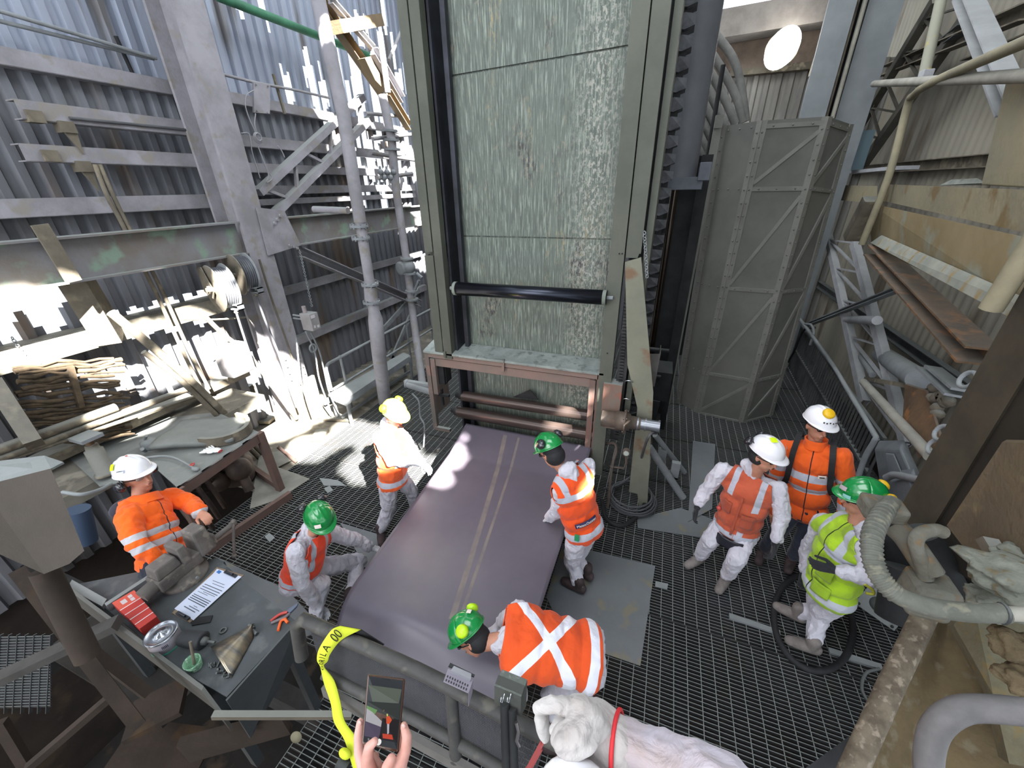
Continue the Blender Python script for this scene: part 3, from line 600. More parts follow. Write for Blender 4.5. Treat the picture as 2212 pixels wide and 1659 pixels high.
# sloping lattice brace up to the sun-lit knot
def brace(a, b, w, h, lab, nm='steel_brace', lace=0, m=GL, upv=(0, 0, 1)):
    t = thing(nm, (V(a)+V(b))/2, lab, 'brace'); a = V(a); b = V(b); d = (b-a).normalized(); up_ = (V(upv)-d*V(upv).dot(d)).normalized()
    if lace:
        for s in (-1, 1):
            g = MB(); g.bar(a+up_*s*lace, b+up_*s*lace, w, h, up_); g.build('chord', m, t)
        n = int((b-a).length/.45)
        for i in range(n):
            p = a+(b-a)*((i+.2)/n); q = a+(b-a)*((i+.8)/n); s = 1 if i % 2 else -1
            g = MB(); g.bar(p-up_*lace*s, q+up_*lace*s, w*.4, .04, up_); g.build('lacing_bar', m, t)
    else:
        g = MB(); g.channel(a, b, w, h, .015, up_); g.build('channel', m, t)
    return t
brace(PX(575, 440, -5.6), PX(792, 232, -5.6), .13, .10, 'laced double brace rising from the column gusset into the sunlight', lace=.17)
brace(PX(650, 545, -5.5), PX(905, 655, -5.4), .16, .14, 'long dusty brace sloping down from the gusset past the big pipe')
brace(PX(690, 0, -5.3), PX(830, 205, -5.3), .14, .14, 'rusty brown brace dropping from the roof behind the big pipe', m=mat('sunlit_ochre_steel', '#75654d', '#635645', rough=.9, scale=2))
brace(PX(715, 0, -5.1), PX(812, 110, -5.1), .08, .08, 'pale thin brace crossing the rusty brown one')
brace(PX(808, 110, -5.0), PX(868, 215, -5.0), .10, .14, 'pale bright brace falling toward the chute frame')
brace(PX(838, 200, -5.0), PX(884, 275, -5.0), .12, .12, 'brown brace falling toward the chute below the bright knot', m=mat('sunlit_ochre_steel'))
o = MB().box(PX(700, 58, -5.2), PX(810, 50, -5.0)); g = MB(); a = PX(720, 60, -5.2); b_ = PX(812, 45, -5.2); g.bar(a, b_, .3, .16); o = g.build('bracket_plate', mat('sunlit_ochre_steel')); tag(o, 'ochre bracket plate high between the big pipe and the chute', 'plate')
a = PX(790, 160, -5.2); g = MB(); g.prism([PX(772, 128, -5.2), PX(815, 118, -5.2), PX(820, 200, -5.2), PX(795, 175, -5.2)], (.15, 0, 0)); o = g.build('knot_plate', mat('sunlit_ochre_steel')); tag(o, 'brown gusset plate where the high braces meet', 'plate')
# clutter of sunlit pipes behind the knot
for i, (a, b_, r, x) in enumerate((((820, 70), (838, 200), .05, -4.9), ((790, 245), (880, 252), .03, -5.1), ((800, 330), (895, 345), .04, -5.3), ((805, 300), (890, 290), .03, -5.0), ((815, 385), (890, 375), .035, -5.0), ((840, 130), (870, 60), .03, -5.2), ((865, 410), (880, 320), .03, -5.4))):
    o = MB().cyl(PX(*a, x), PX(*b_, x), r, 14).build('steel_pipe', GL); tag(o, ['upright pipe stub at the sunlit knot of braces', 'thin pipe across just under the sunlit knot', 'pipe crossing behind the flanged slim pipe', 'short pipe touching the slim pipe flange', 'pipe beside the cluster of valves', 'slanting rod above the sunlit knot', 'upright rod near the chute frame'][i], 'pipe')
t = thing('valve_cluster', PX(830, 378, -4.7), 'small dusty cluster of valves behind the slim pipe', 'valve')
for k in range(5):
    c = PX(822+k*7, 372+(k % 2)*12, -4.7); g = MB(); g.ball(c, .05, 10, 6); g.cyl(c-V((.0, .0, .09)), c+V((0, 0, .09)), .02, 8); g.build('valve_body', G, t)
# green roof pipe
o = MB().cyl(PX(470, -8, -5.8), PX(800, 122, -5.6), .055).build('green_pipe', mat('green_paint', '#3f7a5c', '#35644d', rough=.6)); tag(o, 'green painted pipe running high behind the big pipe', 'pipe')
# big vertical pipe with flanges
t = thing('flanged_pipe', (-4.35, 5.0, 0), 'thick dusty vertical pipe with bolted flanges between the column and the chute', 'pipe')
def LP(px, py): # lie in the plane through the pipe
    return PY(px, py, 5.0)
ax = [LP(683, -20), LP(742, 250), LP(778, 480), LP(800, 620), LP(818, 760)]
g = MB(); g.tube([ax[0], ax[1], ax[2]], .085, 24); g.tube([ax[2], ax[3]], .075, 24); g.build('pipe_run', GL, t)
foot = PZ(832, 870, 0); g = MB(); g.tube([ax[3], LP(808, 672), LP(811, 690), LP(818, 760), foot], [.085, .085, .115, .115, .115], 24); g.build('lower_run', GL, t)
dd = (ax[3]-ax[2]).normalized()
for px, py in ((775, 486), (779, 512), (799, 612), (802, 650)):
    c = LP(px, py); g = MB(); g.lathe(c, dd, [(0, .13), (.03, .13)], 24)
    for k in range(8):
        q = k*math.pi/4; e1 = dd.orthogonal().normalized(); e2 = dd.cross(e1); g.bolt(c+(e1*math.cos(q)+e2*math.sin(q))*.112-dd*.02, dd, .014, .07)
    g.build('flange', G, t)
g = MB(); g.tube([LP(800, 618), LP(802, 648)], .10, 20); g.build('coupling', GL, t)
g = MB(); g.cyl(LP(678, 452), LP(752, 455), .045, 16); o = g.build('pipe_stub', GL); tag(o, 'short horizontal pipe stub left of the flanged pipe', 'pipe')
# slim pipe
t = thing('flanged_pipe', (-4.9, 6.9, 0), 'slim dusty vertical pipe with a round valve beside the chute', 'pipe')
def SP(px, py): return PY(px, py, 7.0)
g = MB(); g.tube([SP(826, 205), SP(846, 300), SP(857, 420), SP(878, 560), SP(892, 680), PZ(915, 845, 0)], .075, 18); g.build('pipe_run', GL, t)
for px, py in ((843, 285), (846, 305), (849, 325), (879, 560), (884, 592), (889, 630), (890, 648)):
    c = SP(px, py); g = MB(); g.lathe(c, (0.05, 0, 1), [(0, .13), (.035, .13)], 18); g.build('flange', G, t)
c = SP(874, 578); g = MB(); g.ball(SP(882, 576), .14); g.lathe(c, (-.3, -1, 0), [(0, .13), (.13, .13), (.13, .09), (.15, .0)], 20); g.build('valve_body', G, t)
for k, p in enumerate(((905, 605, 890, 640), (900, 590, 912, 600))):
    o = MB().tube([SP(p[0], p[1]), SP(p[2], p[3])], .03, 8).build('rag_wire', G); tag(o, ['bent wire tied to the slim pipe', 'wire end hooked beside the round valve'][k], 'wire')
# hanging square plate with wires
g = MB(); c = [PX(548, 178, -5.6), PX(584, 182, -5.6), PX(583, 246, -5.6), PX(549, 243, -5.6)]; g.prism(c, (-.03, 0, 0)); 
for p in ((553, 182), (579, 185), (555, 239), (578, 243)): g.bolt(PX(p[0], p[1], -5.59), (1, 0, 0), .012, .015)
o = g.build('square_plate', GL); tag(o, 'square dusty plate hung from a conduit right of the column', 'plate')
o = MB().tube(smooth_path([PX(482, 161, -5.65), PX(560, 180, -5.65), PX(640, 195, -5.65), PX(712, 212, -5.65)]), .018).build('conduit', GL); tag(o, 'conduit carrying the hanging square plate', 'conduit')
o = MB().bar(PX(590, 160, -5.7), PX(615, 246, -5.7), .03, .03).build('hanger_strap', GB); tag(o, 'flat strap hanging beside the square plate', 'strap')
for k, pts in enumerate(([(548, 195), (533, 205), (530, 228), (540, 260), (552, 285), (556, 300)], [(552, 245), (550, 270), (556, 290)], [(557, 315), (570, 350), (580, 378), (575, 395), (588, 385), (580, 372)], [(520, 288), (538, 290), (545, 330), (562, 385)], [(600, 315), (608, 325), (615, 340)])):
    o = MB().tube(smooth_path([PX(x, y, -5.5) for x, y in pts]), .008, 6).build('loose_wire', GL); tag(o, ['long wire falling from the square plate to the coil', 'short wire below the square plate', 'knotted wire end below the coil of wire', 'wire hanging beside the column edge', 'thin wire behind the lattice brace'][k], 'wire')
g = MB(); c = PX(557, 298, -5.5)
for k in range(3): g.tube(torus_path(c+V((.01*k, 0, .005*k)), .065-.01*k, 20, ex=(0, 1, 0), ey=(0, 0, 1)), .007, 6, closed=True)
o = g.build('wire_coil', GL); tag(o, 'little coil of wire hanging on the second rail right of the column', 'wire')
# hose reels under the beam
t0c = PX(470, 618, -5.35)
for k, (px, py, lab) in enumerate(((478, 622, 'nearer of the two spring hose reels under the cross beam'), (524, 592, 'farther of the two spring hose reels, next to the column'))):
    c = PX(px, py, -5.3); t = thing('hose_reel', c, lab, 'hose reel', 'hose reels under the cross beam')
    axd = V((.55, .80, 0)).normalized() if 0 else V((.25, .97, 0)).normalized(); R0 = .29 if k == 0 else .26
    for s in (-1, 1):
        g = MB(); g.lathe(c+axd*s*.085-axd*.004, axd, [(0, .04), (0, R0), (.008, R0+.006), (.012, R0), (.012, .04)], 40); g.build('flange_disc', GB if s < 0 else G, t)
    g = MB()
    for i in range(6): 
        e1 = V((0, 0, 1)); e2 = axd.cross(e1); g.tube([c+axd*(-.065+.026*i)+(e1*math.cos(a)+e2*math.sin(a))*(R0-.045) for a in [2*math.pi*j/32 for j in range(32)]], .0135, 8, closed=True)
    g.cyl(c-axd*.08, c+axd*.08, R0-.055, 28); g.build('wound_hose', mat('reel_hose', '#5c5e64', '#45474c', rough=.45), t)
    g = MB(); g.cyl(c-axd*.17, c+axd*.12, .03, 14); g.lathe(c-axd*.12, -axd, [(0, .05), (.03, .05)], 6, False); g.build('hub', GB, t)
    e1 = V((0, 0, 1)); e2 = axd.cross(e1)
    if k == 0: 
        g = MB(); q = c-axd*.11; g.prism([q+e1*.26-e2*.22, q+e1*.27-e2*.08, q-e1*.02+e2*.08, q-e1*.12-e2*.02, q-e1*.05-e2*.24], -axd*.01); g.build('side_arm', GB, t)
    g = MB(); q = c-e1*R0+V((.16, -.02, .02)); g.box(q+V((-.09, -.02, -.0)), q+V((.09, .06, .015))); g.box(q+V((-.09, -.02, .06)), q+V((.09, .06, .075))); g.box(q+V((-.09, -.02, 0)), q+V((-.075, .06, .075))); g.box(q+V((.075, -.02, 0)), q+V((.09, .06, .075))); g.build('roller_guide', G, t)
    g = MB(); g.ball(q+V((0, 0, -.03)), (.03, .03, .022)); g.build('stop_ball', GB, t)
    if k == 0: pts = [q, PX(512, 680, -5.1), PX(528, 730, -5.1), PX(545, 780, -5.15), PX(560, 830, -5.2)]
    else: pts = [q, PX(572, 690, -5.1), PX(600, 760, -5.1), PX(622, 830, -5.1), PX(640, 880, -5.1)]
    g = MB(); g.tube(smooth_path(pts), .014); g.build('hanging_hose', mat('reel_hose'), t)
# chains
def chain(a, b, n, lab, r=.012):
    a = V(a); b = V(b); g = MB(); d = (b-a)/n
    e1 = d.orthogonal().normalized(); e2 = d.normalized().cross(e1)
    for i in range(n):
        c = a+d*(i+.5); e = e1 if i % 2 else e2
        g.tube([c+d*.62*math.cos(q)+e*r*1.1*math.sin(q) for q in [2*math.pi*j/8 for j in range(8)]], r*.36, 5, closed=True)
    o = g.build('chain', G); tag(o, lab, 'chain')
chain(PX(647, 540, -5.3), PX(674, 662, -5.0), 34, 'fine chain from the gusset down to the push-button box')
chain(PY(1392, 500, 3.95), PY(1398, 600, 3.95), 16, 'short chain hanging at the right frame of the chute', .014)
chain(PX(25, 728, -5.9), PX(57, 775, -5.9), 9, 'sunlit chain end on the left wall')
# push button station
c = PX(667, 690, -4.9); t = thing('push_button_box', c, 'grey control box with a tall button on a bracket right of the column', 'control box')
g = MB(); g.box(c+V((-.10, -.06, -.16)), c+V((.10, .10, .10))); g.build('body', mat('dusty_box_enamel', '#8f8d8e', '#7d7a7a', rough=.8, dust=.6), t, bevel=.008)
g = MB(); g.cyl(c+V((-.04, 0, .10)), c+V((-.04, 0, .20)), .03); g.build('button', mat('pinkish_grey', '#93898a', rough=.8), t)
g = MB(); g.box(c+V((.101, -.045, .03)), c+V((.104, .03, .08))); g.box(c+V((.101, -.03, -.12)), c+V((.104, 0, -.08))); g.box(c+V((.101, .03, -.13)), c+V((.104, .07, -.09))); g.build('button_label', flat('pale_label', '#b8b3b6', .8), t)
g = MB(); g.bar(c+V((-.1, -.02, .05)), c+V((-.25, -.04, .06)), .02, .02); g.bar(c+V((-.1, -.02, .0)), c+V((-.26, -.04, .01)), .02, .02); g.build('bracket', G, t)
for k, pts in enumerate(([(672, 718), (690, 760), (700, 800), (712, 850), (735, 900)], [(660, 716), (680, 760), (690, 820), (715, 890)], [(640, 730), (645, 780), (652, 830), (668, 880)])):
    o = MB().tube(smooth_path([PX(x, y, -4.9) for x, y in pts]), .012, 8).build('drop_cable', G); tag(o, ['thicker cable below the push-button box', 'thin cable below the push-button box', 'cable down the column left of the push-button box'][k], 'cable')
o = MB().tube(torus_path(PX(676, 752, -4.9), .06, 20, ex=(0, 1, 0), ey=(0, 0, 1)), .014, 8, closed=True).build('cable_loop', G); tag(o, 'small cable loop below the push-button box', 'cable')
# box on the left, lit at its foot
c = PX(507, 775, -5.3); t = thing('junction_box', c, 'dusty square junction box on the left wall under the reels', 'box')
g = MB(); g.box(c+V((-.16, -.15, -.22)), c+V((.08, .17, .20))); g.build('body', mat('dusty_box_enamel'), t, bevel=.008)
g = MB(); g.box(c+V((.08, -.10, -.20)), c+V((.09, .16, .17))); g.build('door', mat('rust_speckled_door', '#6f6461', '#5d5350', rough=.9, scale=12), t)
# diagonal cables by the wall
for k, (pts, r) in enumerate((([(430, 670), (480, 720), (540, 770), (600, 850), (640, 905)], .03), ([(240, 675), (330, 750), (420, 830), (520, 930), (600, 1010)], .045), ([(310, 760), (400, 830), (500, 930), (560, 990)], .03), ([(560, 560), (585, 640), (620, 740), (650, 830)], .014), ([(390, 690), (470, 690), (530, 685)], .012))):
    o = MB().tube(smooth_path([PX(x, y, -5.35) for x, y in pts]), r).build('slanting_pipe', GB); tag(o, ['cable slanting from the reels to the column foot', 'thick pipe slanting through the sunlight to the floor', 'thinner pipe under the thick slanting pipe', 'thin rod leaning on the column below the gusset', 'thin bar behind the junction box'][k], 'pipe')
# handrail behind
t = thing('handrail', (-4.9, 6.2, 0), 'dusty tubular handrail running back from the column to the chute', 'railing')
def HP(px, py): return PX(px, py, -5.0)
HM = G
def zx(x, y, z): return V((x, y, z))
g = MB(); g.tube([zx(-5.0, 4.55, .55)]+arc((-5.0, 4.65, .92), .1, math.pi, math.pi/2, 5, (0, 1, 0), (0, 0, 1))+[zx(-5, 9.5, 1.05)], .026); g.build('top_rail', HM, t)
g = MB(); g.tube([zx(-5, 4.6, .55), zx(-5, 9.5, .58)], .022); g.build('mid_rail', HM, t)
for i in range(5):
    g = MB(); g.cyl(zx(-5, 4.9+i*1.0, 0), zx(-5, 4.9+i*1.0, 1.05), .022, 12); g.build('post', HM, t)
t = thing('diagonal_brace_frame', (-5.5, 6.8, 0), 'crossed flat braces against the wall behind the handrail', 'brace')
for a, b_ in (((820, 720), (905, 625)), ((700, 870), (900, 760)), ((840, 790), (900, 650)), ((880, 830), (840, 760))):
    g = MB(); g.bar(PX(*a, -5.5), PX(*b_, -5.5), .04, .1); g.build('flat_brace', G, t)
# low bench / duct
t = thing('low_bench', PZ(790, 800, 0), 'long narrow dusty steel bench standing before the handrail', 'bench')
a, b_, c, d = PZ(712, 852, .5), PZ(872, 763, .5), PZ(887, 770, .5), PZ(745, 866, .5)
g = MB(); g.prism([a, b_, c, d], (0, 0, .02)); g.prism([a, d, d-V((0, 0, .1)), a-V((0, 0, .1))], (0, .02, 0)); g.prism([d, c, c-V((0, 0, .1)), d-V((0, 0, .1))], (-.02, 0, 0)); g.build('bench_top', G, t)
for p in (a, d, b_, c):
    g = MB(); q = p*.96+((a+b_+c+d)/4)*.04; g.box((q.x-.02, q.y-.02, 0), (q.x+.02, q.y+.02, .5)); g.build('leg', G, t)
g = MB(); g.bar(V(((a.x+d.x)/2, (a.y+d.y)/2, .12)), V(((b_.x+c.x)/2, (b_.y+c.y)/2, .12)), .04, .05); g.build('stretcher', G, t)
# rubble of sheets on the sunlit floor
for i, (px, py, w, l, a, h) in enumerate(((560, 905, .25, .5, .3, .05), (640, 880, .3, .35, 1.0, .12), (600, 870, .06, .8, .6, .06), (690, 940, .2, .3, 2.0, .04), (520, 850, .3, .4, .2, .3), (650, 960, .25, .3, .9, .03), (580, 850, .1, .3, 1.2, .25), (730, 905, .1, .5, .2, .04))):
    c = PZ(px, py, h/2); d = V((math.cos(a), math.sin(a), .05*math.sin(i))); o = MB().bar(c-d*l/2, c+d*l/2, w, h).build('scrap_steel', GB)
    tag(o, ['flat scrap slab behind the work table in the sun', 'squat scrap block in the sun at the column foot', 'long scrap bar in the sun', 'small scrap slab near the left worker', 'taller scrap block against the left wall', 'thin scrap piece at the grating edge', 'upright scrap offcut below the junction box', 'scrap bar pointing at the bench'][i], 'scrap')
# ===== steel work table with the round opening =====
t = thing('work_table', (-4.8, 2.3, 0), 'large dusty steel work table on a brown frame by the left wall', 'table')
TM = mat('table_top_steel', '#6b6d6c', '#5c5e5c', '#7a7873', rough=.85, scale=3, dust=.5)
TP = [(560, 937), (385, 1052), (440, 1000), (475, 962)]
A = PZ(562, 935, .92); B = PZ(385, 1055, .92); Cc = PZ(215, 1050, .92); D = PZ(330, 905, .92); E_ = PZ(470, 890, .92)
g = MB(); g.prism([A, B, PZ(340, 1015, .92), PZ(300, 1035, .92), Cc, PZ(150, 990, .92), D, E_], (0, 0, -.012)); g.build('top_plate', TM, t)
BRN = mat('red_brown_angle', '#6a544d', '#5c4f49', rough=.8, scale=4)
g = MB(); g.prism([A, B, B-V((0, 0, .12)), A-V((0, 0, .12))], (-.03, .02, 0)); g.build('front_apron', BRN, t)
dn = V((0, 0, -1)); fl = PZ(628, 1075, 0)
g = MB(); g.bar(A-V((.02, 0, 0)), (A.x, A.y, 0), .08, .08); g.build('leg', BRN, t)
g = MB(); g.bar(B, (B.x, B.y, 0), .08, .08); g.build('leg', BRN, t)
g = MB(); g.bar(PZ(628, 1068, .05), PZ(455, 1185, .05), .06, .10); g.bar((A.x, A.y, .05), (A.x-1.2, A.y+.3, .05), .06, .1); g.build('foot_rail', BRN, t)
g = MB(); g.prism([PX(600, 1000, A.x), PX(560, 940, A.x), PX(590, 935, A.x)], (.02, 0, 0)); 
g = MB(); c = PZ(478, 935, .93); e = [V((math.cos(q)*.34, math.sin(q)*.26, 0)) for q in [math.pi*(-.45+1.0*i/12) for i in range(13)]]
vs = [c+p for p in e]+[c+p*1.16 for p in e]+[c+p+V((0, 0, .12)) for p in e]+[c+p*1.16+V((0, 0, .12)) for p in e]; n = 13
fs = []
for i in range(n-1): fs += [(i, i+1, 2*n+i+1, 2*n+i), (n+i, 3*n+i, 3*n+i+1, n+i+1), (2*n+i, 2*n+i+1, 3*n+i+1, 3*n+i)]
g.add(vs, fs); g.build('curved_rim', GB, t)
g = MB()   # wall plate behind table
g.prism([PZ(110, 960, 1.0), PZ(345, 860, 1.0), PZ(345, 860, 1.0)+V((0, 0, .3)), PZ(110, 960, 1.0)+V((0, 0, .3))], (-.02, 0, 0)); g.build('splash_plate', mat('brown_splash', '#6e6661', '#5d5753', '#7f7366', rough=.9, scale=3), t)
# machinery inside the table frame
t = thing('hose_machinery', PZ(520, 1090, 0), 'dark brown pump and hoses inside the work table frame', 'pump')
PM = mat('oily_brown_machine', '#51443d', '#3a322e', rough=.6, scale=5)
c = V((-5.1, 2.75, 0)); g = MB(); g.lathe(c+V((0, 0, .05)), (0, 0, 1), [(0, .2), (.25, .22), (.3, .16), (.5, .16), (.6, .06)], 24); g.ball(c+V((.25, -.1, .35)), .15); g.ball(c+V((.1, -.3, .25)), .13); g.build('pump_body', PM, t)
for k in range(4):
    a = c+V((.1*k, -.2-.15*k, .3)); g = MB(); g.tube(smooth_path([a, a+V((.15, -.25, .25)), a+V((.35, -.3, .0)), a+V((.3, -.25, -.28))]), .028); g.build('hose', PM, t)
g = MB(); g.cyl(PZ(505, 985, .5), PZ(540, 1060, .05), .06); g.build('pipe', PM, t)
t = thing('leaning_post', PZ(600, 1000, 0), 'round brown bar leaning out from the work table to the floor', 'bar')
g = MB(); g.cyl(PZ(600, 965, .3), PZ(640, 998, .02), .025); g.build('bar', BRN, t)
# things on the table
t = None
g = MB(); c = PZ(445, 940, .93)
def matf(u, v):
    x = (u-.5)*.86; y = (v-.5)*.60; k = 1-.25*max(0, y+.1); q = V((x*k, y, .055+.02*math.sin(5*u+1)+.015*math.sin(6*v)))
    return c+M.Rotation(.55, 3, 'Z') @ q
g.grid(matf, 20, 14); o = g.build('folded_rubber_mat', mat('dusty_rubber', '#6f7270', '#616462', rough=.9, scale=5, dust=.3), solid=.05); tag(o, 'thick folded sheet of dusty rubber lying on the work table', 'mat')
c = PZ(466, 972, .95); t = thing('work_glove', c, 'pair of white cotton gloves with red cuffs on the table edge', 'gloves')
g = MB(); g.ball(c, (.07, .045, .014)); g.ball(c+V((-.03, -.04, 0)), (.05, .04, .012))
for k in range(4): g.tube([c+V((-.05, .02-.015*k, .0)), c+V((-.13, .045-.03*k, .002))], .010, 8)
for k in range(3): g.tube([c+V((-.06, -.04-.015*k, .0)), c+V((-.12, -.06-.02*k, .002))], .010, 8)
g.build('knit_palm', flat('white_cotton', '#d9dad9', .9), t)
g = MB(); g.tube(torus_path(c+V((.075, 0, .0)), .022, 12, ex=(0, 1, 0), ey=(.2, 0, .6)), .005, 6, closed=True); g.build('red_cuff', flat('red_trim', '#c02f2c', .8), t)
t = thing('lever_tool', PZ(370, 990, .93), 'long dusty lever tool lying across the work table', 'tool')
g = MB(); g.tube(smooth_path([PZ(305, 990, .95), PZ(350, 985, .96), PZ(380, 990, .96), PZ(405, 1003, .95), PZ(425, 1015, .94)]), .012); g.ball(PZ(422, 1013, .95), (.05, .03, .02)); g.build('handle', G, t)
t = thing('hose_coupling', PZ(325, 960, .93), 'round dusty hose coupling standing on the work table', 'coupling')
c = PZ(325, 965, .93); g = MB(); g.lathe(c, (0, 0, 1), [(0, .08), (.08, .08), (.08, .06), (.1, .05), (.1, 0)], 20); g.build('body', G, t)
g = MB(); g.cyl(c+V((-.03, 0, .1)), c+V((.03, 0, .16)), .014, 10); g.cyl(c+V((.12, .02, .03)), c+V((.26, .08, .03)), .03, 12); g.cyl(c+V((.1, -.1, .03)), c+V((.16, -.14, .1)), .02, 10); g.build('nozzle', G, t)
c = PZ(412, 1003, .95); o = MB().tube(smooth_path([c, c+V((.03, .02, .01)), c+V((.06, -.01, .01)), c+V((.02, -.02, .01))]), .005, 6).build('red_wire', flat('red_trim', '#c02f2c', .8)); tag(o, 'scrap of red wire on the lever tool', 'wire')
# jack with square head
c = PZ(230, 1025, .95); t = thing('screw_jack', c, 'dusty screw jack with a square head beside the white-helmeted man', 'jack')
g = MB(); g.lathe(c, (-.12, .08, 1), [(0, .09), (.03, .09), (.03, .075), (.3, .075), (.3, .06), (.36, .05)], 24); g.build('cylinder', GB, t)
q = c+V((-.05, .03, .36)); g = MB(); g.cyl(q, q+V((0, 0, .06)), .035); g.build('neck', GR, t)
g = MB(); g.bar(q+V((-.12, 0, .08)), q+V((.12, 0, .09)), .18, .035); g.build('head_plate', G, t)
# long pipes over torn mesh ledge
for k, (a, b_, r) in enumerate((((-10, 995), (420, 835), .04), ((40, 985), (440, 850), .022), ((-10, 975), (250, 880), .05))):
    o = MB().tube([PX(*a, -5.6), PX(*b_, -5.6)], r).build('ledge_pipe', GB); tag(o, ['long dusty pipe along the ledge behind the work table', 'thinner pipe beside the long ledge pipe', 'short thick pipe at the left edge of the ledge'][k], 'pipe')
# torn ragged mesh opening at far left
t = thing('torn_mesh_panel', PX(150, 880, -5.9), 'ragged rusted mesh panel letting daylight through at far left', 'mesh')
r_ = random.Random(5)
for i in range(22):
    y0 = 790+i*8+r_.uniform(-2, 2); x0 = 20+i*2.2+r_.uniform(-15, 15); x1 = 265-r_.uniform(0, 25)+i*1.5
    pts = [PX(x0+(x1-x0)*k/7, y0-20*(k/7)**1.3+r_.uniform(-5, 5)+(4 if i > 8 else 0), -5.8) for k in range(8)]
    g = MB(); g.tube(pts, [r_.uniform(.012, .03) for _ in pts], 7); g.build('torn_strip', mat('rusted_mesh', '#5a4d3d', '#3f372d', rough=.95, scale=8), t)
g = MB(); g.bar(PX(150, 790, -5.78), PX(175, 880, -5.78), .06, .05); g.build('upright', mat('rusted_mesh'), t)
# caked ledge beneath & post left
o = MB().bar(PX(-10, 830, -5.75), PX(75, 960, -5.4), .12, .3).build('caked_post', GB); tag(o, 'caked slanting post at the left edge below the torn mesh', 'post')
o = MB().box((-6.15, .8, .75), (-5.3, 3.6, .9)).build('caked_ledge', mat('caked_concrete')); tag(o, 'thick ledge of caked dust along the left wall', 'ledge')
# strut on cross beam at left
o = MB().bar(PX(85, 485, -5.3), PX(160, 608, -5.3), .12, .02, (1, 0, 0)).build('flat_strut', GB); tag(o, 'flat strut hooked over the cross beam at far left', 'strut')
o = MB().bar(PX(155, 590, -5.75), PX(240, 730, -5.9), .22, .3).build('wall_stud', GB); tag(o, 'broad sunlit stud below the cross beam at far left', 'stud')
from mathutils import noise as nz
# ================= RIGHT SIDE =================
# tall eight-sided sheet metal guard
TWM = mat('guard_sheet_steel', '#63635e', '#565752', rough=.75, scale=1.4, dust=.3, bump=.15, spec=.4)
t = thing('machine_guard', (1.35, 6.95, 0), 'tall many-sided riveted sheet-steel guard standing on the grating', 'guard')
cx, cy = 1.32, 7.3
top = [(.50, 7.55), (.52, 6.9), (1.02, 6.55), (1.62, 6.5), (2.02, 6.85), (2.1, 7.6)]
top = [PY(1568, 268, 6.9), PY(1648, 262, 6.62), PY(1786, 262, 6.62), PY(1846, 280, 7.0)]
bot = [PZ(1466, 865, 0), PZ(1505, 893, 0), PZ(1597, 914, 0), PZ(1668, 892, 0)]
top = [V((.52, 6.95, 4.28)), V((.93, 6.62, 4.28)), V((1.62, 6.62, 4.28)), V((2.0, 7.05, 4.22)), V((2.0, 7.6, 4.22)), V((.52, 7.6, 4.28))]
bot = [V((.62, 6.98, .0)), V((.92, 6.72, .0)), V((1.62, 6.60, .0)), V((2.12, 7.02, .0)), V((2.1, 7.6, 0)), V((.6, 7.6, 0))]
n = 6
for i in range(n):
    j = (i+1) % n; g = MB(); a, b_, c, d = bot[i], bot[j], top[j], top[i]; nn = (b_-a).cross(d-a).normalized()
    g.grid(lambda u, v: (a*(1-u)+b_*u)*(1-v)+(d*(1-u)+c*u)*v, 4, 16, False)
    g.build('panel', TWM, t, solid=.006)
g = MB(); rv = MB()
for i in range(4):
    j = i+1; a, b_, c, d = bot[i], bot[j], top[j], top[i]; nn = (b_-a).cross(d-a).normalized(); lv = [0, .18, .51, .82, .985]
    def at_(u, v): return (a*(1-u)+b_*u)*(1-v)+(d*(1-u)+c*u)*v
    def seg(u0, v0, u1, v1, wd):
        m_ = 10
        for q in range(m_):
            p = at_(u0+(u1-u0)*q/m_, v0+(v1-v0)*q/m_)+nn*.012; r_q = at_(u0+(u1-u0)*(q+1)/m_, v0+(v1-v0)*(q+1)/m_)+nn*.012; g.bar(p, r_q, wd, .022, nn)
    for k, v in enumerate(lv):
        if i > 0: seg(.03, v, .97, v, .05)
        if i in (1, 2) and k < 4: seg(.08, v+.015, .92, lv[k+1]-.02, .045)
    for u in (.04, .96): seg(u, 0, u, 1, .07)
    for k in range(26):
        for u in (.04, .96): rv.ball(at_(u, .02+k*.038)+nn*.026, .012, 6, 4)
    for k in lv:
        for u in (.2, .5, .8): rv.ball(at_(u, k)+nn*.026, .012, 6, 4)
g.build('seam_strips', mat('guard_strip', '#70706a', '#65655f', rough=.75, dust=.6), t)
rv.build('rivets', TWM, t)['kind'] = 'stuff'
g = MB(); g.prism([top[0]+V((-.12, -.02, 0)), top[0]+V((-.02, -.05, 0)), V((.48, 6.9, 0)), V((.36, 6.95, 0))], (0, -.04, 0)); g.box((.40, 6.85, 4.25), (.5, 6.95, 4.4)); g.build('edge_angle', mat('guard_strip'), t)
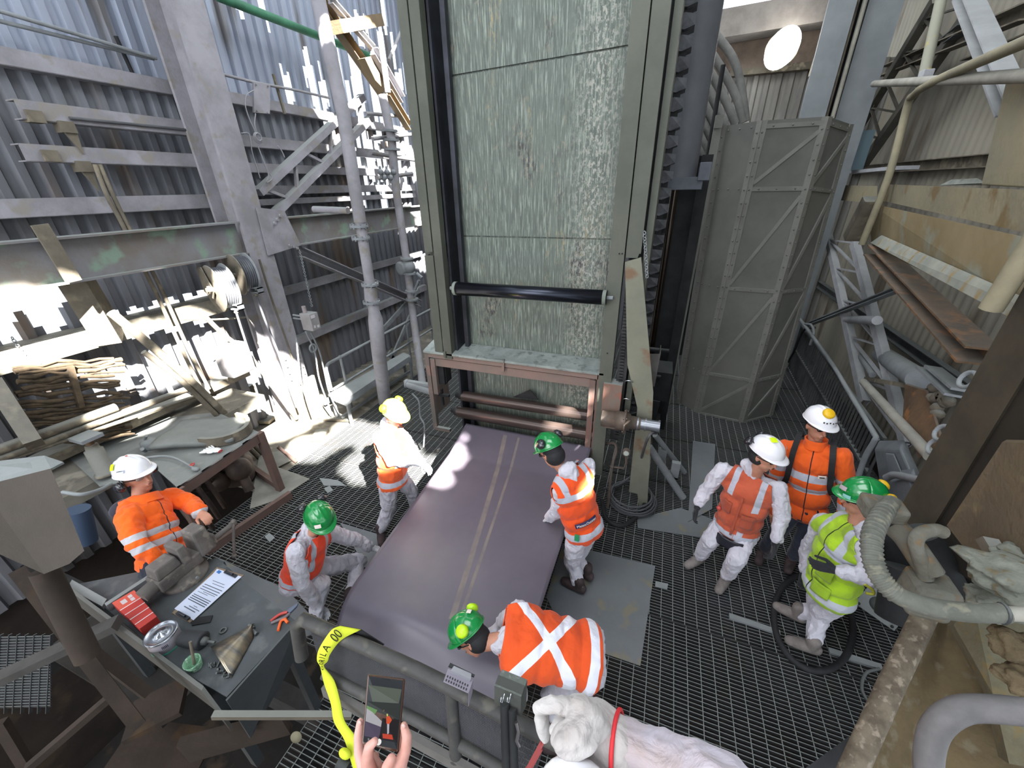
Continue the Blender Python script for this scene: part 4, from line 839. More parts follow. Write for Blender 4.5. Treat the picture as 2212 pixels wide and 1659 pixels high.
# fan of thick hoses behind it
HS = mat('thick_grey_hose', '#6e6e6a', '#5b5b58', rough=.75, scale=4, dust=.25)
o = MB().box((-.3, 9.4, 0), (1.2, 9.45, 4.3)).build('dark_backdrop', DARK); tag(o, 'dark backdrop sheet added behind the lower hoses', 'sheet')  # backdrop added to darken the gap behind the lower hoses
spec = [((1527, 50), (1580, 120), (1600, 180), (1612, 262), 8.4), ((1525, 95), (1565, 160), (1592, 215), (1605, 265), 8.2), ((1520, 130), (1548, 180), (1575, 235), (1588, 268), 8.0),
        ((1515, 165), (1540, 215), (1562, 262), (1570, 280), 7.9), ((1512, 205), (1532, 245), (1552, 290), (1556, 305), 7.8), ((1506, 235), (1522, 272), (1543, 315), (1548, 325), 7.8),
        ((1503, 270), (1515, 300), (1538, 345), (1545, 352), 7.7), ((1500, 300), (1512, 322), (1530, 360), (1540, 370), 7.7), ((1496, 345), (1508, 365), (1528, 395), (1536, 405), 7.7),
        ((1494, 385), (1505, 402), (1524, 430), (1532, 440), 7.6), ((1492, 425), (1503, 440), (1520, 468), (1528, 478), 7.6), ((1490, 465), (1500, 478), (1516, 502), (1522, 512), 7.6), ((1488, 505), (1497, 515), (1510, 537), (1518, 548), 7.6), ((1486, 545), (1494, 555), (1506, 572), (1512, 580), 7.6)]
for k, (a, b_, c, d, y) in enumerate(spec):
    o = MB().tube(smooth_path([PY(a[0]-40, a[1]-70, y), PY(*a, y), PY(*b_, y), PY(*c, y), PY(*d, y)], 6), .058).build('thick_hose', HS)
    o['group'] = 'hoses fanning out behind the sheet guard'; od = ['topmost', 'second', 'third', 'fourth', 'fifth', 'sixth', 'seventh', 'eighth', 'ninth', 'tenth', 'eleventh', 'twelfth', 'thirteenth', 'lowest'][k]
    tag(o, od+(' thick grey hose in the fan of hoses left of the sheet guard' if k in (0, 13) else ' thick grey hose from the top of the fan left of the sheet guard'), 'hose')
g = MB(); g.cyl((.42, 7.2, .2), (.40, 7.2, 5), .03); o = g.build('upright_conduit', DARK); tag(o, 'thin dark conduit between the mast and the fan of hoses', 'conduit')
# columns at the back right
GBL = mat('smooth_grey_column', '#83888a', '#6f7477', rough=.75, scale=.9, dust=.2)
t = thing('back_column', (2.0, 9.0, 0), 'broad grey steel column rising behind the guard', 'column')
g = MB(); g.box((1.80, 9.0, 0), (2.16, 9.05, 7.2)); g.build('flange_face', GBL, t)
g = MB(); g.box((2.10, 9.05, 0), (2.16, 9.5, 7.2)); g.build('web', DARK, t)
t = thing('back_column', (2.55, 9.3, 0), 'second broad grey column with a pale pipe down its edge, right of the first', 'column')
g = MB(); g.box((2.36, 9.2, 0), (2.80, 9.7, 7.4)); g.build('shaft', GBL, t)
g = MB(); g.cyl((2.30, 9.12, 3.9), (2.28, 9.12, 7.4), .032); g.build('edge_pipe', mat('pale_pipe', '#a5a396', '#8c8a80', rough=.7), t)
g = MB(); g.cyl((2.22, 9.15, 3.9), (2.20, 9.15, 7.4), .02); g.build('thin_pipe', GB, t)
g = MB(); g.box((2.16, 9.5, 0), (2.36, 9.55, 7.3)); g.build('recess_plate', DARK, t)
o = MB().box((2.82, 9.6, 3.75), (3.10, 9.65, 4.35)).build('pale_blue_sheet', flat('pale_blue_sheet', '#6b8089', .8)); tag(o, 'pale blue sheet glimpsed behind the lattice mast', 'sheet')
# upper back platform beams with bright lamp
o = MB().bar(PY(1545, 62, 11.1), PY(1815, 16, 11.1), .5, .44).build('lintel_beam', mat('sunlit_grey_beam', '#8f8983', '#7d7771', rough=.85)); tag(o, 'dusty lintel beam below the bright roof gap', 'beam')
o = MB().bar(PY(1575, 160, 11.5), PY(1760, 142, 11.5), .2, .12).build('cross_rail', GB); tag(o, 'thin rail on the back wall under the bright lamp', 'rail')
a = PY(1555, 60, 11.45); b_ = PY(1790, 160, 11.45); o = MB().box((a.x, 11.49, PY(1700, 155, 11.45).z), (b_.x+.05, 11.56, PY(1700, 45, 11.45).z)).build('shade_board', mat('brown_shade_board', '#7b6d62', '#655a51', rough=.9)); tag(o, 'dim brown board behind the bright lamp', 'board')
o = MB().bar(PY(1790, 55, 10.3), PY(1755, 165, 10.3), .12, .12).build('diagonal_strut', GB); tag(o, 'dusty strut slanting down right of the bright lamp', 'strut')
# flood lamp
t = thing('flood_lamp', PY(1688, 104, 10.6), 'glaring oval lamp high on the back wall above the guard', 'lamp')
em, tt, bb = new_mat('lamp_glow'); bb.inputs['Emission Color'].default_value = (1, .98, .93, 1); bb.inputs['Emission Strength'].default_value = 30
c = PY(1690, 104, 10.6); g = MB(); g.ball(c, (.26, .04, .34), 24, 12, M.Rotation(.45, 3, 'Y')); g.build('lens', em, t)
g = MB(); g.lathe(c+V((0, .05, 0)), (0, 1, 0), [(0, .28), (.1, .2), (.15, .05)], 24); g.build('housing', GB, t)
# lattice masts
def lattice(name, A0, A1, B0, B1, n, lab, m, w=.10, plates=True, off=(0, 0, 0), pw=.17, zig=True):
    t = thing(name, (V(A0)+V(B0))/2, lab, 'lattice'); A0, A1, B0, B1 = map(V, (A0, A1, B0, B1))
    for a, b_ in ((A0, A1), (B0, B1)):
        g = MB(); g.channel(a, b_, w, w*.8, .012, (b_-a).cross(B0-A0)); g.build('chord', m, t)
    nn = (A1-A0).cross(B0-A0).normalized()
    for i in range(n):
        p = A0+(A1-A0)*((i+.5)/n); q = B0+(B1-B0)*((i+1.0)/n); q0 = B0+(B1-B0)*(i/n); cr = (q-p).normalized()
        g = MB(); g.bar(p, q, .022, .045, nn); g.build('lacing_bar', m, t); g = MB(); g.bar(p, q0, .022, .045, nn); g.build('lacing_bar', m, t)
        dd = (A1-A0).normalized(); sd = (B0-A0).normalized()
        for c, s in ((p, 1), (q, -1)):
            g = MB(); cc = c+sd*s*.05; g.prism([cc-dd*pw*.6-sd*s*.06, cc+dd*pw*.6-sd*s*.06, cc+dd*pw*.4+sd*s*.07, cc-dd*pw*.4+sd*s*.07], nn*.012); g.build('gusset', m, t)
    return t
lattice('lattice_mast', PX(2022, 0, 3.2), PX(1838, 305, 3.2), PX(2110, 5, 3.2), PX(1868, 352, 3.2), 5, 'dark laced mast leaning in front of the right wall, high up', mat('dark_olive_steel', '#4c4942', '#3c3a35', rough=.8), w=.13)
WM = mat('pale_lilac_steel', '#a3a4a8', '#8d8e90', rough=.85, scale=3, dust=.4)
def RX(px, py, x=2.95): return PX(px, py, x)
lattice('lattice_mast', RX(1785, 490), RX(1868, 870), RX(1846, 525), RX(1960, 960), 5, 'pale dusty laced mast standing right of the guard', WM, w=.11, pw=.22)
# wall beams
rail(4.4, 12, 3.62, 3.78, .1, .14, 'upper rail on the right corrugated wall', GB)
rail(3.2, 12, 3.62, 1.35, .1, .14, 'low rail on the right corrugated wall', GD)
o = MB().bar(RX(1850, 372, 3.1), RX(1958, 362, 3.1), .3, .05).build('ledge_plate', WM); tag(o, 'pale dusty plate across the foot of the dark mast', 'plate')
# scaffold tubes
SCF = mat('scaffold_tube', '#9a968c', '#85827a', rough=.8, scale=3, dust=.2)
o = MB().cyl(PX(1888, 181, 2.6), PX(2600, 143, 1.85), .042).build('scaffold_tube', SCF); tag(o, 'level scaffold tube with an open end at upper right', 'tube')
o = MB().tube(smooth_path([PX(1862, 528, 2.45), PX(1920, 380, 2.45), PX(1960, 230, 2.45), PX(1975, 205, 2.4), PX(2010, 180, 2.25), PX(2250, 75, 1.9), PX(2500, -30, 1.6)], 4), .04).build('bent_tube', mat('yellowish_tube', '#8f8871', '#7c7663', rough=.85, dust=.2)); tag(o, 'yellowish tube rising past the beam then bending up to the right', 'tube')
o = MB().cyl(PX(2035, -10, 2.7), PX(1990, 190, 2.6), .055).build('yellow_stained_tube', mat('yellow_stain_tube', '#8a8a7c', '#b39a3c', rough=.85, scale=2, lo=.5, hi=.56)); tag(o, 'upright tube with yellow paint left of the pale diagonal', 'tube')
t = thing('tube_clamp', PX(1998, 172, 2.5), 'bolted clamp where the two scaffold tubes cross', 'clamp')
c = PX(1996, 172, 2.5); g = MB(); g.box(c+V((-.05, -.06, -.06)), c+V((.05, .06, .09))); g.build('clamp_body', WM, t, bevel=.01)
g = MB()
for k in range(4): g.cyl(c+V((-.02, -.05-.035*k, -.09)), c+V((-.02, -.05-.035*k, -.05)), .015, 10)
g.build('bolts', WM, t)
brace(PX(2085, -15, 2.6), PX(2190, 235, 2.4), .16, .10, 'broad pale diagonal strut at upper right', m=WM)
brace(PX(1905, 155, 3.3), PX(2230, 20, 3.1), .14, .14, 'brown strut behind the scaffold tubes', m=GB)
brace(PX(2000, 130, 3.4), PX(2090, 60, 3.2), .22, .1, 'dark wide strut between the yellow tube and the pale diagonal', m=GD)
brace(PX(2080, 140, 3.3), PX(2450, -5, 3.1), .1, .1, 'thin dusty strut at the upper right corner', m=GB)
# ochre box beams
t = thing('ochre_beam', PX(2050, 470, 2.6), 'deep dusty ochre box beam jutting in from the right edge', 'beam')
a0, a1 = PX(1908, 396, 2.65), PX(2260, 425, 2.2)
f0, f1 = PX(1905, 432, 2.60), PX(2260, 500, 2.1)
g = MB(); g.prism([PX(1912, 398, 2.65), PX(2600, 425, 1.6), PX(2600, 588, 1.6), PX(1908, 434, 2.65)], (.05, .25, 0)); g.build('upper_face', GY, t, bevel=.01)
g = MB(); g.prism([PX(1885, 440, 2.66), PX(2600, 597, 1.62), PX(2560, 872, 1.62), PX(1893, 535, 2.66)], (.05, .3, 0)); g.build('lower_face', mat('ochre_web', '#8f8062', '#807152', '#8a8a7a', rough=.95, scale=1.2, bump=.4, bscale=18), t)
g = MB(); g.prism([PX(1885, 522, 2.5), PX(1905, 508, 2.5), PX(2500, 768, 1.6), PX(2440, 806, 1.6)], (0, .05, -.02)); g.build('lower_flange', mat('pale_caked_flange', '#96968a', '#84877f', '#8d7a55', rough=.95, scale=3, bump=.8, bscale=12), t)
g = MB(); g.prism([PX(1815, 400, 2.9), PX(1895, 402, 2.9), PX(1895, 440, 2.9), PX(1808, 432, 2.9)], (.05, .2, 0)); g.build('end_stub', GY, t)
g = MB(); g.bar(PX(1890, 430, 2.6), PX(1845, 515, 2.6), .25, .16); g.build('end_plate', GB, t)
t = thing('ochre_hood', PX(2130, 330, 2.3), 'large dusty ochre hood standing on the box beam at the right edge', 'hood')
g = MB(); g.prism([PX(2175, 170, 2.2), PX(2430, 120, 1.95), PX(2430, 418, 1.95), PX(2120, 400, 2.2)], (.3, .4, 0)); g.build('hood_body', GY, t, bevel=.01)
o = MB().prism([PX(2030, 400, 2.45), PX(2055, 388, 2.45), PX(2110, 385, 2.35), PX(2130, 395, 2.3), PX(2150, 400, 2.3)], (.2, .4, .0)).build('dust_heap', mat('dust_heap', '#83867f', '#6d706b', rough=1, scale=10, bump=1, bscale=14)); tag(o, 'heap of grey dust on top of the ochre box beam', 'dust heap')
o = MB().cyl(PX(2255, 490, 1.62), PX(2140, 668, 1.62), .046).build('beam_pipe', mat('yellowish_tube')); tag(o, 'yellowish pipe slanting across the box beam at the right edge', 'pipe')
# rusty braces and dark bulk lower right
brace(PX(1890, 540, 2.55), PX(2115, 770, 2.25), .2, .12, 'rusty brown channel slanting down below the ochre beam', m=GR)
brace(PX(1735, 705, 2.95), PX(1965, 615, 2.8), .08, .05, 'dusty flat strut bolted across the pale laced mast', m=G)
t = thing('inclined_beam', PX(2100, 850, 1.9), 'massive dark inclined beam running down the right edge', 'beam')
g = MB(); g.prism([PX(2290, 480, 1.7), PX(2330, 620, 1.7), PX(1990, 1180, 1.7), PX(1925, 1130, 1.7)], (.03, .02, 0)); g.build('edge_flange', mat('dark_brown_beam', '#463e33', '#373128', rough=.9, scale=3), t)
g = MB(); g.prism([PX(2290, 560, 1.72), PX(2500, 700, 1.72), PX(2300, 1400, 1.72), PX(1950, 1150, 1.72)], (.02, .02, 0)); g.build('side_web', mat('dark_web', '#2c2720', '#231f1a', rough=.95), t)
t = thing('brown_cover', PX(2100, 1080, 1.5), 'tilted dusty brown cover plate at the right edge', 'cover')
g = MB(); g.prism([PX(2165, 955, 1.5), PX(2600, 970, 1.4), PX(2600, 1290, 1.4), PX(2080, 1180, 1.5), PX(2045, 1135, 1.5)], (.03, .03, 0)); g.build('cover_plate', mat('brown_cover_plate', '#5f523f', '#554a3d', '#675a43', rough=.95, scale=3, bump=.5), t)
g = MB(); g.prism([PX(2140, 1172, 1.44), PX(2158, 1165, 1.44), PX(2188, 1212, 1.44), PX(2168, 1216, 1.44)], (-.05, 0, 0)); g.build('rib', GB, t)
# ladder-grating fence and handrail on the right
t = thing('bar_fence', (2.75, 6.5, 0), 'dark fence of upright bars along the right edge of the grating', 'fence')
fa, fb = V((2.82, 9.3, 0)), V((2.62, 4.9, 0)); nb = 44
for i in range(nb):
    p = fa+(fb-fa)*(i/(nb-1)); g = MB(); g.box((p.x-.012, p.y-.006, .05), (p.x+.012, p.y+.006, .98)); g.build('bar', GD, t)
for z in (.05, .5, .98):
    g = MB(); g.bar(fa+V((0, 0, z)), fb+V((0, 0, z)), .04, .03); g.build('rail', GD, t)
t = thing('handrail', (2.6, 6, 0), 'grey tubular handrail sloping along the bar fence', 'railing')
g = MB(); g.tube(smooth_path([PX(1728, 690, 2.68), PX(1745, 712, 2.66), PX(1800, 790, 2.6), PX(1830, 840, 2.58), PX(1887, 935, 2.52), PX(1890, 950, 2.5), PX(1870, 985, 2.5), PX(1850, 1040, 2.5)], 4), .028); g.build('top_rail', G, t)
g = MB(); g.tube(smooth_path([PX(1733, 700, 2.67), PX(1752, 702, 2.67), PX(1758, 720, 2.66), PX(1750, 745, 2.66)], 4), .022); g.build('hook_end', G, t)
o = MB().tube(smooth_path([PX(1760, 708, 2.7), PX(1735, 715, 2.7), PX(1715, 760, 2.75), PX(1700, 792, 2.8), PX(1712, 830, 2.8), PX(1728, 865, 2.8)], 5), .02).build('black_hose', BLK); tag(o, 'black hose looped over the handrail end right of the guard', 'hose')
o = MB().cyl(PX(1865, 825, 2.75), PX(2010, 985, 2.2), .045).build('slanting_pipe', SCF); tag(o, 'grey pipe slanting across the foot of the pale mast', 'pipe')
o = MB().cyl(PX(1885, 810, 2.9), PX(1860, 770, 3.0), .04).build('pipe_elbow', G); tag(o, 'bent pipe stub above the slanting grey pipe', 'pipe')
o = MB().bar(PX(1870, 818, 2.9), PX(1970, 835, 2.7), .04, .05).build('flat_strut', GB); tag(o, 'olive flat strut meeting the slanting grey pipe', 'strut')
o = MB().cyl(PX(1905, 765, 3.1), PX(1985, 820, 2.7), .11).build('duct_pipe', G); tag(o, 'wide dusty duct pipe behind the pale mast', 'duct')
o = MB().cyl(PX(1830, 690, 2.95), PX(1895, 692, 2.8), .06).build('cross_pipe', WM); tag(o, 'pale pipe stub across the mast below the bolted strut', 'pipe')
t = thing('timber_planks', PX(2040, 830, 2.5), 'dusty planks leaning over rubble behind the inclined beam', 'planks')
for k in range(2):
    g = MB(); g.bar(PX(1995+k*20, 795-k*2, 2.5), PX(2062+k*15, 855-k*12, 2.3), .12, .02); g.build('plank', G, t)
r_ = random.Random(11)
for k in range(11):
    px, py = 2005+r_.uniform(0, 50), 820+r_.uniform(0, 75); px += (py-820)*.25
    g = MB(); c = PX(px, py, 2.45); g.ball(c, (.05, .06, .045), 7, 5, M.Rotation(r_.random()*3, 3, 'X')); o = g.build('rubble_stone', GB); o['group'] = 'rubble behind the inclined beam'; tag(o, 'dusty stone in the rubble heap under the leaning planks', 'stone')
o = MB().prism([PX(1955, 830, 2.55), PX(2000, 845, 2.5), PX(2035, 960, 2.3), PX(1985, 990, 2.3), PX(1950, 900, 2.45)], (.03, .03, 0)).build('rubble_tray', GR); tag(o, 'brown sheet tray holding the rubble', 'tray')
for k, (px, py) in enumerate(((2090, 820), (2035, 935), (2020, 965))):
    c = PX(px, py, 1.74); o = MB().tube(torus_path(c, .05, 14, ex=(0, 1, 0), ey=(.3, 0, .9)), .012, 8, closed=True).build('lifting_ring', G); tag(o, ['upper lifting ring on the inclined beam', 'middle lifting ring on the inclined beam', 'lower broad ring on the inclined beam'][k], 'ring')
# electrical boxes
t = thing('electrical_box', PX(1915, 1010, 2.35), 'grey moulded electrical box at the lower end of the handrail', 'electrical box')
BX = mat('blue_grey_plastic', '#6f7479', '#5f6468', rough=.7, dust=.2)
a, b_, c, d = PX(1888, 970, 2.4), PX(1945, 972, 2.25), PX(1985, 1065, 2.2), PX(1905, 1075, 2.35)
g = MB(); g.prism([a, b_, c, d], (.12, .22, 0)); g.build('body', BX, t, bevel=.02)
g = MB(); g.prism([PX(1915, 978, 2.28), PX(1932, 980, 2.26), PX(1970, 1068, 2.2), PX(1930, 1070, 2.25)], (-.015, -.02, 0)); g.build('ribbed_lid', BX, t, bevel=.006)
g = MB(); g.tube(smooth_path([PX(1915, 1032, 2.1), PX(1935, 1026, 2.1), PX(1990, 1038, 2.1)]), .03); o = g.build('conduit', G); tag(o, 'short conduit across the two electrical boxes', 'conduit')
t = thing('electrical_box', PX(1945, 1065, 2.2), 'second grey electrical box, nearer, behind the green helmet', 'electrical box')
g = MB(); g.prism([PX(1920, 1042, 2.15), PX(1965, 1040, 2.1), PX(1990, 1100, 2.05), PX(1945, 1115, 2.1)], (.12, .22, 0)); g.build('body', BX, t, bevel=.015)
# flange plate and loop hose on floor
t = thing('flange_plate', PZ(1905, 1310, 0), 'square flange plate with a round hole, propped on the grating', 'flange')
c = PZ(1905, 1310, .12); ex = (PZ(1965, 1335, .12)-PZ(1890, 1285, .12)).normalized(); ey = V((-ex.y*.8, ex.x*.8, .6)).normalized()
vs = []; n = 32; N = ex.cross(ey)
for i in range(n):
    a = 2*math.pi*i/n; q = max(abs(math.cos(a)), abs(math.sin(a))); vs.append(c+ex*math.cos(a)*.15/q+ey*math.sin(a)*.12/q)
for i in range(n): a = 2*math.pi*i/n; vs.append(c+ex*.09*math.cos(a)+ey*.075*math.sin(a))
g = MB(); vv = vs+[v-N*.015 for v in vs]; f = []
for i in range(n): j = (i+1) % n; f += [(i, j, n+j, n+i), (2*n+i, 3*n+i, 3*n+j, 2*n+j), (i, 2*n+i, 2*n+j, j), (n+i, n+j, 3*n+j, 3*n+i)]
g.add(vv, f); g.build('plate', G, t)
g = MB()
for a in (-1, 1):
    for b_ in (-1, 1): g.lathe(c+ex*.125*a+ey*.1*b_, N, [(0, .012), (.012, .012), (.012, 0)], 8)
g.build('bolts', DARK, t)
g = MB(); g.cyl(c-N*.02, c-N*.2+V((.1, .05, 0)), .1); g.build('duct_stub', GD, t)
c = PZ(1757, 1362, .03); pts = []
for i in range(30):
    a = 2*math.pi*i/30; pts.append(PZ(1757+85*math.cos(a)+12*math.sin(a), 1345+105*math.sin(a), .03))
o = MB().tube(pts, .026, 10, closed=True).build('hose_loop', BLK); tag(o, 'black hose lying in a loop around the green-vested man\'s boots', 'hose')
o = MB().tube(smooth_path([PZ(1900, 1445, .02), PZ(1870, 1455, .02), PZ(1862, 1490, .02), PZ(1885, 1530, .02)]), .012).build('thin_hose', GD); tag(o, 'thin dark hose curl near the slanting chute edge', 'hose')
# foreground right: slanted trough, pipes, levers, rubble
FO = mat('foreground_ochre', '#64573f', '#554935', '#6a614f', rough=.95, scale=6, bump=.5, bscale=40)
def DD(px, py, d): return PD(px, py, d)
t = thing('slanting_trough', DD(1990, 1500, 1.9), 'wide dusty ochre trough wall slanting across the lower right corner', 'trough')
g = MB()
def trf(u, v):
    a = DD(2010, 1300, 2.05); b_ = DD(1800, 1680, 1.75); c = DD(2300, 1720, 1.6); d = DD(2130, 1360, 1.9)
    p = (a*(1-v)+b_*v)*(1-u)+(d*(1-v)+c*v)*u; k = .035*math.sin(u*9.4+.8)
    return p+V((0, 0, k))
g.grid(trf, 40, 20); g.build('trough_face', FO, t, solid=.02)
g = MB(); g.prism([DD(1740, 1659, 1.75), DD(1835, 1590, 1.85), DD(1815, 1680, 1.78)], (.01, .0, -.03)); g.build('rubber_lip', BLK, t)
g = MB(); g.prism([DD(2100, 1290, 1.75), DD(2600, 1390, 1.5), DD(2600, 1720, 1.4), DD(2180, 1650, 1.5), DD(2145, 1500, 1.6), DD(2060, 1350, 1.8)], (.05, .08, -.1)); g.build('side_wall', mat('grey_ochre_caked', '#6a6755', '#5d5644', '#6f6042', rough=1, scale=8, bump=.9, bscale=22), t)
g = MB(); g.tube([DD(2000, 1325, 1.75), DD(1925, 1480, 1.62), DD(1830, 1690, 1.5)], .042, 18); o = g.build('slanting_pipe', mat('foreground_pipe', '#6b6253', '#4f463b', '#83786a', rough=.8, scale=14)); tag(o, 'worn rusty pipe slanting down from the lever bracket', 'pipe')
t = thing('lever_bracket', DD(2000, 1200, 1.5), 'heavy dust-caked lever bracket carrying the curved hose', 'bracket')
LV = mat('caked_lever', '#66655d', '#57544a', '#6a5841', rough=.95, scale=9, bump=.8, bscale=35)
g = MB(); g.tube(smooth_path([DD(1935, 1140, 1.62), DD(1960, 1160, 1.58), DD(1990, 1205, 1.52), DD(2010, 1245, 1.5)]), [.03]*18+[.05], 14) if 0 else g.tube(smooth_path([DD(1935, 1140, 1.62), DD(1960, 1165, 1.58), DD(1990, 1208, 1.52), DD(2012, 1240, 1.5)], 5), .042, 14); g.build('arm', LV, t)
g = MB(); g.tube(smooth_path([DD(2000, 1250, 1.5), DD(1985, 1200, 1.5), DD(1978, 1170, 1.5), DD(1990, 1152, 1.5), DD(2020, 1145, 1.5), DD(2038, 1150, 1.5)], 5), .024, 12); g.build('hook', LV, t)
c = DD(2020, 1270, 1.5); g = MB(); g.box(c+V((-.075, -.06, -.12)), c+V((.06, .07, .03))); g.build('block', LV, t, bevel=.02)
c = DD(1905, 1095, 1.62); g = MB(); g.box(c+V((-.06, -.04, -.05)), c+V((.08, .06, .02))); g.build('end_block', LV, t, bevel=.012)
HF = mat('foreground_hose', '#676861', '#575851', '#757365', rough=.85, scale=12, bump=.4, bscale=30)
g = MB(); pts = smooth_path([DD(1925, 1085, 1.62), DD(1900, 1120, 1.52), DD(1883, 1165, 1.45), DD(1890, 1225, 1.4), DD(1925, 1275, 1.36), DD(1985, 1305, 1.33), DD(2080, 1322, 1.3), DD(2170, 1325, 1.28)], 6); g.tube(pts, .030, 16); o = g.build('curved_hose', HF); tag(o, 'thick ribbed hose curving round the lever bracket', 'hose')
g = MB()
for i in range(3, 26):
    d = (pts[i+1]-pts[i-1]).normalized(); g.lathe(pts[i]-d*.004, d, [(0, .0305), (.004, .0345), (.009, .0305)], 16)
g.build('hose_rib', HF, o)['kind'] = 'stuff'
g = MB(); g.tube([DD(2165, 1325, 1.28), DD(2600, 1345, 1.15)], .022, 14); o2 = g.build('steel_pipe', SCF); tag(o2, 'thin grey pipe plugged into the curved hose end', 'pipe')
g = MB(); g.tube(torus_path(DD(2165, 1325, 1.28), .03, 14, ex=(0, 1, 0), ey=(0, 0, 1)), .005, 6, closed=True); g.build('clip', GD, o)
g = MB(); g.tube(smooth_path([DD(2015, 1720, 1.2), DD(2005, 1650, 1.2), DD(2018, 1580, 1.2), DD(2060, 1540, 1.18), DD(2120, 1530, 1.16), DD(2260, 1545, 1.1), DD(2450, 1590, 1.05)], 6), .035, 18); o = g.build('bent_hose', mat('violet_grey_hose', '#6a6768', '#585656', rough=.55, scale=6)); tag(o, 'smooth grey hose bending across the lower right corner', 'hose')
# rubble blocks at the right edge
r_ = random.Random(3)
def rock(c, s, lab, m, seed):
    r = random.Random(seed); bm = bmesh.new(); bmesh.ops.create_icosphere(bm, subdivisions=4, radius=1)
    bm.verts.index_update()
    for v in bm.verts:
        q_ = v.co*1.7+V((seed*3.1, 0, 0)); k = 1+.45*nz.noise(q_)+.16*nz.noise(q_*3.3)+.05*nz.noise(q_*9); v.co = V((v.co.x*s[0]*k, v.co.y*s[1]*k, v.co.z*s[2]*k))
    g = MB(); g.add([V(c)+v.co for v in bm.verts], [tuple(v.index for v in f.verts) for f in bm.faces], True); bm.free()
    o = g.build('rock_slab', m); tag(o, lab, 'rock'); return o
RK = mat('caked_rock', '#77796f', '#63655d', '#6a614c', rough=1, scale=12, bump=1, bscale=30)
rock(DD(2175, 1245, 1.45), (.13, .1, .05), 'layered grey caked slab beside the lever bracket', RK, 1)
rock(DD(2150, 1300, 1.5), (.08, .08, .04), 'smaller caked slab under the layered slab', RK, 2)
rock(DD(2195, 1395, 1.45), (.07, .07, .045), 'ochre caked lump on the trough edge', mat('ochre_rock', '#6d604a', '#5a4e3c', rough=1, bump=1), 3)
rock(DD(2205, 1470, 1.4), (.06, .06, .04), 'rust-brown lump below the ochre lump', mat('ochre_rock'), 4)
rock(DD(2195, 1200, 1.55), (.06, .05, .03), 'small pale lump above the layered slab', RK, 5)
# dark underside clutter right of the green man
for k, (a, b_, r, d) in enumerate((((1985, 1150), (2060, 1300), .09, 2.2), ((1900, 1090), (1960, 1330), .1, 2.9), ((1960, 1230), (1940, 1340), .12, 2.6))):
    o = MB().cyl(DD(*a, d), DD(*b_, d), r, 18).build('dark_duct', DARK); tag(o, ['dark duct behind the lever hook', 'dark duct behind the green-vested man', 'dark round duct above the flange plate'][k], 'duct')
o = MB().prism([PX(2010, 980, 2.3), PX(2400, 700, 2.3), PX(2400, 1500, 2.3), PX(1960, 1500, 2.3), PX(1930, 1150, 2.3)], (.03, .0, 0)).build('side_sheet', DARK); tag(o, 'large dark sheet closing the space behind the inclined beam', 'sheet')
# ================= FOREGROUND LEFT: BENCH, VISE, RAILING =================
BZ = 1.05
BP = mat('bench_plate_steel', '#505457', '#45494b', '#5d6062', rough=.8, scale=3, bump=.15)
BS = mat('bench_side_steel', '#43474a', '#3a3d3f', rough=.75, scale=2, dust=.15)
t = thing('vise_bench', (-2.9, .75, 0), 'grey steel workbench with raised side plates in the left foreground', 'workbench')
P_ = lambda x, y, z=BZ: PZ(x, y, z)
g = MB(); g.prism([P_(640, 1342), P_(490, 1505), P_(400, 1455), P_(165, 1262), P_(300, 1235), P_(470, 1205), P_(520, 1250)], (0, 0, -.012)); g.build('top_plate', BP, t)
g = MB(); a, b_ = P_(642, 1338, BZ+.03), P_(487, 1512, BZ+.03); g.prism([a, b_, b_-V((0, 0, .42)), PZ(655, 1385, BZ-.3)], (.012, 0, 0)); g.build('side_plate', BS, t)
g = MB(); a, b_, c = P_(115, 1240, BZ+.05), P_(440, 1482, BZ+.05), P_(487, 1545, BZ-.05); g.prism([a, b_, c, c-V((0, 0, .12)), b_-V((0, 0, .2)), a-V((0, 0, .22))], (.012, -.02, 0)); g.build('side_plate', mat('dusty_side_plate', '#5a5853', '#4c4a46', rough=.9, dust=.3), t)
g = MB(); a, b_ = P_(330, 1262, BZ+.02), P_(255, 1318, BZ+.02); a = P_(375, 1218, BZ+.03); g.bar(a, P_(232, 1312, BZ+.03), .035, .06); g.build('edge_angle', G, t)
for p in ((600, 1345), (440, 1462), (190, 1275), (470, 1215)):
    q = P_(*p); g = MB(); g.box((q.x-.03, q.y-.03, 0 if q.x > -4.6 else -.1), (q.x+.03, q.y+.03, BZ-.013)); g.build('leg', BS, t)
g = MB(); q = P_(215, 1300, BZ+.004); g.prism([P_(160, 1258, BZ), P_(235, 1300, BZ), P_(225, 1316, BZ), P_(150, 1275, BZ)], (0, 0, .03)); g.build('edge_flat', G, t)
# bench vise
c = P_(392, 1235); t = thing('bench_vise', c, 'big dusty bench vise bolted to the workbench corner', 'vise')
VS = mat('dusty_vise_iron', '#6f6a66', '#5b5754', '#7d776f', rough=.85, scale=6, bump=.3)
def D_(px, py, d): return PD(px, py, d)
vc = P_(400, 1245)
g = MB(); g.lathe(vc, (0, 0, 1), [(0, .15), (.03, .15), (.04, .11), (.07, .10)], 28); g.build('swivel_base', VS, t)
ax_ = (P_(455, 1175)-P_(360, 1250)).normalized(); ax_.z = 0; ax_.normalize(); sd = V((-ax_.y, ax_.x, 0))
def vb(g, f0, f1, s0, s1, z0, z1, tp=1.0):
    pts = []
    for z, k in ((z0, 1), (z1, tp)):
        for f, s in ((f0, s0), (f1, s0), (f1, s1), (f0, s1)):
            fm = (f0+f1)/2; pts.append(vc+ax_*(fm+(f-fm)*k)+sd*(s*k)+V((0, 0, z)))
    g.hexa(pts)
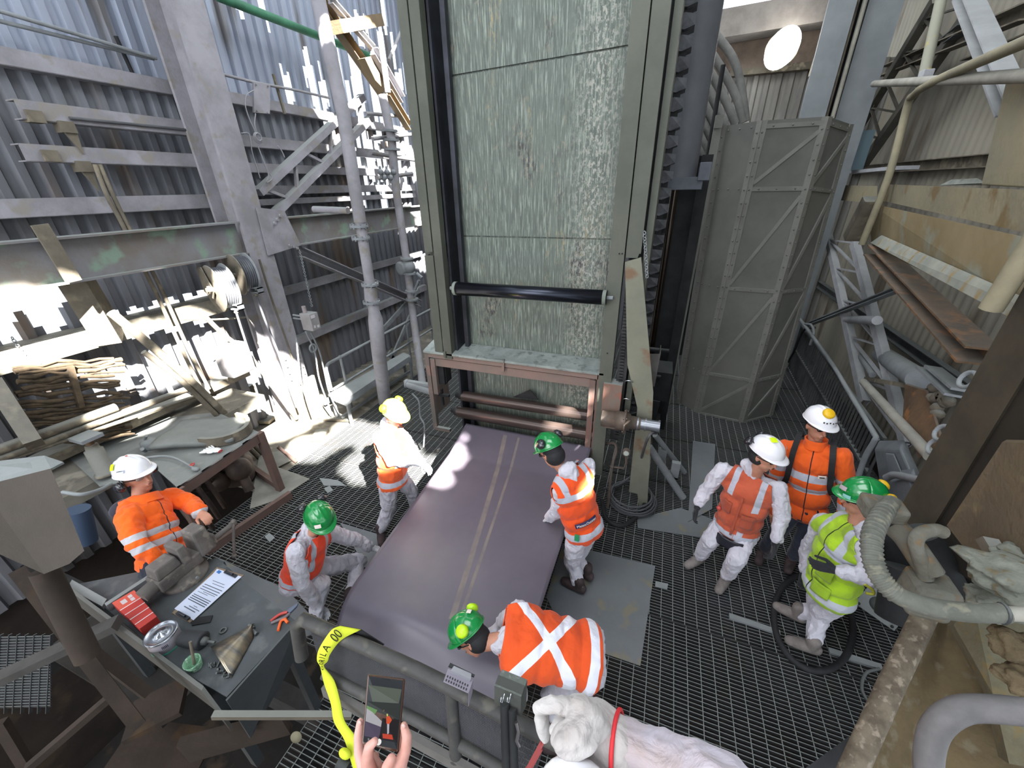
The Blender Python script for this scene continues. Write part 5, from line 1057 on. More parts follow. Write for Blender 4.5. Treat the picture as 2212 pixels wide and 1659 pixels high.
g = MB(); vb(g, -.17, .12, -.075, .075, .06, .16); vb(g, -.16, .0, -.065, .065, .16, .25, .85); g.build('rear_body', VS, t, bevel=.012)
g = MB(); vb(g, .0, .06, -.08, .08, .14, .30, .95); g.build('fixed_jaw', VS, t, bevel=.012)
g = MB(); vb(g, .11, .23, -.085, .085, .10, .32, .8); vb(g, .16, .26, -.06, .06, .10, .2, .9); g.build('moving_jaw', VS, t, bevel=.014)
g = MB(); g.cyl(vc+ax_*.0+V((0, 0, .11)), vc+ax_*.42+V((0, 0, .11)), .022, 14); g.ball(vc+ax_*.42+V((0, 0, .11)), .03); g.build('screw', VS, t)
g = MB(); p = vc+ax_*.41+V((0, 0, .11)); g.cyl(p-sd*.05+V((0, 0, .06)), p-sd*.02+V((.04, -.10, -.22)), .011, 10); g.ball(p-sd*.05+V((0, 0, .06)), .02); g.ball(p-sd*.02+V((.04, -.10, -.22)), .02); g.build('handle', VS, t)
g = MB(); g.cyl(vc-ax_*.16+V((0, 0, .11)), vc-ax_*.25+V((0, 0, .10)), .05, 20); g.build('pipe_jaw_bar', VS, t)
g = MB(); g.cyl(vc-sd*.15+V((0, 0, .05)), vc-sd*.10+V((0.06, 0, .05)), .01, 8); g.build('lock_lever', G, t)
# clipboard
def flatpoly(g, pts, z, th): g.prism([P_(x, y, z) for x, y in pts], (0, 0, th))
t = thing('clipboard', P_(448, 1285), 'brown clipboard with printed forms clipped at both ends', 'clipboard')
g = MB(); flatpoly(g, [(372, 1325), (469, 1226), (527, 1243), (411, 1346)], BZ+.004, .005); g.build('board', mat('fibreboard', '#8c7a66', '#7c6c5a', rough=.7), t)
WP = flat('white_paper', '#c6cde0', .8)
g = MB(); flatpoly(g, [(377, 1315), (460, 1240), (469, 1229), (522, 1246), (418, 1340)], BZ+.010, .002); g.build('paper_sheet', WP, t)
g = MB(); INK = flat('grey_ink', '#4b4f5c', .8)
def lerp2(q, u, v):
    a, b_, c, d = q; return ((a[0]*(1-u)+b_[0]*u)*(1-v)+(d[0]*(1-u)+c[0]*u)*v, (a[1]*(1-u)+b_[1]*u)*(1-v)+(d[1]*(1-u)+c[1]*u)*v)
Q = ((381, 1313), (462, 1241), (505, 1256), (420, 1336))
for i, (u0, u1, v0, v1) in enumerate([(.10, .12, .2, .8), (.16, .175, .35, .9), (.28, .30, .05, .95), (.33, .35, .05, .95), (.38, .40, .05, .95), (.43, .445, .05, .95), (.52, .53, .1, .6), (.6, .615, .05, .95), (.66, .675, .05, .95), (.72, .735, .05, .95), (.80, .81, .3, .9), (.86, .87, .2, .8), (.21, .22, .5, .7), (.56, .57, .3, .9)]):
    flatpoly(g, [lerp2(Q, u0, v0), lerp2(Q, u1, v0), lerp2(Q, u1, v1), lerp2(Q, u0, v1)], BZ+.0125, .0006)
g.build('printed_lines', INK, t)
g = MB(); flatpoly(g, [(467, 1236), (473, 1231), (479, 1235), (473, 1240)], BZ+.0125, .0006); g.build('blue_logo', flat('logo_blue', '#3c6fb0', .8), t)
for q in ((498, 1240), (395, 1330)):
    c = P_(*q, BZ+.018); g = MB(); d = (P_(411, 1346)-P_(372, 1325)).normalized(); g.bar(c-d*.06, c+d*.06, .022, .012); g.cyl(c-d*.03+V((0, 0, .012)), c+d*.03+V((0, 0, .012)), .007, 10); g.build('spring_clip', flat('dark_clip_metal', '#55585e', .3, .8), t)
# red carton
t = thing('red_carton', P_(297, 1330), 'red cardboard carton with white lines and small white labels', 'carton')
a, b_, c, d = P_(248, 1302), P_(308, 1372), P_(345, 1346), P_(297, 1277); hh = .10
base = [P_(272, 1332), P_(312, 1374), P_(348, 1348), P_(320, 1300)]
A, B, Cc, D = P_(253, 1318, BZ), P_(312, 1374, BZ), P_(349, 1347, BZ), P_(300, 1290, BZ)
RC = flat('red_card', '#b3362f', .6); RC2 = flat('orange_red_card', '#c2503f', .6); WHT = flat('white_print', '#dfd8d6', .8)
g = MB(); g.prism([A, B, Cc, D], (0, 0, .075)); g.build('carton_body', RC, t, bevel=.002)
T0 = V((0, 0, .0755)); g = MB(); g.prism([A+T0, A*.7+B*.3+T0, D*.7+Cc*.3+T0, D+T0], (0, 0, .001)); g.build('label_panel', RC2, t)
g = MB()
for k in (.30, .48, .66, .84): g.prism([A*(1-k)+B*k+T0, A*(.985-k)+B*(k+.015)+T0, D*(.985-k)+Cc*(k+.015)+T0, D*(1-k)+Cc*k+T0], (0, 0, .0012))
g.build('white_line', WHT, t)
def lq(u, v): return (A*(1-u)+B*u)*(1-v)+(D*(1-u)+Cc*u)*v+T0
g = MB()
for (u, v, s) in ((.06, .62, .09), (.17, .62, .09), (.09, .25, .12)): g.prism([lq(u, v), lq(u+s, v), lq(u+s, v+s*2), lq(u, v+s*2)], (0, 0, .0022))
g.build('small_label', flat('grey_label', '#b9b1b3', .8), t)
# tin with lid
c = P_(362, 1390); t = thing('metal_tin', c, 'round metal tin with a silver lid and white label', 'tin')
g = MB(); g.lathe(c, (0, 0, 1), [(0, .078), (.004, .082), (.10, .082)], 40); g.build('body', mat('tin_label', '#c8c5cf', '#b3a9b4', rough=.5, scale=9, bump=0), t)
g = MB(); g.lathe(c+V((0, 0, .10)), (0, 0, 1), [(0, .086), (.008, .086), (.010, .078), (.004, .075), (.004, .035), (.016, .032), (.016, .014), (.022, .012), (.022, 0)], 40); g.build('lid', flat('silver_lid', '#a9adb5', .25, .9), t)
g = MB(); g.lathe(c+V((0, 0, .0)), (0, 0, 1), [(0, .084), (.010, .084), (.012, .082)], 40); g.build('green_rim', flat('green_rim', '#3f8f78', .5), t)
g = MB(); an = math.atan2(-c.y-.2, -c.x)
for i in range(5):
    a0 = -.62+i*.08; q = c+V((.0828*math.cos(a0), .0828*math.sin(a0), .055)); g.bar(q, q+V((0, 0, .02)), .003, .003)
g.build('handwriting', flat('ink_marks', '#47445a', .8), t)
# roller piece (black spool)
t = thing('rubber_spool', P_(440, 1388), 'short dark rubber roller with a threaded end behind the tin', 'roller')
a, b_ = P_(395, 1378, BZ+.055), P_(452, 1386, BZ+.055); d = (b_-a).normalized()
g = MB(); g.lathe(a, d, [(0, .045), (.13, .05), (.14, .052), (.145, .042)], 28); g.build('body', mat('spool_rubber', '#3a3c3f', '#2e3032', rough=.6), t)
g = MB(); g.lathe(a+d*.145, d, [(0, .025), (.03, .02), (.03, .009), (.08, .008)], 16); g.build('threaded_end', GD, t)
# curved steel scraper with stripes
t = thing('curved_steel_shell', P_(500, 1410), 'curved brushed steel half-shell lying on the bench', 'steel shell')
a, b_ = P_(545, 1352), P_(460, 1425); dd = (b_-a); n_ = V((-dd.y, dd.x, 0)).normalized()*-1
g = MB()
def shf(u, v):
    p = P_(550, 1350)*(1-u)+P_(456, 1400)*u; q = P_(548, 1378)*(1-u)+P_(500, 1466)*u
    w = p*(1-v)+q*v; return w+V((0, 0, .004+.05*math.sin(math.pi*(.05+.95*v))))
g.grid(shf, 14, 18); g.build('shell', mat('brushed_shell', '#6e6d6b', '#a1957f', rough=.3, metal=.8, scale=6, stretch=(1, 4, 1), bump=0), t, solid=.004)
# green cup with brush
c = P_(424, 1440); t = thing('green_cup', c, 'small green paste-stained cup with a brush standing in it', 'cup')
g = MB(); g.lathe(c, (0.1, -.1, 1), [(0, .035), (.07, .045), (.07, .041), (.012, .033), (.012, 0)], 28); g.build('cup', mat('green_paste', '#7fae8c', '#4f6b5c', '#a8c9ae', rough=.6, scale=20), t)
g = MB(); g.cyl(c+V((.0, 0, .03)), c+V((.0, .035, .19)), .008, 10); g.build('brush_handle', flat('brush_wood', '#6a6156', .6), t)
# scraps and washer, cutter, pliers
t = thing('pliers', P_(612, 1330), 'combination pliers with red and grey grips on the bench corner', 'pliers')
def PL(x, y, h=.012): return P_(x, y, BZ+h)
g = MB(); g.tube(smooth_path([PL(621, 1322), PL(605, 1327), PL(592, 1336), PL(585, 1342)]), .010, 8); g.build('grip', flat('red_grip', '#b3423c', .5), t)
g = MB(); g.tube(smooth_path([PL(626, 1325), PL(615, 1334), PL(600, 1340), PL(586, 1346)]), .010, 8); g.build('grip', flat('grey_grip', '#6a6266', .5), t)
g = MB(); g.prism([PL(619, 1323, .006), PL(627, 1316, .006), PL(645, 1305, .006), PL(642, 1312, .006), PL(628, 1326, .006)], (0, 0, .014)); g.build('jaws', flat('plier_steel', '#7c8596', .3, .8), t)
t = thing('orange_cutter', P_(608, 1355), 'small orange-handled cutter under the pliers', 'cutter')
g = MB(); g.tube(smooth_path([PL(618, 1337), PL(608, 1341), PL(604, 1350), PL(601, 1362)]), .009, 8); g.tube(smooth_path([PL(616, 1336), PL(618, 1341), PL(622, 1345)]), .009, 8); g.build('handles', flat('orange_grip', '#e0622a', .5), t)
o = MB().tube(torus_path(P_(482, 1362, BZ+.006), .018, 16), .006, 8, closed=True).build('steel_washer', GD); tag(o, 'loose washer on the bench beyond the steel shell', 'washer')
g = MB(); g.prism([PL(408, 1337, .003), PL(460, 1330, .003), PL(455, 1345, .003), PL(415, 1352, .003)], (0, 0, .006)); o = g.build('rubber_offcut', BLK); tag(o, 'black rubber offcut beside the clipboard end', 'offcut')
g = MB(); r_ = random.Random(8)
for i in range(14):
    q = PL(455+i*3.6+r_.uniform(-3, 3), 1437+i*1.8+r_.uniform(-4, 4), .01); g.tube([q, q+V((r_.uniform(-.03, .03), r_.uniform(-.03, .03), r_.uniform(0, .03)))], .006, 5)
o = g.build('metal_swarf', GD); o['kind'] = 'stuff'; tag(o, 'little heap of dark metal swarf at the bench edge', 'swarf')
for k, (x, y) in enumerate(((538, 1350), (545, 1362))):
    o = MB().cyl(PL(x, y), PL(x+10, y+8), .012, 8).build('bolt_stub', GD); tag(o, ['bolt stub at the top end of the steel shell', 'second bolt stub under the steel shell end'][k], 'bolt')
# hood at far left
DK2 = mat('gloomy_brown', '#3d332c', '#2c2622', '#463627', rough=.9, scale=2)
t = thing('control_hood', PZ(60, 1100, 1.6), 'blank dusty steel hood on a post at the left edge', 'hood')
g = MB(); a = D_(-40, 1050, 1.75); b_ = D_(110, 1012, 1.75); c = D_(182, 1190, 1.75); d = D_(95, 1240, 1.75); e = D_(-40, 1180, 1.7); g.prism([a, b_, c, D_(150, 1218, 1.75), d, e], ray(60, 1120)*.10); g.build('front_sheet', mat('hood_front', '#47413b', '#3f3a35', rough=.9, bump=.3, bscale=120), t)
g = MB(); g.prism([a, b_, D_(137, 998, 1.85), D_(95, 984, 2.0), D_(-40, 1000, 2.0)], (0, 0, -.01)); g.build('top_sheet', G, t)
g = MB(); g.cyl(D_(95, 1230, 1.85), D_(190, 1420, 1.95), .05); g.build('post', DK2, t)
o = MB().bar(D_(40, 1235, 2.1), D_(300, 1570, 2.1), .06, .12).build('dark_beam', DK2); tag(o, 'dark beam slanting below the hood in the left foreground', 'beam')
# gloom at lower left
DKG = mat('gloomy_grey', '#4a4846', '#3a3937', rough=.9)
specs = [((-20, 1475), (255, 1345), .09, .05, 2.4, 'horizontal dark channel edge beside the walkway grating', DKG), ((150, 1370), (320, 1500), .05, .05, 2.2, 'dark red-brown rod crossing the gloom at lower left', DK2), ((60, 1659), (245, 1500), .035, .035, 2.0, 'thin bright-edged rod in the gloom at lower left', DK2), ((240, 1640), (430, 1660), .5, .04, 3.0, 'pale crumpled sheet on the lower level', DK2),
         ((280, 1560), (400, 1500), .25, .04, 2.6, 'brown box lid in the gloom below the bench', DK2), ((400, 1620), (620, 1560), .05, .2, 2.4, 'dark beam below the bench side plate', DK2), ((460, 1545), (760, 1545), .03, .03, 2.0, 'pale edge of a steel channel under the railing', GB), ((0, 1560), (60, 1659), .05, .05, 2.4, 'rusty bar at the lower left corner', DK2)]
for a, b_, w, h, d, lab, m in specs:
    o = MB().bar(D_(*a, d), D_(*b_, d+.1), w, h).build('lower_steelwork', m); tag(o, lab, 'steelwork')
g = MB()
for i in range(26): a = D_(-60, 1380+i*6, 2.9); b_ = D_(110, 1375+i*6, 2.9); g.bar(a, b_, .004, .02)
for i in range(10): a = D_(-50+i*18, 1370, 2.9); b_ = D_(-60+i*18, 1540, 2.9); g.bar(a, b_, .005, .02)
o = g.build('walkway_grating', GG); tag(o, 'patch of walkway grating at the lower left edge', 'grating')
o = MB().lathe(D_(640, 1592, 2.5), (0.3, -.8, .5), [(0, .035), (.004, .035), (.004, 0)], 20).build('round_disc', mat('pale_disc', '#8d8770', rough=.9)); tag(o, 'small pale round disc in the gloom left of the yellow strap', 'disc')
t = thing('blue_drum', D_(170, 1085, 2.9), 'blue drum half hidden behind the hood', 'drum'); g = MB(); g.cyl(D_(168, 1100, 3.3), D_(185, 1170, 3.4), .08, 24); g.build('drum_body', flat('blue_drum_paint', '#2e4058', .6), t)
o = MB().tube(smooth_path([D_(135, 1063, 2.6), D_(175, 1068, 2.6), D_(215, 1058, 2.7), D_(240, 1045, 2.8)]), .012).build('grey_cable', G); tag(o, 'grey cable running from the hood behind the helmeted man', 'cable')
# ===== railing in front of the camera =====
RL = mat('dark_handrail', '#444341', '#373635', '#514f49', rough=.6, scale=8, bump=.15)
t = thing('viewing_railing', D_(900, 1500, 1.35), 'dark tubular railing with wire mesh crossing the foreground', 'railing')
r1 = [D_(655, 1338, 1.45), D_(760, 1385, 1.40), D_(900, 1447, 1.33), D_(1060, 1530, 1.26), D_(1180, 1592, 1.20), D_(1330, 1670, 1.12)]
g = MB(); g.tube([D_(652, 1420, 1.5), D_(641, 1350, 1.46)]+smooth_path(r1, 3), .024, 16); g.build('top_rail', RL, t)
r2 = [D_(700, 1455, 1.45), D_(900, 1555, 1.36), D_(1050, 1640, 1.29), D_(1180, 1720, 1.22)]
g = MB(); g.tube(smooth_path(r2, 3), .020, 14); g.build('mid_rail', RL, t)
g = MB(); g.bar(D_(700, 1490, 1.46), D_(1150, 1740, 1.25), .02, .06); g.build('toe_board', mat('toe_board', '#6a6866', '#55534f', rough=.8), t)
g = MB(); g.cyl(D_(975, 1490, 1.3), D_(985, 1640, 1.32), .021, 14); g.build('post', RL, t)
def rail_at(pts, s):
    k = s*(len(pts)-1); i = min(int(k), len(pts)-2); return pts[i]*(1-(k-i))+pts[i+1]*(k-i)
MT = [D_(668, 1352, 1.46)]+r1[1:5]; MBt = [D_(705, 1460, 1.46), D_(830, 1522, 1.40), D_(920, 1568, 1.37), D_(1060, 1648, 1.30), D_(1150, 1700, 1.25)]
g = MB(); N1 = 190
for i in range(N1):
    s = (i+.5)/N1; a = rail_at(MT, s); b_ = rail_at(MBt, s); g.tube([a, a*.5+b_*.5+V((0, -.006, 0)), b_], .0012, 3, False)
for j in range(1, 34):
    v = j/34; g.tube([rail_at(MT, s/12)*(1-v)+rail_at(MBt, s/12)*v for s in range(13)], .0012, 3, False)
o = g.build('wire_mesh', mat('mesh_wire', '#4c4d50', rough=.5, bump=0), t)
# yellow strap
YS = flat('yellow_webbing', '#c3cc2b', .75); t = thing('yellow_strap', D_(720, 1450, 1.4), 'fluorescent yellow lifting strap with black lettering looped over the railing', 'strap')
def ribbon(g, pts, wid):
    pts = [V(p) for p in pts]; n = len(pts); L_ = []; R_ = []
    for i in range(n):
        w = wid[i] if isinstance(wid, list) else wid
        L_.append(pts[i]-w/2); R_.append(pts[i]+w/2)
    g.add(L_+R_, [(i, i+1, n+i+1, n+i) for i in range(n-1)], True)
ctl = [(735, 1352, 735+45, 1360, 1.40), (715, 1362, 738, 1382, 1.38), (690, 1400, 714, 1412, 1.37), (685, 1425, 708, 1428, 1.37), (692, 1440, 700, 1440, 1.38), (700, 1475, 722, 1470, 1.4), (715, 1520, 735, 1515, 1.38), (722, 1560, 744, 1556, 1.36), (745, 1600, 768, 1592, 1.33), (760, 1650, 785, 1640, 1.30), (775, 1700, 800, 1695, 1.28)]
Lp = smooth_path([D_(a, b_, d) for a, b_, c, e, d in ctl], 5); Rp = smooth_path([D_(c, e, d) for a, b_, c, e, d in ctl], 5); n = len(Lp)
g = MB(); g.add(Lp+Rp, [(i, i+1, n+i+1, n+i) for i in range(n-1)], True); g.build('webbing', YS, t, solid=.003)
g = MB(); a = D_(735, 1352, 1.40); b_ = D_(780, 1360, 1.40); g.add([a, b_, D_(830, 1392, 1.42), D_(770, 1372, 1.44)], [(0, 1, 2, 3)]); g.add([D_(780, 1360, 1.40), D_(770, 1372, 1.44), D_(812, 1400, 1.46), D_(830, 1392, 1.43)], [(0, 1, 2, 3)]); g.build('black_edge', BLK, t, solid=.003)
def text_obj(name, body, parent, m, size, mw_fn):
    cu = bpy.data.curves.new(name, 'FONT'); cu.body = body; cu.size = size; cu.extrude = .0004; cu.align_x = 'CENTER'; cu.align_y = 'CENTER'
    tmp = bpy.data.objects.new(name, cu); TS.collection.objects.link(tmp); TS.view_layers[0].update(); dg = TS.view_layers[0].depsgraph
    me = bpy.data.meshes.new_from_object(tmp.evaluated_get(dg)); bpy.data.objects.remove(tmp)
    me.materials.clear(); me.materials.append(m)
    off = wloc(parent) if parent is not None else V((0, 0, 0))
    for v in me.vertices: v.co = mw_fn(v.co)-off
    o = bpy.data.objects.new(name, me); C.objects.link(o)
    if parent is not None: o.parent = parent
    return o
# lettering follows the webbing; text x runs down the strap
def strap_map(co):
    s = co.x*1.0; k = max(0, min(n-1.001, s)); i = int(k); f = k-i
    l = Lp[i]*(1-f)+Lp[i+1]*f; r = Rp[i]*(1-f)+Rp[i+1]*f; u = .5+co.y*.8; nn = (Rp[i]-Lp[i]).cross(Lp[i+1]-Lp[i]).normalized()
    if nn.dot(CAM-l) < 0: nn = -nn
    return l+(r-l)*(1-u) + nn*(.0028+co.z) if 0 else l*(u)+r*(1-u)+nn*(.0028)
BKI = flat('black_ink', '#15150f', .8)
for dx, ch in ((20.2, 'G'), (17.4, 'O'), (15, 'R'), (13.2, 'I'), (11.4, 'L'), (9, 'A')):
    cux = dx
    text_obj('lettering', ch, t, BKI, 1.0, lambda co, cux=cux: strap_map(V((cux-co.x*2.9, co.y, co.z))))
g = MB(); k = 5; cc = (Lp[k]+Rp[k])/2; e1 = (Rp[k]-Lp[k])*.33; e2 = (Lp[k+1]-Lp[k]).normalized()*.011; nn = e1.cross(e2).normalized(); nn = nn if nn.dot(CAM-cc) > 0 else -nn
for s in (-1, 1): g.tube([cc+nn*.004+e1*math.cos(a)+e2*(math.sin(a)*.5+s*.75) for a in [2*math.pi*j/14 for j in range(14)]], .0016, 5, closed=True)
g.build('strap_logo', BKI, t)
g = MB(); g.ball(D_(745, 1628, 1.3), (.022, .014, .018)); g.build('tail_end', YS, t)
g = MB(); g.cyl(D_(732, 1645, 1.31), D_(752, 1659, 1.3), .02); g.build('dark_buckle', DARK, t)
# lidded post and perforated bracket
t = thing('lidded_post', D_(1105, 1500, 1.15), 'dark twin post with a tilted galvanised lid in the foreground', 'post')
g = MB(); g.prism([D_(1085, 1446, 1.16), D_(1068, 1480, 1.10), D_(1126, 1504, 1.08), D_(1139, 1468, 1.14)], (0, 0, -.004)); g.build('lid', mat('galvanised_lid', '#6f756f', '#5d635f', '#828783', rough=.6, scale=30, bump=.05), t)
g = MB(); g.prism([D_(1068, 1482, 1.10), D_(1126, 1506, 1.08), D_(1124, 1548, 1.11), D_(1068, 1520, 1.12)], (0, .03, 0)); g.prism([D_(1127, 1506, 1.085), D_(1139, 1470, 1.14), D_(1137, 1525, 1.15), D_(1125, 1548, 1.11)], (-.005, .0, 0)); g.build('box', mat('post_box', '#454743', rough=.7), t)
g = MB(); g.cyl(D_(1090, 1520, 1.1), D_(1096, 1720, 1.1), .013, 12); g.cyl(D_(1106, 1530, 1.1), D_(1112, 1720, 1.1), .013, 12); g.build('twin_tubes', DARK, t)
g = MB()
for px in (1087, 1101): g.tube([D_(px-4, 1506, 1.085), D_(px-6, 1516, 1.08), D_(px-2, 1518, 1.08), D_(px+3, 1498, 1.085)], .0015, 6)
g.build('wire_hook', CHR, t)
o = MB().tube([D_(1115, 1560, 1.08), D_(1120, 1580, 1.08), D_(1116, 1600, 1.08), D_(1122, 1612, 1.08)], .005, 8).build('snap_hook', flat('hook_metal', '#6e6a6c', .35, .8)); tag(o, 'small snap hook hanging beside the twin post', 'hook')
t = thing('perforated_bracket', D_(988, 1470, 1.2), 'small perforated metal bracket with a hinged clip on the railing', 'bracket')
a, b_, c, d = D_(958, 1472, 1.2), D_(1012, 1497, 1.2), D_(1022, 1468, 1.24), D_(968, 1444, 1.24); nn = (b_-a).cross(d-a).normalized(); nn = nn if nn.dot(CAM-a) > 0 else -nn
def bq(u, v): return (a*(1-u)+b_*u)*(1-v)+(d*(1-u)+c*u)*v
g = MB(); g.prism([a, b_, c, d], -nn*.002); g.prism([b_, b_+(b_-a)*.25-nn*.05, c+(b_-a)*.22-nn*.05, c], -nn*.002); g.build('plate', mat('bracket_metal', '#9a93a0', '#857f8b', rough=.6, bump=0), t)
g = MB()
for i in range(9):
    for j in range(2):
        q = bq(.08+.1*i, .16+.28*j)+nn*.0006; e1 = (b_-a)*.028; e2 = (d-a)*.10; k = 10
        g.add([q+e1*math.cos(2*math.pi*m/k)+e2*math.sin(2*math.pi*m/k) for m in range(k)], [tuple(range(k))])
g.build('punched_holes', DARK, t)
g = MB(); g.prism([bq(.1, .75), bq(.9, .75), bq(.85, 1.15), bq(.15, 1.15)], nn*.012); g.build('clip', flat('clip_metal', '#a7a8ae', .4, .6), t)
g = MB(); g.prism([bq(-.02, 1.1), bq(1.0, 1.15), bq(1.0, 1.32), bq(0, 1.4)], nn*.004); g.build('hinge_flap', DARK, t)
# red strap held in the glove
g = MB(); pts = [D_(1190, 1570, .62), D_(1170, 1610, .66), D_(1140, 1665, .7), D_(1120, 1700, .72)]
for p, q in zip(pts, pts[1:]): g.bar(p, q, .012, .003)
o = g.build('red_lanyard', flat('red_webbing', '#8d3b3c', .7)); tag(o, 'dull red webbing lanyard held taut in the leather glove', 'lanyard')
# ================= PEOPLE =================
from mathutils import noise as NZ
def cone(g, a, b, ra, rb, n=14):
    a = V(a); b = V(b); d = b-a; L_ = d.length
    if L_ < 1e-5: return g.ball(a, ra)
    pr = [(-ra*math.cos(t*math.pi/10), ra*math.sin(t*math.pi/10)) for t in range(0, 6)]+[(L_+rb*math.sin(t*math.pi/10), rb*math.cos(t*math.pi/10)) for t in range(0, 6)]
    return g.lathe(a, d, pr, n)
def organic(g, name, voxel, m, parent, smooth=4, fold=0, fscale=9, mfun=None, cut=(), attr=None, label=None):
    me = bpy.data.meshes.new(name); me.from_pydata([V(v) for v in g.v], [], g.f); me.update()
    tmp = bpy.data.objects.new('tmp', me); TS.collection.objects.link(tmp)
    r = tmp.modifiers.new('r', 'REMESH'); r.mode = 'VOXEL'; r.voxel_size = voxel
    s = tmp.modifiers.new('s', 'SMOOTH'); s.iterations = smooth; s.factor = .5
    TS.view_layers[0].update(); dg = TS.view_layers[0].depsgraph
    m2 = bpy.data.meshes.new_from_object(tmp.evaluated_get(dg)); bpy.data.objects.remove(tmp)
    if fold:
        m2.update(); nv_ = len(m2.vertices); co = np.empty(nv_*3, dtype=np.float32); m2.vertices.foreach_get('co', co)
        no = np.empty(nv_*3, dtype=np.float32); m2.vertex_normals.foreach_get('vector', no); co = co.reshape(-1, 3); no = no.reshape(-1, 3)
        q = co*np.array([fscale, fscale, fscale*.55]); am = np.empty(nv_)
        for i in range(nv_):
            p = V(q[i].tolist()); am[i] = (1-abs(NZ.noise(p))*2.2)*.65+(1-abs(NZ.noise(p*2.1+V((3, 1, 7))))*2.2)*.4-.5
        co += no*(fold*am)[:, None]; m2.vertices.foreach_set('co', co.ravel()); m2.update()
    if cut:
        bm = bmesh.new(); bm.from_mesh(m2)
        for co, no in cut:
            bmesh.ops.bisect_plane(bm, geom=bm.verts[:]+bm.edges[:]+bm.faces[:], plane_co=co, plane_no=no, clear_outer=True)
        bm.to_mesh(m2); bm.free()
    ms = m if isinstance(m, (list, tuple)) else [m]
    m2.materials.clear()
    for x in ms: m2.materials.append(x)
    if attr is not None:
        O_, U_, Vv, W_2 = attr; at = m2.attributes.new('tl', 'FLOAT_VECTOR', 'POINT'); co = np.empty(len(m2.vertices)*3, dtype=np.float32); m2.vertices.foreach_get('co', co)
        data = ((co.reshape(-1, 3)-np.array(O_)) @ np.array([U_, Vv, W_2]).T).astype(np.float32)
        at.data.foreach_set('vector', data.ravel())
    for p in m2.polygons:
        p.use_smooth = True
        if mfun: p.material_index = mfun(p.center)
    off = wloc(parent) if parent is not None else V((0, 0, 0))
    for v in m2.vertices: v.co = v.co-off
    m2.name = name
    o = bpy.data.objects.new(name, m2); C.objects.link(o); o.parent = parent
    if label: o['label'] = label
    if cut:
        sm = o.modifiers.new('solid', 'SOLIDIFY'); sm.thickness = .006; sm.offset = 1
    return o
def cloth(name, col, col2=None, stripes=(), scol='#b9bcc8', bands=None, rough=.8, wr=.35, glow=0, swhite=False):
    """stripes: (a, b, half width, conditions) in torso space; pattern |a.p+b|<w where every c.p+d>0"""
    m, t, b = new_mat(name); L = t.links; b.inputs['Roughness'].default_value = rough; b.inputs['Specular IOR Level'].default_value = .25
    b.inputs['Sheen Weight'].default_value = .15
    at = nd(t, 'ShaderNodeAttribute'); at.attribute_name = 'tl'
    def lin(a, bb):
        d = nd(t, 'ShaderNodeVectorMath', operation='DOT_PRODUCT'); L.new(at.outputs['Vector'], d.inputs[0]); d.inputs[1].default_value = a
        s = nd(t, 'ShaderNodeMath', operation='ADD'); L.new(d.outputs['Value'], s.inputs[0]); s.inputs[1].default_value = bb; return s.outputs[0]
    out = None
    tc = nd(t, 'ShaderNodeTexCoord')
    n0 = nd(t, 'ShaderNodeTexNoise'); n0.inputs['Scale'].default_value = 6; n0.inputs['Detail'].default_value = 6; L.new(tc.outputs['Object'], n0.inputs[0])
    mx = nd(t, 'ShaderNodeMix', data_type='RGBA'); mx.inputs[6].default_value = c4(hexc(col)); mx.inputs[7].default_value = c4(hexc(col2 or col)); 
    r = nd(t, 'ShaderNodeMapRange'); r.inputs[1].default_value = .42; r.inputs[2].default_value = .62; L.new(n0.outputs[0], r.inputs[0]); L.new(r.outputs[0], mx.inputs[0]); out = mx.outputs[2]
    for st in stripes:
        a, bb, w, conds = st[:4]; sc = st[4] if len(st) > 4 else scol
        ab = nd(t, 'ShaderNodeMath', operation='ABSOLUTE'); L.new(lin(a, bb), ab.inputs[0])
        lt = nd(t, 'ShaderNodeMath', operation='LESS_THAN'); L.new(ab.outputs[0], lt.inputs[0]); lt.inputs[1].default_value = w; f = lt.outputs[0]
        for ca, cb in conds:
            gt = nd(t, 'ShaderNodeMath', operation='GREATER_THAN'); L.new(lin(ca, cb), gt.inputs[0]); gt.inputs[1].default_value = 0
            mu = nd(t, 'ShaderNodeMath', operation='MULTIPLY'); L.new(f, mu.inputs[0]); L.new(gt.outputs[0], mu.inputs[1]); f = mu.outputs[0]
        x = nd(t, 'ShaderNodeMix', data_type='RGBA'); L.new(f, x.inputs[0]); L.new(out, x.inputs[6]); x.inputs[7].default_value = c4(hexc(sc)); out = x.outputs[2]
    L.new(out, b.inputs['Base Color'])
    n1 = nd(t, 'ShaderNodeTexNoise'); n1.inputs['Scale'].default_value = 22; n1.inputs['Detail'].default_value = 5; n1.inputs['Distortion'].default_value = .6; L.new(tc.outputs['Object'], n1.inputs[0])
    bp = nd(t, 'ShaderNodeBump'); bp.inputs['Strength'].default_value = wr; bp.inputs['Distance'].default_value = .02; L.new(n1.outputs[0], bp.inputs['Height']); L.new(bp.outputs[0], b.inputs['Normal'])
    return m
SKIN = mat('skin_tan', '#b98670', '#ab7762', rough=.55, scale=9, bump=.05); SKIN.node_tree.nodes['Principled BSDF'].inputs['Subsurface Weight'].default_value = .06
WHITE = cloth('white_coverall_fabric', '#c3c1cb', '#b7b4bf', wr=.8)
NAVY = cloth('navy_trouser_fabric', '#2b3040', '#22252f')
BOOT = mat('grey_boot_leather', '#7d7673', '#67605d', rough=.8, scale=12); BOOTD = mat('dark_boot_leather', '#46393a', '#332a2b', rough=.7, scale=12)
GLW = cloth('white_glove_knit', '#d5d5da', '#bdbdc2'); GLB = cloth('black_glove_knit', '#26282c', '#1c1e21')
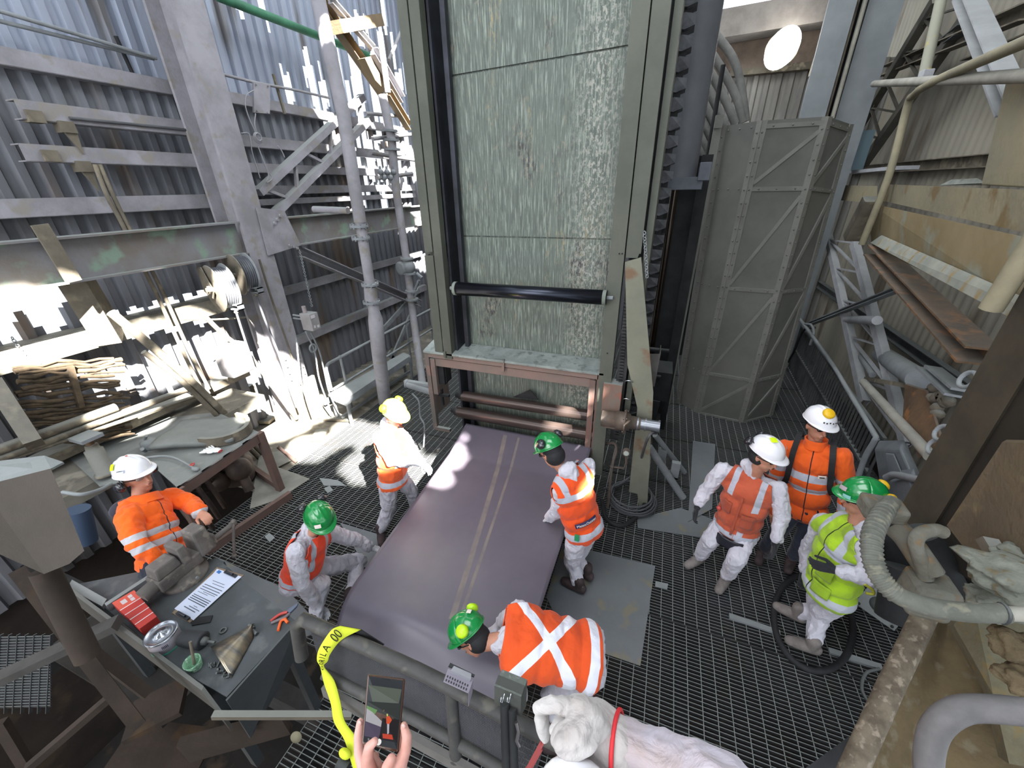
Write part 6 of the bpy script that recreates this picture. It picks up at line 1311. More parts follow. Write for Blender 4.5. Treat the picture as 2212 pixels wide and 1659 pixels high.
LENS = flat('dark_lens', '#1a1c20', .08, 0, .8); LENSC = flat('clear_lens', '#8d8078', .08, 0, .8); HAIR = mat('black_hair', '#1d1917', '#141110', rough=.6, bump=.3)
def hand(g, wr, d, n, side, curl=.5, s=1.0, spread=.0, thumb=.5):
    wr = V(wr); d = V(d).normalized(); n = (V(n)-d*V(n).dot(d)).normalized(); l = n.cross(d)*side   # l points to the thumb side
    cone(g, wr-d*.03*s, wr+d*.02*s, .026*s, .028*s)
    for k in (-.022, -.007, .008, .022): cone(g, wr+d*.02*s+l*k*.6*s, wr+d*.085*s+l*k*s, .017*s, .0125*s, 8)
    for i, (k, ln) in enumerate(((.028, .072), (.0095, .082), (-.0095, .076), (-.027, .060))):
        c = curl[i] if isinstance(curl, (list, tuple)) else curl*(1+.08*i); p = wr+d*.088*s+l*k*s; a = c*.5; rr = .0098-.0007*i
        dd = (d+l*(spread*(1.5-i)*.2)).normalized()
        for j, f in enumerate((.46, .30, .24)):
            q = p+(dd*math.cos(a)+n*math.sin(a))*ln*f*s; cone(g, p, q, rr*s*(1-.08*j), rr*s*(.93-.08*j), 8); p = q; a += c
    p = wr+d*.025*s+l*.026*s; e = (d*.75+l*.62+n*.25*thumb).normalized()
    q = p+e*.045*s; cone(g, p, q, .014*s, .0115*s, 8); e = (d*.9+l*.2*(1-thumb)+n*.35*thumb).normalized(); q2 = q+e*.034*s; cone(g, q, q2, .0115*s, .010*s, 8); cone(g, q2, q2+e*.022*s, .0105*s, .0085*s, 8)
def helmet(par, hc, hu, hv, hw, m, kind='green', muffs=None, muffpos=None, s=.90):
    """shell fits over the skull centre hc; hu left, hv up, hw forward"""
    R = M((hu, hw, hv)).transposed(); g = MB(); nu, nv = 40, 16; c0 = hc+hv*.062*s
    def shell(u, v):
        a = 2*math.pi*u; th = v*math.pi/2*1.06
        x = .122*math.sin(th)*math.cos(a); y = .148*math.sin(th)*math.sin(a); z = .125*math.cos(th)
        ridge = .007*(math.exp(-((x)/.012)**2)+math.exp(-((abs(x)-.045)/.010)**2)*.8)*max(0, math.cos(th))**.5 if z > .02 else 0
        p = V((x, y, z+ridge))
        if v > .999: p = V((x*1.03, y*1.03, z))
        return c0+R @ (p*s)
    g.grid(shell, nu, nv)
    def brim(u, v):
        a = 2*math.pi*u; k = .010+.045*max(0, math.sin(a))**1.5
        rx, ry = .122*1.0+v*(k*.7), .148*1.0+v*k
        return c0+R @ (V((rx*math.cos(a), ry*math.sin(a), -.012-.012*v*max(0, math.sin(a))-.004*v))*s)
    g.grid(brim, nu, 3)
    o = g.build('hard_hat', m, par, solid=.004)
    g = MB(); g.tube([c0+R @ (V((.128*math.cos(a), .153*math.sin(a), -.012))*s) for a in [2*math.pi*i/40 for i in range(40)]], .004, 6, closed=True); g.build('rim', m, o)
    if muffs:
        mm, pos = muffs
        for sx in (-1, 1):
            if pos == 'ear': c = hc+(R @ V((sx*.125, -.01, -.03)))*s; ax = R @ V((sx, 0, 0))
            elif pos == 'up': c = hc+(R @ V((sx*.112, -.055, .115)))*s; ax = R @ V((sx*.8, -.25, .55))
            else: c = hc+(R @ V((sx*.085, -.125, .085)))*s; ax = R @ V((sx*.45, -.75, .35))
            g = MB(); g.lathe(c, ax, [(-.012, .030), (0, .042), (.022, .040), (.034, .028), (.037, 0)], 20); g.build('ear_defender', mm, o)
            g = MB(); g.tube(smooth_path([c+ax*.02, c+ax*.01+(R @ V((0, .03, .02))), hc+(R @ V((sx*.118, .0, .045)))*s]), .004, 6); g.build('defender_arm', BLK, o)
    return o, R, c0
def person(label, J, face, hatm, outfit, vestm=None, vest=True, cover=None, legm=None, boots=None, gloves=None, muffs=None, glasses=LENS, hood=True, hem=-.06, hatup=None, bulk=1.0, group=None, folds=.019, legs=True, skin=None, sleeve_m=None, bag=None, headup=None, knit=False):
    j = {k: V(v) for k, v in J.items()}; skin = skin or SKIN; WH = outfit
    root = thing('person', (j['pel'].x, j['pel'].y, j.get('floor', 0) if not isinstance(j.get('floor', 0), V) else 0), label, 'person', group)
    pel, nk = j['pel'], j['nk']; v = (nk-pel).normalized(); u = j['shL']-j['shR']; u = (u-v*u.dot(v)).normalized(); w = u.cross(v); L_ = (nk-pel).length; k = bulk
    sw = .185*k
    shL, shR = j['shL'], j['shR']; hipL, hipR = pel+u*.09-v*.03, pel-u*.09-v*.03
    # head frame
    hw = V(face).normalized(); hv = V(headup or (0, 0, 1)); hv = (hv-hw*hv.dot(hw)).normalized(); hu = hw.cross(hv)*-1; hu = hv.cross(hw)*-1 if 0 else (hw.cross(hv))*1
    hu = hw.cross(hv); hu = -hu if 0 else hu
    # hu must satisfy hu x hv = hw
    hu = hv.cross(hw); R = M((hu, hw, hv)).transposed(); hc = j['hd']
    def torso(g, e, down=.0):
        Rt = M((u, w, v)).transposed()
        for f, rx, ry, rz, ow in ((.0, .165, .125, .12, .0), (.25, .158, .122, .13, .012), (.5, .165, .122, .14, .012), (.74, .178, .118, .13, .005), (.90, .150, .085, .08, -.012)):
            g.ball(pel+v*L_*f+w*ow, (rx*k+e, ry*k+e, rz+e), 20, 12, Rt)
        cone(g, nk-v*.06+w*.0, shL-v*.02*0, .065+e, .068+e); cone(g, nk-v*.06, shR, .065+e, .068+e)
        cone(g, pel+v*L_*.70+u*.08, shL, .08+e, .062+e); cone(g, pel+v*L_*.70-u*.08, shR, .08+e, .062+e)
    # body
    g = MB(); torso(g, -.03)
    cone(g, nk-v*.03, hc-hv*.05, .055, .052)
    g.ball(hc+hv*.02, (.076, .098, .105), 20, 14, R); g.ball(hc-hv*.045+hw*.025, (.058, .068, .07), 16, 10, R)
    cone(g, hc-hv*.105+hw*.055, hc-hv*.10+hw*.058, .022, .022)
    cone(g, hc+hw*.093+hv*.012, hc+hw*.112-hv*.026, .009, .014, 8); g.ball(hc+hw*.098-hv*.062, (.022, .010, .010), 10, 6, R)
    g.ball(hc+hw*.092-hv*.048, (.02, .008, .007), 8, 6, R)
    for s in (-1, 1): g.ball(hc+hu*.078*s-hv*.005-hw*.005, (.010, .018, .032), 10, 8, R); g.ball(hc+hw*.088+hv*.028+hu*.032*s, (.022, .012, .009), 8, 6, R)
    arms = []
    for s in ('L', 'R'):
        sh, el, wr_ = j['sh'+s], j.get('el'+s), j.get('wr'+s)
        if el is None: continue
        cone(g, sh, el, .045, .036); cone(g, el, wr_, .036, .025); arms.append(s)
        if not gloves: hd = j.get('hd'+s); dd = (hd-wr_) if hd is not None else (wr_-el); hand(g, wr_, dd, j.get('pn'+s, w), 1 if s == 'L' else -1, j.get('curl', .5) if not isinstance(j.get('curl', .5), V) else .5)
    if legs:
        for s, hp in (('L', hipL), ('R', hipR)):
            kn, an = j['kn'+s], j['an'+s]; cone(g, hp, kn, .065, .048); cone(g, kn, an, .045, .032)
    def mf(c): return 0
    b_ = organic(g, 'body', .0065, [skin], root, smooth=3)
    # clothes
    g = MB(); torso(g, .0)
    for s in arms:
        sh, el, wr_ = j['sh'+s], j['el'+s], j['wr'+s]
        cone(g, sh, el, .074, .062); cone(g, el, el+(wr_-el)*.82, .060, .050); cone(g, el+(wr_-el)*.8, el+(wr_-el)*.93, .048, .034)
    if hood: cone(g, nk-v*.03-w*.025, nk*.45+hc*.55-hv*.075-hw*.035, .080, .066); cone(g, nk-v*.04-w*.05, nk*.6+hc*.4-hw*.08-hv*.03, .06, .055)
    twop = legm is not None
    g2 = MB() if twop else g
    if legs:
        if twop:
            Rt = M((u, w, v)).transposed(); g2.ball(pel, (.165*k, .125*k, .12), 20, 12, Rt)
        for s, hp in (('L', hipL), ('R', hipR)):
            kn, an = j['kn'+s], j['an'+s]; cone(g2, hp, kn, .100, .078); cone(g2, kn, kn+(an-kn)*.85, .076, .062); cone(g2, kn+(an-kn)*.8, an+(kn-an)*.04, .062, .052)
    cuts = () if hood else [(nk+v*.045, v)]
    attr = (pel, u, v*(.5/L_), w)
    tops = organic(g, 'coverall' if not twop else 'jacket', .009, sleeve_m or WH, root, smooth=3, fold=folds, fscale=10, attr=attr, cut=cuts)
    if twop and legs: organic(g2, 'trousers', .010, legm, root, smooth=3, fold=folds*.8, attr=attr)
    if vest:
        g = MB(); torso(g, .022)
        cc = [(pel+v*L_*(hem), -v), (nk+v*.03, v), (pel+v*L_*.9+u*(sw*.94), (u*1.0+v*.25)), (pel+v*L_*.9-u*(sw*.94), (-u*1.0+v*.25))]
        vo = organic(g, 'safety_vest', .009, vestm, root, smooth=3, fold=folds*.7, fscale=7, attr=attr, cut=cc)
    if legs and boots:
        for s in ('L', 'R'):
            kn, an = j['kn'+s], j['an'+s]; tf = j.get('toe'+s); fd = (tf-an) if tf is not None else V((w.x, w.y, 0)); fd.z = 0; fd.normalize(); sd = V((-fd.y, fd.x, 0)); an0 = V((an.x, an.y, an.z))
            g = MB(); b0 = an0-V((0, 0, .045)); cone(g, an0+V((0, 0, .05)), b0, .050, .045); cone(g, b0-fd*.035, b0+fd*.06-V((0, 0, .005)), .042, .044); cone(g, b0+fd*.06-V((0, 0, .005)), b0+fd*.145-V((0, 0, .012)), .044, .036)
            zc = b0.z-.04
            organic(g, 'boot', .007, boots, root, smooth=2, cut=[(V((b0.x, b0.y, zc)), V((0, 0, -1)))])
    if gloves:
        for s in arms:
            wr_, el = j['wr'+s], j['el'+s]; hd = j.get('hd'+s); dd = (hd-wr_) if hd is not None else (wr_-el); g = MB(); hand(g, wr_, dd, j.get('pn'+s, w), 1 if s == 'L' else -1, .55, 1.12)
            organic(g, 'glove', .0045, gloves, root, smooth=2)
    if glasses:
        g = MB()
        for s in (-1, 1): g.ball(hc+hw*.094+hv*.018+hu*.034*s, (.031, .012, .019), 14, 8, R)
        go = g.build('safety_glasses', glasses, root)
        g = MB()
        for s in (-1, 1): g.tube([hc+hw*.09+hv*.022+hu*.06*s, hc+hw*.04+hv*.022+hu*.083*s, hc-hw*.01+hv*.018+hu*.086*s], .004, 6)
        g.tube([hc+hw*.09+hv*.022+hu*.062, hc+hw*.104+hv*.026+hu*.03, hc+hw*.107+hv*.024, hc+hw*.104+hv*.026-hu*.03, hc+hw*.09+hv*.022-hu*.062], .0035, 6); g.build('glasses_frame', BLK, go)
    g = MB(); g.ball(hc+hw*.104-hv*.056, (.020, .006, .003), 10, 6, R); g.build('mouth', flat('lip_line', '#7a4238', .6), root)
    g = MB(); g.ball(hc+hv*.035-hw*.022, (.083, .092, .09), 20, 12, R)
    if knit: g.ball(hc-hv*.02-hw*.03, (.09, .085, .085), 20, 12, R)
    g.build('hair' if not knit else 'knit_balaclava', HAIR if not knit else BLK, root)
    ho, RR, c0 = helmet(root, hc+hv*.02, hu, hv, hw, hatm, muffs=muffs)
    return root, dict(u=u, v=v, w=w, pel=pel, L=L_, hc=hc, hu=hu, hv=hv, hw=hw, R=R, hat=ho, c0=c0)
def hat_patch(d, x, y, z, sx, sz, name, m, roll=0.0, lift=.002):
    """small label following the helmet shell at direction (x left, y forward, z up)"""
    g = MB(); n = V((x/.122, y/.148, z/.125)).normalized(); c = V((n.x*.122, n.y*.148, n.z*.125)); nn = V((n.x/.122, n.y/.148, n.z/.125)).normalized()
    e1 = nn.cross(V((0, 0, 1))).normalized(); e2 = e1.cross(nn); e1, e2 = e1*math.cos(roll)+e2*math.sin(roll), e2*math.cos(roll)-e1*math.sin(roll)
    k = 6; vs = []
    for jx in range(k+1):
        for i in range(k+1):
            p = c+e1*(i/k-.5)*sx+e2*(jx/k-.5)*sz; q = V((p.x/.122, p.y/.148, p.z/.125)).normalized(); p = V((q.x*.122, q.y*.148, q.z*.125))*(1+lift/.12*1.4)
            vs.append(d['c0']+d['R'] @ p)
    g.add(vs, [(jx*(k+1)+i, jx*(k+1)+i+1, (jx+1)*(k+1)+i+1, (jx+1)*(k+1)+i) for jx in range(k) for i in range(k)], True)
    return g.build(name, m, d['hat'])
def JB(base):
    b = V((base[0], base[1], 0)); n = b.normalized()
    def g(px, py, off=0):
        d = ray(px, py); t = (b.length+off)/(d.x*n.x+d.y*n.y); return CAM+d*t
    return g
HG = flat('green_helmet_shell', '#12833f', .2, 0, .6, .5); HWH = flat('white_helmet_shell', '#e4e3e8', .25, 0, .5, .4)
BM_ = flat('black_muff_shell', '#26252b', .25, 0, .6, .3); LM_ = flat('lime_muff_shell', '#b6e31c', .35); YM_ = flat('yellow_muff_shell', '#e0b21c', .35)
RS = '#a9acb8'
vs_front = [((1, 0, 0), -.085, .026, [((0, 1, 0), -.20), ((0, 0, 1), 0)]), ((1, 0, 0), .085, .026, [((0, 1, 0), -.20), ((0, 0, 1), 0)]), ((0, 1, 0), -.03, .022, [])]
# --- man in terracotta vest
g = JB((1.05, 3.25))
jt = dict(hd=g(1650, 985, -.02), nk=g(1628, 1028, .05), pel=g(1590, 1138, .02), shR=g(1562, 1016, .05), shL=g(1682, 1058), elR=g(1524, 1058), wrR=g(1508, 1092, -.08), elL=g(1690, 1118, -.05), wrL=g(1676, 1170, -.15), knR=g(1535, 1165, -.12), anR=V((.78, 3.36, .12)), knL=g(1592, 1205, -.2), anL=V((1.02, 3.2, .10)), toeR=V((.62, 3.2, 0)), toeL=V((.92, 3.0, 0)), pnR=V((1, 0, 0)), pnL=V((-1, 0, 0)))
VT = cloth('terracotta_vest', '#b4553a', '#a84c34', [((1, 0, 0), -.11, .024, [((0, 1, 0), -.27), ((0, 0, 1), 0)]), ((1, 0, 0), .11, .024, [((0, 1, 0), -.34), ((0, 0, 1), 0)]), ((0, 1, 0), -.0, .022, [((-1, 0, .3), -.03)]), ((0, 1, 0), -.0, .022, [((1, 0, 0), -.02), ((0, 0, 1), 0)]), ((1, 0, 0), -.06, .022, [((0, -1, 0), .06), ((0, 0, 1), 0)])], RS)
r1_, d1 = person('man in a terracotta vest and white coverall with white helmet, striding and looking aside', jt, (.72, -.68, -.12), HWH, WHITE, VT, boots=BOOT, gloves=GLB, muffs=(BM_, 'back'), knit=True, bulk=1.06)
def on_torso(root, d, nm, m, uu, vv, su, sv, th=.012, ww=None, k=1.0, back=False, lab=None, rot=0.0):
    """patch lying on the chest: ray-free ellipse estimate of the vest front"""
    g = MB(); n = 6; vs = []; s = -1 if back else 1
    ca, sa = math.cos(rot), math.sin(rot)
    def surf(a, b):
        x = max(-.195, min(.195, a)); f = math.sqrt(max(0, 1-(x/.205)**2)); return d['pel']+d['u']*x+d['v']*(b*d['L']/.5)+d['w']*s*((.148*k+th)*f+ (.012 if not back else -.006))
    P0 = []
    for jx in range(n+1):
        for i in range(n+1):
            a = (i/n-.5)*su; b = (jx/n-.5)*sv; P0.append(surf(uu+a*ca-b*sa, vv+a*sa+b*ca))
    g.add(P0, [(jx*(n+1)+i, jx*(n+1)+i+1, (jx+1)*(n+1)+i+1, (jx+1)*(n+1)+i) for jx in range(n) for i in range(n)], True)
    o = g.build(nm, m, root, solid=.006)
    if lab: o['label'] = lab
    return o
VTP = cloth('terracotta_pocket', '#a04a34', '#96442f')
on_torso(r1_, d1, 'chest_pocket', VTP, .085, .17, .10, .10, .012, k=1.06); on_torso(r1_, d1, 'pocket_flap', VTP, .085, .225, .105, .035, .02, k=1.06)
on_torso(r1_, d1, 'chest_pocket', VTP, -.10, .24, .075, .10, .012, k=1.06); on_torso(r1_, d1, 'zip_placket', VTP, 0, .2, .02, .36, .01, k=1.06)
on_torso(r1_, d1, 'waist_pouch', flat('black_pouch', '#1c1d25', .5), .01, -.06, .22, .09, .03, k=1.06)
gq = MB(); q = d1['pel']-d1['u']*.16+d1['v']*.2+d1['w']*.12; gq.ball(q, .022); gq.build('red_whistle', flat('red_grip'), r1_)
hat_patch(d1, -.02, .02, .12, .05, .05, 'lime_sticker', flat('lime_sticker', '#d6f000', .5), .4)
for yy, mm in ((.075, WP), (.055, flat('ink_black', '#202228', .6))): hat_patch(d1, .055, .085, yy, .06, .016, 'printed_label', mm)
# --- man in orange jacket on the right
g = JB((1.46, 3.71))
jo = dict(hd=g(1765, 920), nk=g(1762, 958, .03), pel=g(1738, 1100, 0), shR=g(1697, 968, .0), shL=g(1818, 985, 0), elR=g(1672, 1050, .05), wrR=g(1668, 1110, -.05), elL=g(1832, 1060), wrL=g(1822, 1120, -.1), knR=V((1.45, 3.60, .45)), anR=V((1.42, 3.68, .12)), knL=V((1.66, 3.58, .46)), anL=V((1.68, 3.66, .12)), pnR=V((1, 0, 0)), pnL=V((-1, 0, 0)))
VO = cloth('orange_jacket_fabric', '#e8601f', '#dd5a20', [((0, 1, 0), -.29, .022, [((0, 0, 1), 0), ((.0, 1, 0), 0)]), ((0, 1, .0), -.20, .022, [((0, 0, 1), -.0)]), ((1, 0, 0), .0, .004, [((0, 0, 1), 0)], '#20202a'), ((0, 1, 0), -.13, .024, [((1, 0, 0), -.21)]), ((0, 1, 0), -.13, .024, [((-1, 0, 0), -.21)])], RS)
r2_, d2 = person('man in orange jacket with black backpack straps, white helmet with a yellow disc', jo, (.30, -.93, -.02), HWH, VO, vest=False, sleeve_m=VO, legm=NAVY, boots=BOOTD, gloves=None, hood=False, bulk=1.12, folds=.010)
for s in (-1, 1):
    g = MB(); pts = [d2['pel']+d2['v']*(z*d2['L']/.5)+d2['u']*s*x+d2['w']*wv for z, x, wv in ((.50, .12, -.09), (.545, .125, -.02), (.53, .128, .06), (.46, .140, .125), (.36, .150, .142), (.26, .160, .13), (.2, .18, .09))]
    pts = smooth_path(pts, 4)
    for p, q in zip(pts, pts[1:]): g.bar(p, q, .045, .012, d2['w']+d2['v']*.01)
    g.build('backpack_strap', BLK, r2_)
on_torso(r2_, d2, 'name_badge', flat('white_badge', '#e4d9d2', .6), .095, .335, .055, .022, .014, k=1.1); on_torso(r2_, d2, 'badge_text', BKI, .095, .335, .035, .006, .021, k=1.1)
g = MB(); cN = nk_ = d2['pel']+d2['v']*(d2['L']+.01); g.lathe(cN-d2['v']*.02, d2['v'], [(-.02, .10), (.03, .085), (.06, .088), (.06, .078), (.0, .075)], 24); g.build('collar', VO, r2_)
c = d2['c0']+d2['R'] @ V((-.01, .075, .095)); g = MB(); nn = d2['R'] @ V((-.05, .6, .8)); g.lathe(c, nn, [(0, .046), (.016, .046), (.03, .034), (.032, 0)], 24); g.build('yellow_disc', YM_, d2['hat'])
for k in range(6): hat_patch(d2, .05-.022*k, .13, .035+.004*(k % 2), .012, .010, 'handwriting', BKI, .3*k)
# --- man in yellow-green vest
g = JB((1.65, 2.85))
jg = dict(hd=g(1862, 1082), nk=g(1850, 1135, .02), pel=g(1792, 1268), shL=g(1866, 1178, -.13), shR=g(1778, 1128, .16), elL=g(1880, 1248, -.20), wrL=g(1808, 1232, -.27), elR=g(1745, 1190, .2), wrR=g(1738, 1235, .12), knL=g(1770, 1325, -.02), anL=V((1.62, 2.72, .12)), knR=g(1765, 1322, .12), anR=V((1.58, 3.0, .12)), pnL=V((-.5, .6, -.2)), pnR=V((0, 0, -1)), toeL=V((1.3, 2.75, 0)), toeR=V((1.3, 3.1, 0)))
VG = cloth('lime_vest_fabric', '#a9cf2a', '#8fae2c', [((0, 1, 0), -.005, .026, []), ((1, 0, 0), -.115, .028, [((0, 1, 0), -.32), ((0, 0, 1), 0)]), ((1, 0, 0), .115, .028, [((0, 1, 0), -.32)]), ((0, 1, 0), -.33, .025, [((1, 0, 0), .0)]), ((1, 0, 0), 0, .004, [((0, 0, 1), 0)], '#253018')], '#b4b8c2')
r3_, d3 = person('man in lime vest and green helmet standing beside the curved hose', jg, (-.95, .05, -.12), HG, WHITE, VG, boots=BOOT, gloves=GLB, muffs=(YM_, 'back'), hem=-.16, bulk=1.15)
VGP = cloth('lime_pocket', '#98bb2c', '#89a72a')
on_torso(r3_, d3, 'chest_pocket', VGP, .10, .20, .10, .10, .012, k=1.15); on_torso(r3_, d3, 'hip_pocket', VGP, .11, .07, .11, .09, .012, k=1.15); on_torso(r3_, d3, 'pen_slot', BKI, .10, .25, .03, .006, .024, k=1.15)
hat_patch(d3, .03, .13, .04, .06, .03, 'silver_sticker', flat('silver_sticker', '#a9a0a6', .4), .2); hat_patch(d3, .07, .11, .0, .05, .03, 'blue_sticker', flat('cyan_sticker', '#8cc8c4', .4), .1)
g = MB(); q = PD(1868, 1262, 2.75); g.tube(smooth_path([q, q+V((.05, .0, -.03)), q+V((.07, 0, -.07)), q+V((.03, 0, -.08))]), .010, 8); g.build('tool_lanyard', flat('yellow_blue_cord', '#a7a53a', .6), r3_)
# --- man standing at the belt with his back to us
g = JB((-.31, 2.7))
jm = dict(hd=g(1192, 980), nk=g(1228, 1022), pel=g(1262, 1140), shL=g(1213, 1062, -.08), shR=g(1270, 1008, .14), elL=g(1203, 1105, -.02), wrL=g(1185, 1120, .16), elR=g(1262, 1060, .3), wrR=g(1225, 1085, .42), knL=g(1236, 1212), anL=V((-.34, 2.63, .12)), knR=g(1243, 1205, .12), anR=V((-.29, 2.80, .12)), pnL=V((0, 0, -1)), pnR=V((0, 0, -1)), toeL=V((-.5, 2.66, 0)), toeR=V((-.5, 2.9, 0)))
VM = cloth('orange_vest_fabric', '#e04f1c', '#d64a1c', [((0, 1, 0), -.02, .024, []), ((0, 1, 0), -.38, .024, [((0, 0, -1), 0), ((-1, 0, 0), .2)]), ((1, 0, 0), -.12, .024, [((0, 1, 0), -.36)]), ((1, 0, 0), .12, .024, [((0, 1, 0), -.36)])], RS)
r4_, d4 = person('man in orange vest, back turned, leaning on the right edge of the belt', jm, (-.72, .35, -.55), HG, WHITE, VM, boots=BOOTD, gloves=GLW, muffs=(BM_, 'up'), knit=True, hem=-.12)
on_torso(r4_, d4, 'back_label', flat('navy_label', '#1f2350', .6), .04, .15, .20, .035, .013, back=True, rot=0)
def back_map(d, uu, vv, sc):
    def f(co):
        x = uu-co.x*sc; b = vv+co.y*sc; ff = math.sqrt(max(0, 1-(x/.205)**2)); return d['pel']+d['u']*x+d['v']*(b*d['L']/.5)-d['w']*((.148+.021)*ff-.006)-d['w']*co.z
    return f
text_obj('label_lettering', 'Metso:Outotec', r4_, flat('white_print'), .030, back_map(d4, .04, .15, 1.0))
g = MB(); q = d4['pel']+d4['u']*.15+d4['v']*.06-d4['w']*.10; g.box(q-V((.02, .01, .03)), q+V((.02, .01, .03))); g.build('green_clip', flat('green_clip', '#2c8a5a', .5), r4_)
# --- sunlit man on the left of the belt
g = JB((-2.57, 2.6))
jw = dict(hd=g(850, 898), nk=g(845, 930), pel=g(848, 1035), shL=g(872, 945, .16), shR=g(822, 945, -.12), elL=g(895, 985, .18), wrL=g(912, 1000, .05), elR=g(845, 995, -.2), wrR=g(885, 1000, -.18), knR=g(840, 1098), anR=V((-2.60, 2.56, .12)), knL=V((-2.36, 2.92, .46)), anL=V((-2.42, 3.0, .12)), pnL=V((0, 0, -1)), pnR=V((0, 0, -1)), toeR=V((-2.48, 2.4, 0)), toeL=V((-2.2, 2.95, 0)))
VW = cloth('sunlit_vest_fabric', '#e8642f', '#df5a2a', vs_front, RS)
r5_, d5 = person('man in white coverall and orange vest standing in the glaring sunlight left of the belt', jw, (.93, -.15, -.35), flat('lime_helmet_shell', '#c9e64a', .3, 0, .5, .3), WHITE, VW, boots=BOOTD, gloves=GLW, muffs=(LM_, 'up'), hem=-.06)
# --- crouching man
g = JB((-2.52, 1.70))
jc = dict(hd=g(690, 1122), nk=g(668, 1158), pel=g(648, 1240, .02), shR=g(640, 1192, -.14), shL=g(708, 1150, .16), elR=g(652, 1262, -.18), wrR=g(690, 1312, -.12), elL=g(765, 1165, .18), wrL=g(805, 1184, .16), knL=g(775, 1212, .16), anL=V((-2.36, 1.78, .12)), knR=g(694, 1262, -.06), anR=V((-2.50, 1.48, .12)), hdR=g(712, 1330, -.10), hdL=g(830, 1186, .18), pnL=V((0, 0, -1)), pnR=V((.3, 0, -1)), toeL=V((-2.2, 1.8, 0)), toeR=V((-2.3, 1.45, 0)))
VC = cloth('red_orange_vest_fabric', '#e8492a', '#df4426', vs_front+[((1, 0, 0), -.085, .026, [((0, 1, 0), -.38)]), ((1, 0, 0), .085, .026, [((0, 1, 0), -.38)])], RS)
r6_, d6 = person('crouching man in red-orange vest and white coverall reaching to the belt edge, green helmet', jc, (.80, -.35, -.38), HG, WHITE, VC, boots=BOOTD, gloves=GLW, muffs=(BM_, 'back'), hem=0.0)
hat_patch(d6, -.06, .11, .05, .05, .035, 'white_sticker', flat('white_badge'), .3)
# --- bent man at the near end of the belt
jb = dict(pel=PD(1268, 1415, 2.65), nk=PD(1095, 1378, 2.62), hd=PD(1022, 1378, 2.68), shL=PD(1112, 1432, 2.52), shR=PD(1120, 1322, 2.72), elL=PD(1120, 1500, 2.75), wrL=PD(1100, 1545, 2.95), elR=PD(1085, 1350, 2.95), wrR=PD(1040, 1400, 3.0), knL=PD(1190, 1500, 2.95), anL=V((-.16, 1.38, .12)), knR=PD(1240, 1480, 2.95), anR=V((-.02, 1.66, .12)), pnL=V((0, 0, -1)), pnR=V((0, 0, -1)), toeL=V((-.4, 1.3, 0)), toeR=V((-.3, 1.6, 0)))
VB = cloth('bent_vest_fabric', '#dd5320', '#d34e1f', [((.66, .75, 0), -.205, .028, [((0, 0, -1), .06)]), ((-.66, .75, 0), -.205, .028, [((0, 0, -1), .06)]), ((0, 1, 0), .0, .028, [])], '#dcdde8')
r7_, d7 = person('man bending double over the near end of the belt, white cross on his orange back', jb, (-.72, -.30, -.62), HG, WHITE, VB, boots=BOOTD, gloves=GLW, muffs=(LM_, 'up'), hem=-.10, knit=True, headup=(-.72, .05, .45), bulk=1.15)
hat_patch(d7, 0, -.09, .085, .035, .03, 'white_sticker', flat('white_badge'))
# --- man leaning at the left
jl = dict(hd=PD(296, 1030, 3.12), nk=PD(300, 1078, 3.12), pel=PD(352, 1205, 3.1), shR=PD(278, 1115, 2.95), shL=PD(368, 1075, 3.35), elR=PD(292, 1175, 2.85), wrR=PD(340, 1208, 2.9), elL=PD(412, 1088, 3.35), wrL=PD(435, 1108, 3.22), knR=V((-3.42, .92, .56)), anR=V((-3.55, .90, .12)), knL=V((-3.50, 1.12, .56)), anL=V((-3.62, 1.15, .12)), toeR=V((-3.3, .95, 0)), toeL=V((-3.35, 1.2, 0)), pnL=V((0, 0, -1)), pnR=V((0, 0, -1)))
VL = cloth('bright_orange_jacket', '#f4661a', '#ea5c18', [((0, 1, 0), -.12, .024, []), ((0, 1, 0), -.21, .024, [((0, 0, 1), -.0)]), ((1, 0, 0), 0, .004, [((0, 0, 1), 0)], '#2a2a33')], '#b7b6bc')
r8_, d8 = person('man in bright orange hooded jacket and white helmet standing behind the vise', jl, (.95, .12, .10), HWH, VL, vest=False, sleeve_m=VL, legm=NAVY, boots=BOOTD, gloves=None, hood=False, muffs=(BM_, 'ear'), glasses=LENSC, bulk=1.08)
g = MB(); cN = d8['pel']+d8['v']*(d8['L']); g.lathe(cN-d8['v']*.03, d8['v']+d8['w']*.1, [(-.02, .14), (.02, .125), (.05, .12), (.045, .10), (-.01, .09)], 28); g.build('collar', VL, r8_)
g = MB(); g.ball(cN-d8['w']*.10-d8['v']*.03, (.13, .09, .08), 18, 10, M((d8['u'], d8['w'], d8['v'])).transposed()); g.build('hood', cloth('navy_hood_lining', '#353440', '#2c2b36'), r8_)
hat_patch(d8, -.10, -.02, .09, .035, .05, 'lime_sticker', flat('lime_sticker'), .3); hat_patch(d8, -.105, .06, .055, .05, .03, 'printed_label', WP); hat_patch(d8, -.105, .06, .058, .045, .006, 'label_text', BKI); hat_patch(d8, .0, .03, .13, .015, .015, 'red_sticker', flat('red_grip'))
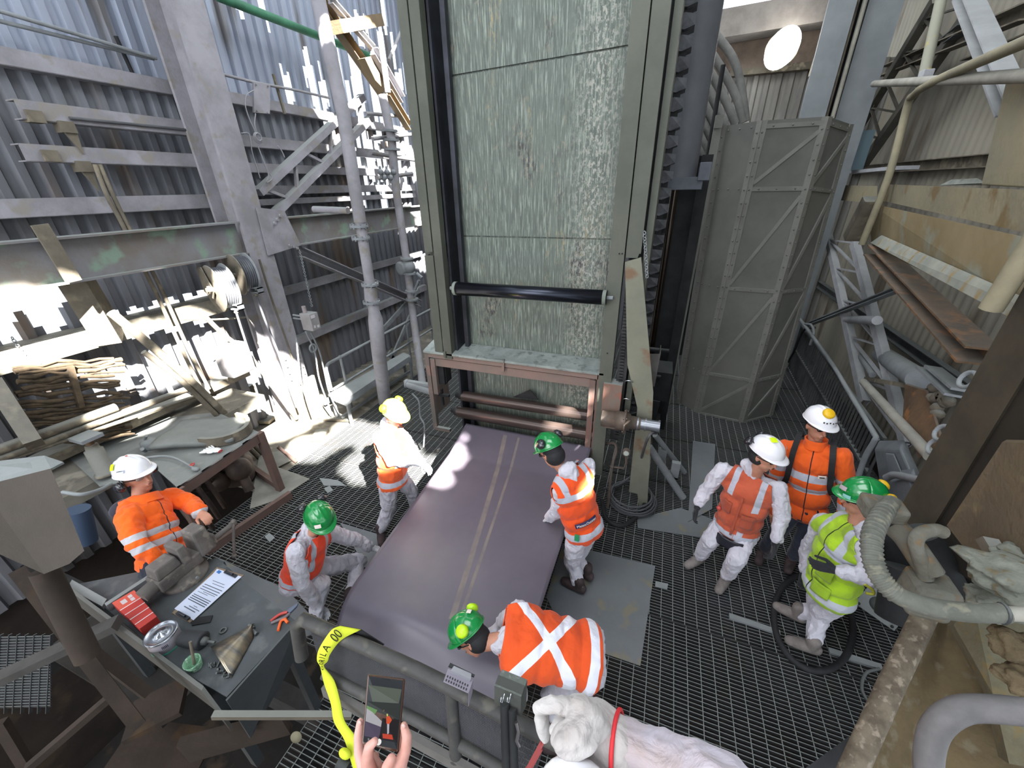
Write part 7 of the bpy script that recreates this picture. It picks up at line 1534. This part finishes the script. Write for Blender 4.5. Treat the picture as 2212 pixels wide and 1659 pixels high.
# ---- foreground hands
def chainpts(g, pts, rs):
    for p, q, a, b_ in zip(pts, pts[1:], rs, rs[1:]): cone(g, p, q, a, b_, 12)
t = thing('phone', PD(830, 1540, .72), 'smartphone in a dark case filming the work, held up in two bare hands', 'phone')
pc = [PD(786, 1462, .73), PD(875, 1458, .75), PD(862, 1627, .74), PD(778, 1610, .72)]
pc = [PD(793, 1456, .76), PD(875, 1466, .76), PD(860, 1626, .70), PD(781, 1608, .70)]
nn = (pc[1]-pc[0]).cross(pc[3]-pc[0]).normalized(); nn = nn if nn.dot(CAM-pc[0]) > 0 else -nn
def pq(u, v): return (pc[0]*(1-u)+pc[1]*u)*(1-v)+(pc[3]*(1-u)+pc[2]*u)*v
g = MB(); g.prism(pc, -nn*.010); g.build('case', flat('amber_edge_case', '#4a352b', .25, .3, .6), t, bevel=.0035)
def screen_mat(name, col, e=.55):
    m, tt, b = new_mat(name); c = hexc(col); b.inputs['Base Color'].default_value = (0, 0, 0, 1); b.inputs['Emission Color'].default_value = c4(c); b.inputs['Emission Strength'].default_value = e; b.inputs['Roughness'].default_value = .15; return m
def scr(name, col, pts, lift, e=.6): g = MB(); g.add([pq(*p)+nn*lift for p in pts], [tuple(range(len(pts)))]); return g.build(name, screen_mat(name+'_'+col[1:], col, e), t)
scr('screen', '#2c3036', [(.05, .03), (.95, .03), (.96, .96), (.04, .96)], .0006)
for i, (nm, col, pts) in enumerate((('picture_wall', '#5b6458', [(.06, .16), (.94, .16), (.90, .36), (.20, .40)]), ('picture_wall', '#343a38', [(.06, .40), (.94, .36), (.94, .58), (.06, .50)]), ('picture_light', '#6f9a5c', [(.06, .46), (.35, .50), (.30, .56), (.06, .54)]), ('picture_light', '#b9b7bb', [(.06, .50), (.22, .54), (.55, .66), (.50, .72), (.06, .68)]), ('picture_belt', '#574d63', [(.06, .68), (.50, .72), (.45, .88), (.06, .88)]), ('picture_floor', '#231d20', [(.50, .60), (.94, .58), (.94, .88), (.46, .88)]))): scr(nm, col, pts, .0009+.0001*i)
scr('picture_figure', '#e2582f', [(.60, .57), (.68, .55), (.76, .60), (.70, .66), (.62, .66)], .002); scr('picture_figure', '#c9c4cf', [(.64, .66), (.70, .66), (.71, .78), (.67, .80)], .002); scr('picture_figure', '#d8d47a', [(.60, .53), (.64, .525), (.65, .56), (.61, .56)], .002); scr('picture_figure', '#d14a32', [(.54, .80), (.80, .79), (.84, .85), (.56, .86)], .002)
g = MB(); g.lathe(pq(.46, .92)+nn*.001, nn, [(0, .0045), (.0005, .0045), (.0005, 0)], 20); g.build('shutter_button', screen_mat('white_button', '#e6e4e2', .8), t)
scr('icon_dot', '#8d8a88', [(.16, .90), (.20, .90), (.20, .93), (.16, .93)], .001); scr('home_bar', '#b6b4b2', [(.36, .972), (.64, .975), (.64, .98), (.36, .977)], .0012)
scr('camera_notch', '#101114', [(.40, .035), (.62, .035), (.62, .055), (.40, .055)], .001, .2)
SK2 = mat('skin_pink', '#c99a90', '#b98678', rough=.5, scale=14, bump=.08)
t2 = thing('person', PD(820, 1700, .70), 'two bare hands of the person filming, coming up from the bottom edge', 'person')
g = MB()
chainpts(g, [PD(778, 1560, .735), PD(774, 1590, .725), PD(776, 1625, .715), PD(790, 1665, .705), PD(800, 1720, .70)], [.0068, .0085, .0095, .013, .018])
chainpts(g, [PD(809, 1602, .688), PD(797, 1614, .688), PD(793, 1640, .69), PD(800, 1680, .70)], [.0068, .0085, .0105, .016])
chainpts(g, [PD(795, 1645, .735), PD(806, 1640, .73), PD(815, 1655, .72), PD(810, 1690, .71)], [.009, .0095, .010, .014])
for k in range(3): chainpts(g, [PD(790+k*10, 1605+k*15, .745), PD(782+k*4, 1640+k*10, .74), PD(795, 1700, .72)], [.008, .0095, .013])
g.ball(PD(796, 1695, .705), (.030, .026, .034)); chainpts(g, [PD(800, 1700, .70), PD(800, 1800, .62)], [.026, .03])
o = organic(g, 'left_hand', .0022, SK2, t2, smooth=3)
g = MB()
chainpts(g, [PD(872, 1568, .725), PD(879, 1592, .715), PD(876, 1622, .705), PD(862, 1655, .70), PD(850, 1720, .69)], [.0068, .0088, .0098, .014, .018])
chainpts(g, [PD(868, 1590, .75), PD(874, 1620, .745), PD(862, 1670, .73)], [.008, .0095, .013])
chainpts(g, [PD(845, 1640, .69), PD(838, 1655, .69), PD(832, 1690, .69)], [.0085, .0105, .014])
g.ball(PD(858, 1695, .695), (.030, .026, .034)); chainpts(g, [PD(855, 1700, .69), PD(855, 1800, .62)], [.026, .03])
organic(g, 'right_hand', .0022, SK2, t2, smooth=3)
g = MB(); p = PD(873, 1566, .7175); g.ball(PD(872, 1568, .7185), (.004, .003, .006)); g.ball(PD(778, 1561, .7285), (.004, .003, .006)); g.build('nails', flat('nail_pink', '#d8aaa2', .3), t2)
# gloved hand with sleeve and helmet edge
LG = cloth('leather_work_glove', '#b3afad', '#98908c', wr=.7); LGS = cloth('sleeve_tyvek', '#aeaab8', '#9c8a82', wr=.7)
t3 = thing('person', PD(1300, 1680, .6), 'gloved hand and white sleeve reaching in from the bottom edge', 'person')
g = MB()
chainpts(g, [PD(1160, 1530, .60), PD(1180, 1522, .595), PD(1210, 1522, .59), PD(1245, 1535, .59)], [.0085, .0105, .0125, .017])       # thumb / index stretched left
chainpts(g, [PD(1245, 1530, .60), PD(1215, 1560, .60), PD(1200, 1580, .60)], [.018, .012, .010])
chainpts(g, [PD(1260, 1535, .575), PD(1235, 1575, .56), PD(1205, 1590, .57), PD(1212, 1610, .58)], [.019, .013, .012, .011])
chainpts(g, [PD(1275, 1550, .565), PD(1250, 1590, .545), PD(1215, 1605, .55), PD(1220, 1628, .56)], [.019, .0135, .0125, .011])
chainpts(g, [PD(1290, 1570, .57), PD(1265, 1605, .545), PD(1230, 1625, .55), PD(1235, 1640, .56)], [.018, .013, .0125, .011])
chainpts(g, [PD(1255, 1530, .60), PD(1245, 1525, .60), PD(1290, 1560, .60), PD(1325, 1600, .59)], [.020, .016, .030, .036])
g.ball(PD(1275, 1570, .59), (.036, .030, .034)); chainpts(g, [PD(1290, 1585, .59), PD(1328, 1605, .585)], [.034, .038])
chainpts(g, [PD(1170, 1550, .62), PD(1178, 1590, .62)], [.012, .010])
organic(g, 'leather_glove', .0026, LG, t3, smooth=3, fold=.0035, fscale=28)
g = MB(); c0 = PD(1333, 1607, .585); dd = (PD(1420, 1640, .56)-c0).normalized(); e1 = dd.orthogonal().normalized(); e2 = dd.cross(e1)
g.tube([c0+(e1*math.cos(a)+e2*math.sin(a))*.041 for a in [2*math.pi*i/28 for i in range(28)]], .0032, 8, closed=True); g.build('red_cuff_binding', flat('bright_red_binding', '#c4242c', .6), t3)
g = MB(); chainpts(g, [PD(1342, 1612, .585), PD(1400, 1640, .57), PD(1460, 1665, .55), PD(1560, 1720, .5)], [.036, .038, .043, .05]); organic(g, 'sleeve', .004, LGS, t3, smooth=3, fold=.007, fscale=16)
g = MB(); c = PD(1245, 1736, .52); g.ball(c, (.055, .05, .034), 28, 14); g.build('white_helmet', flat('white_helmet_shell'), t3)
bpy.data.scenes.remove(TS)
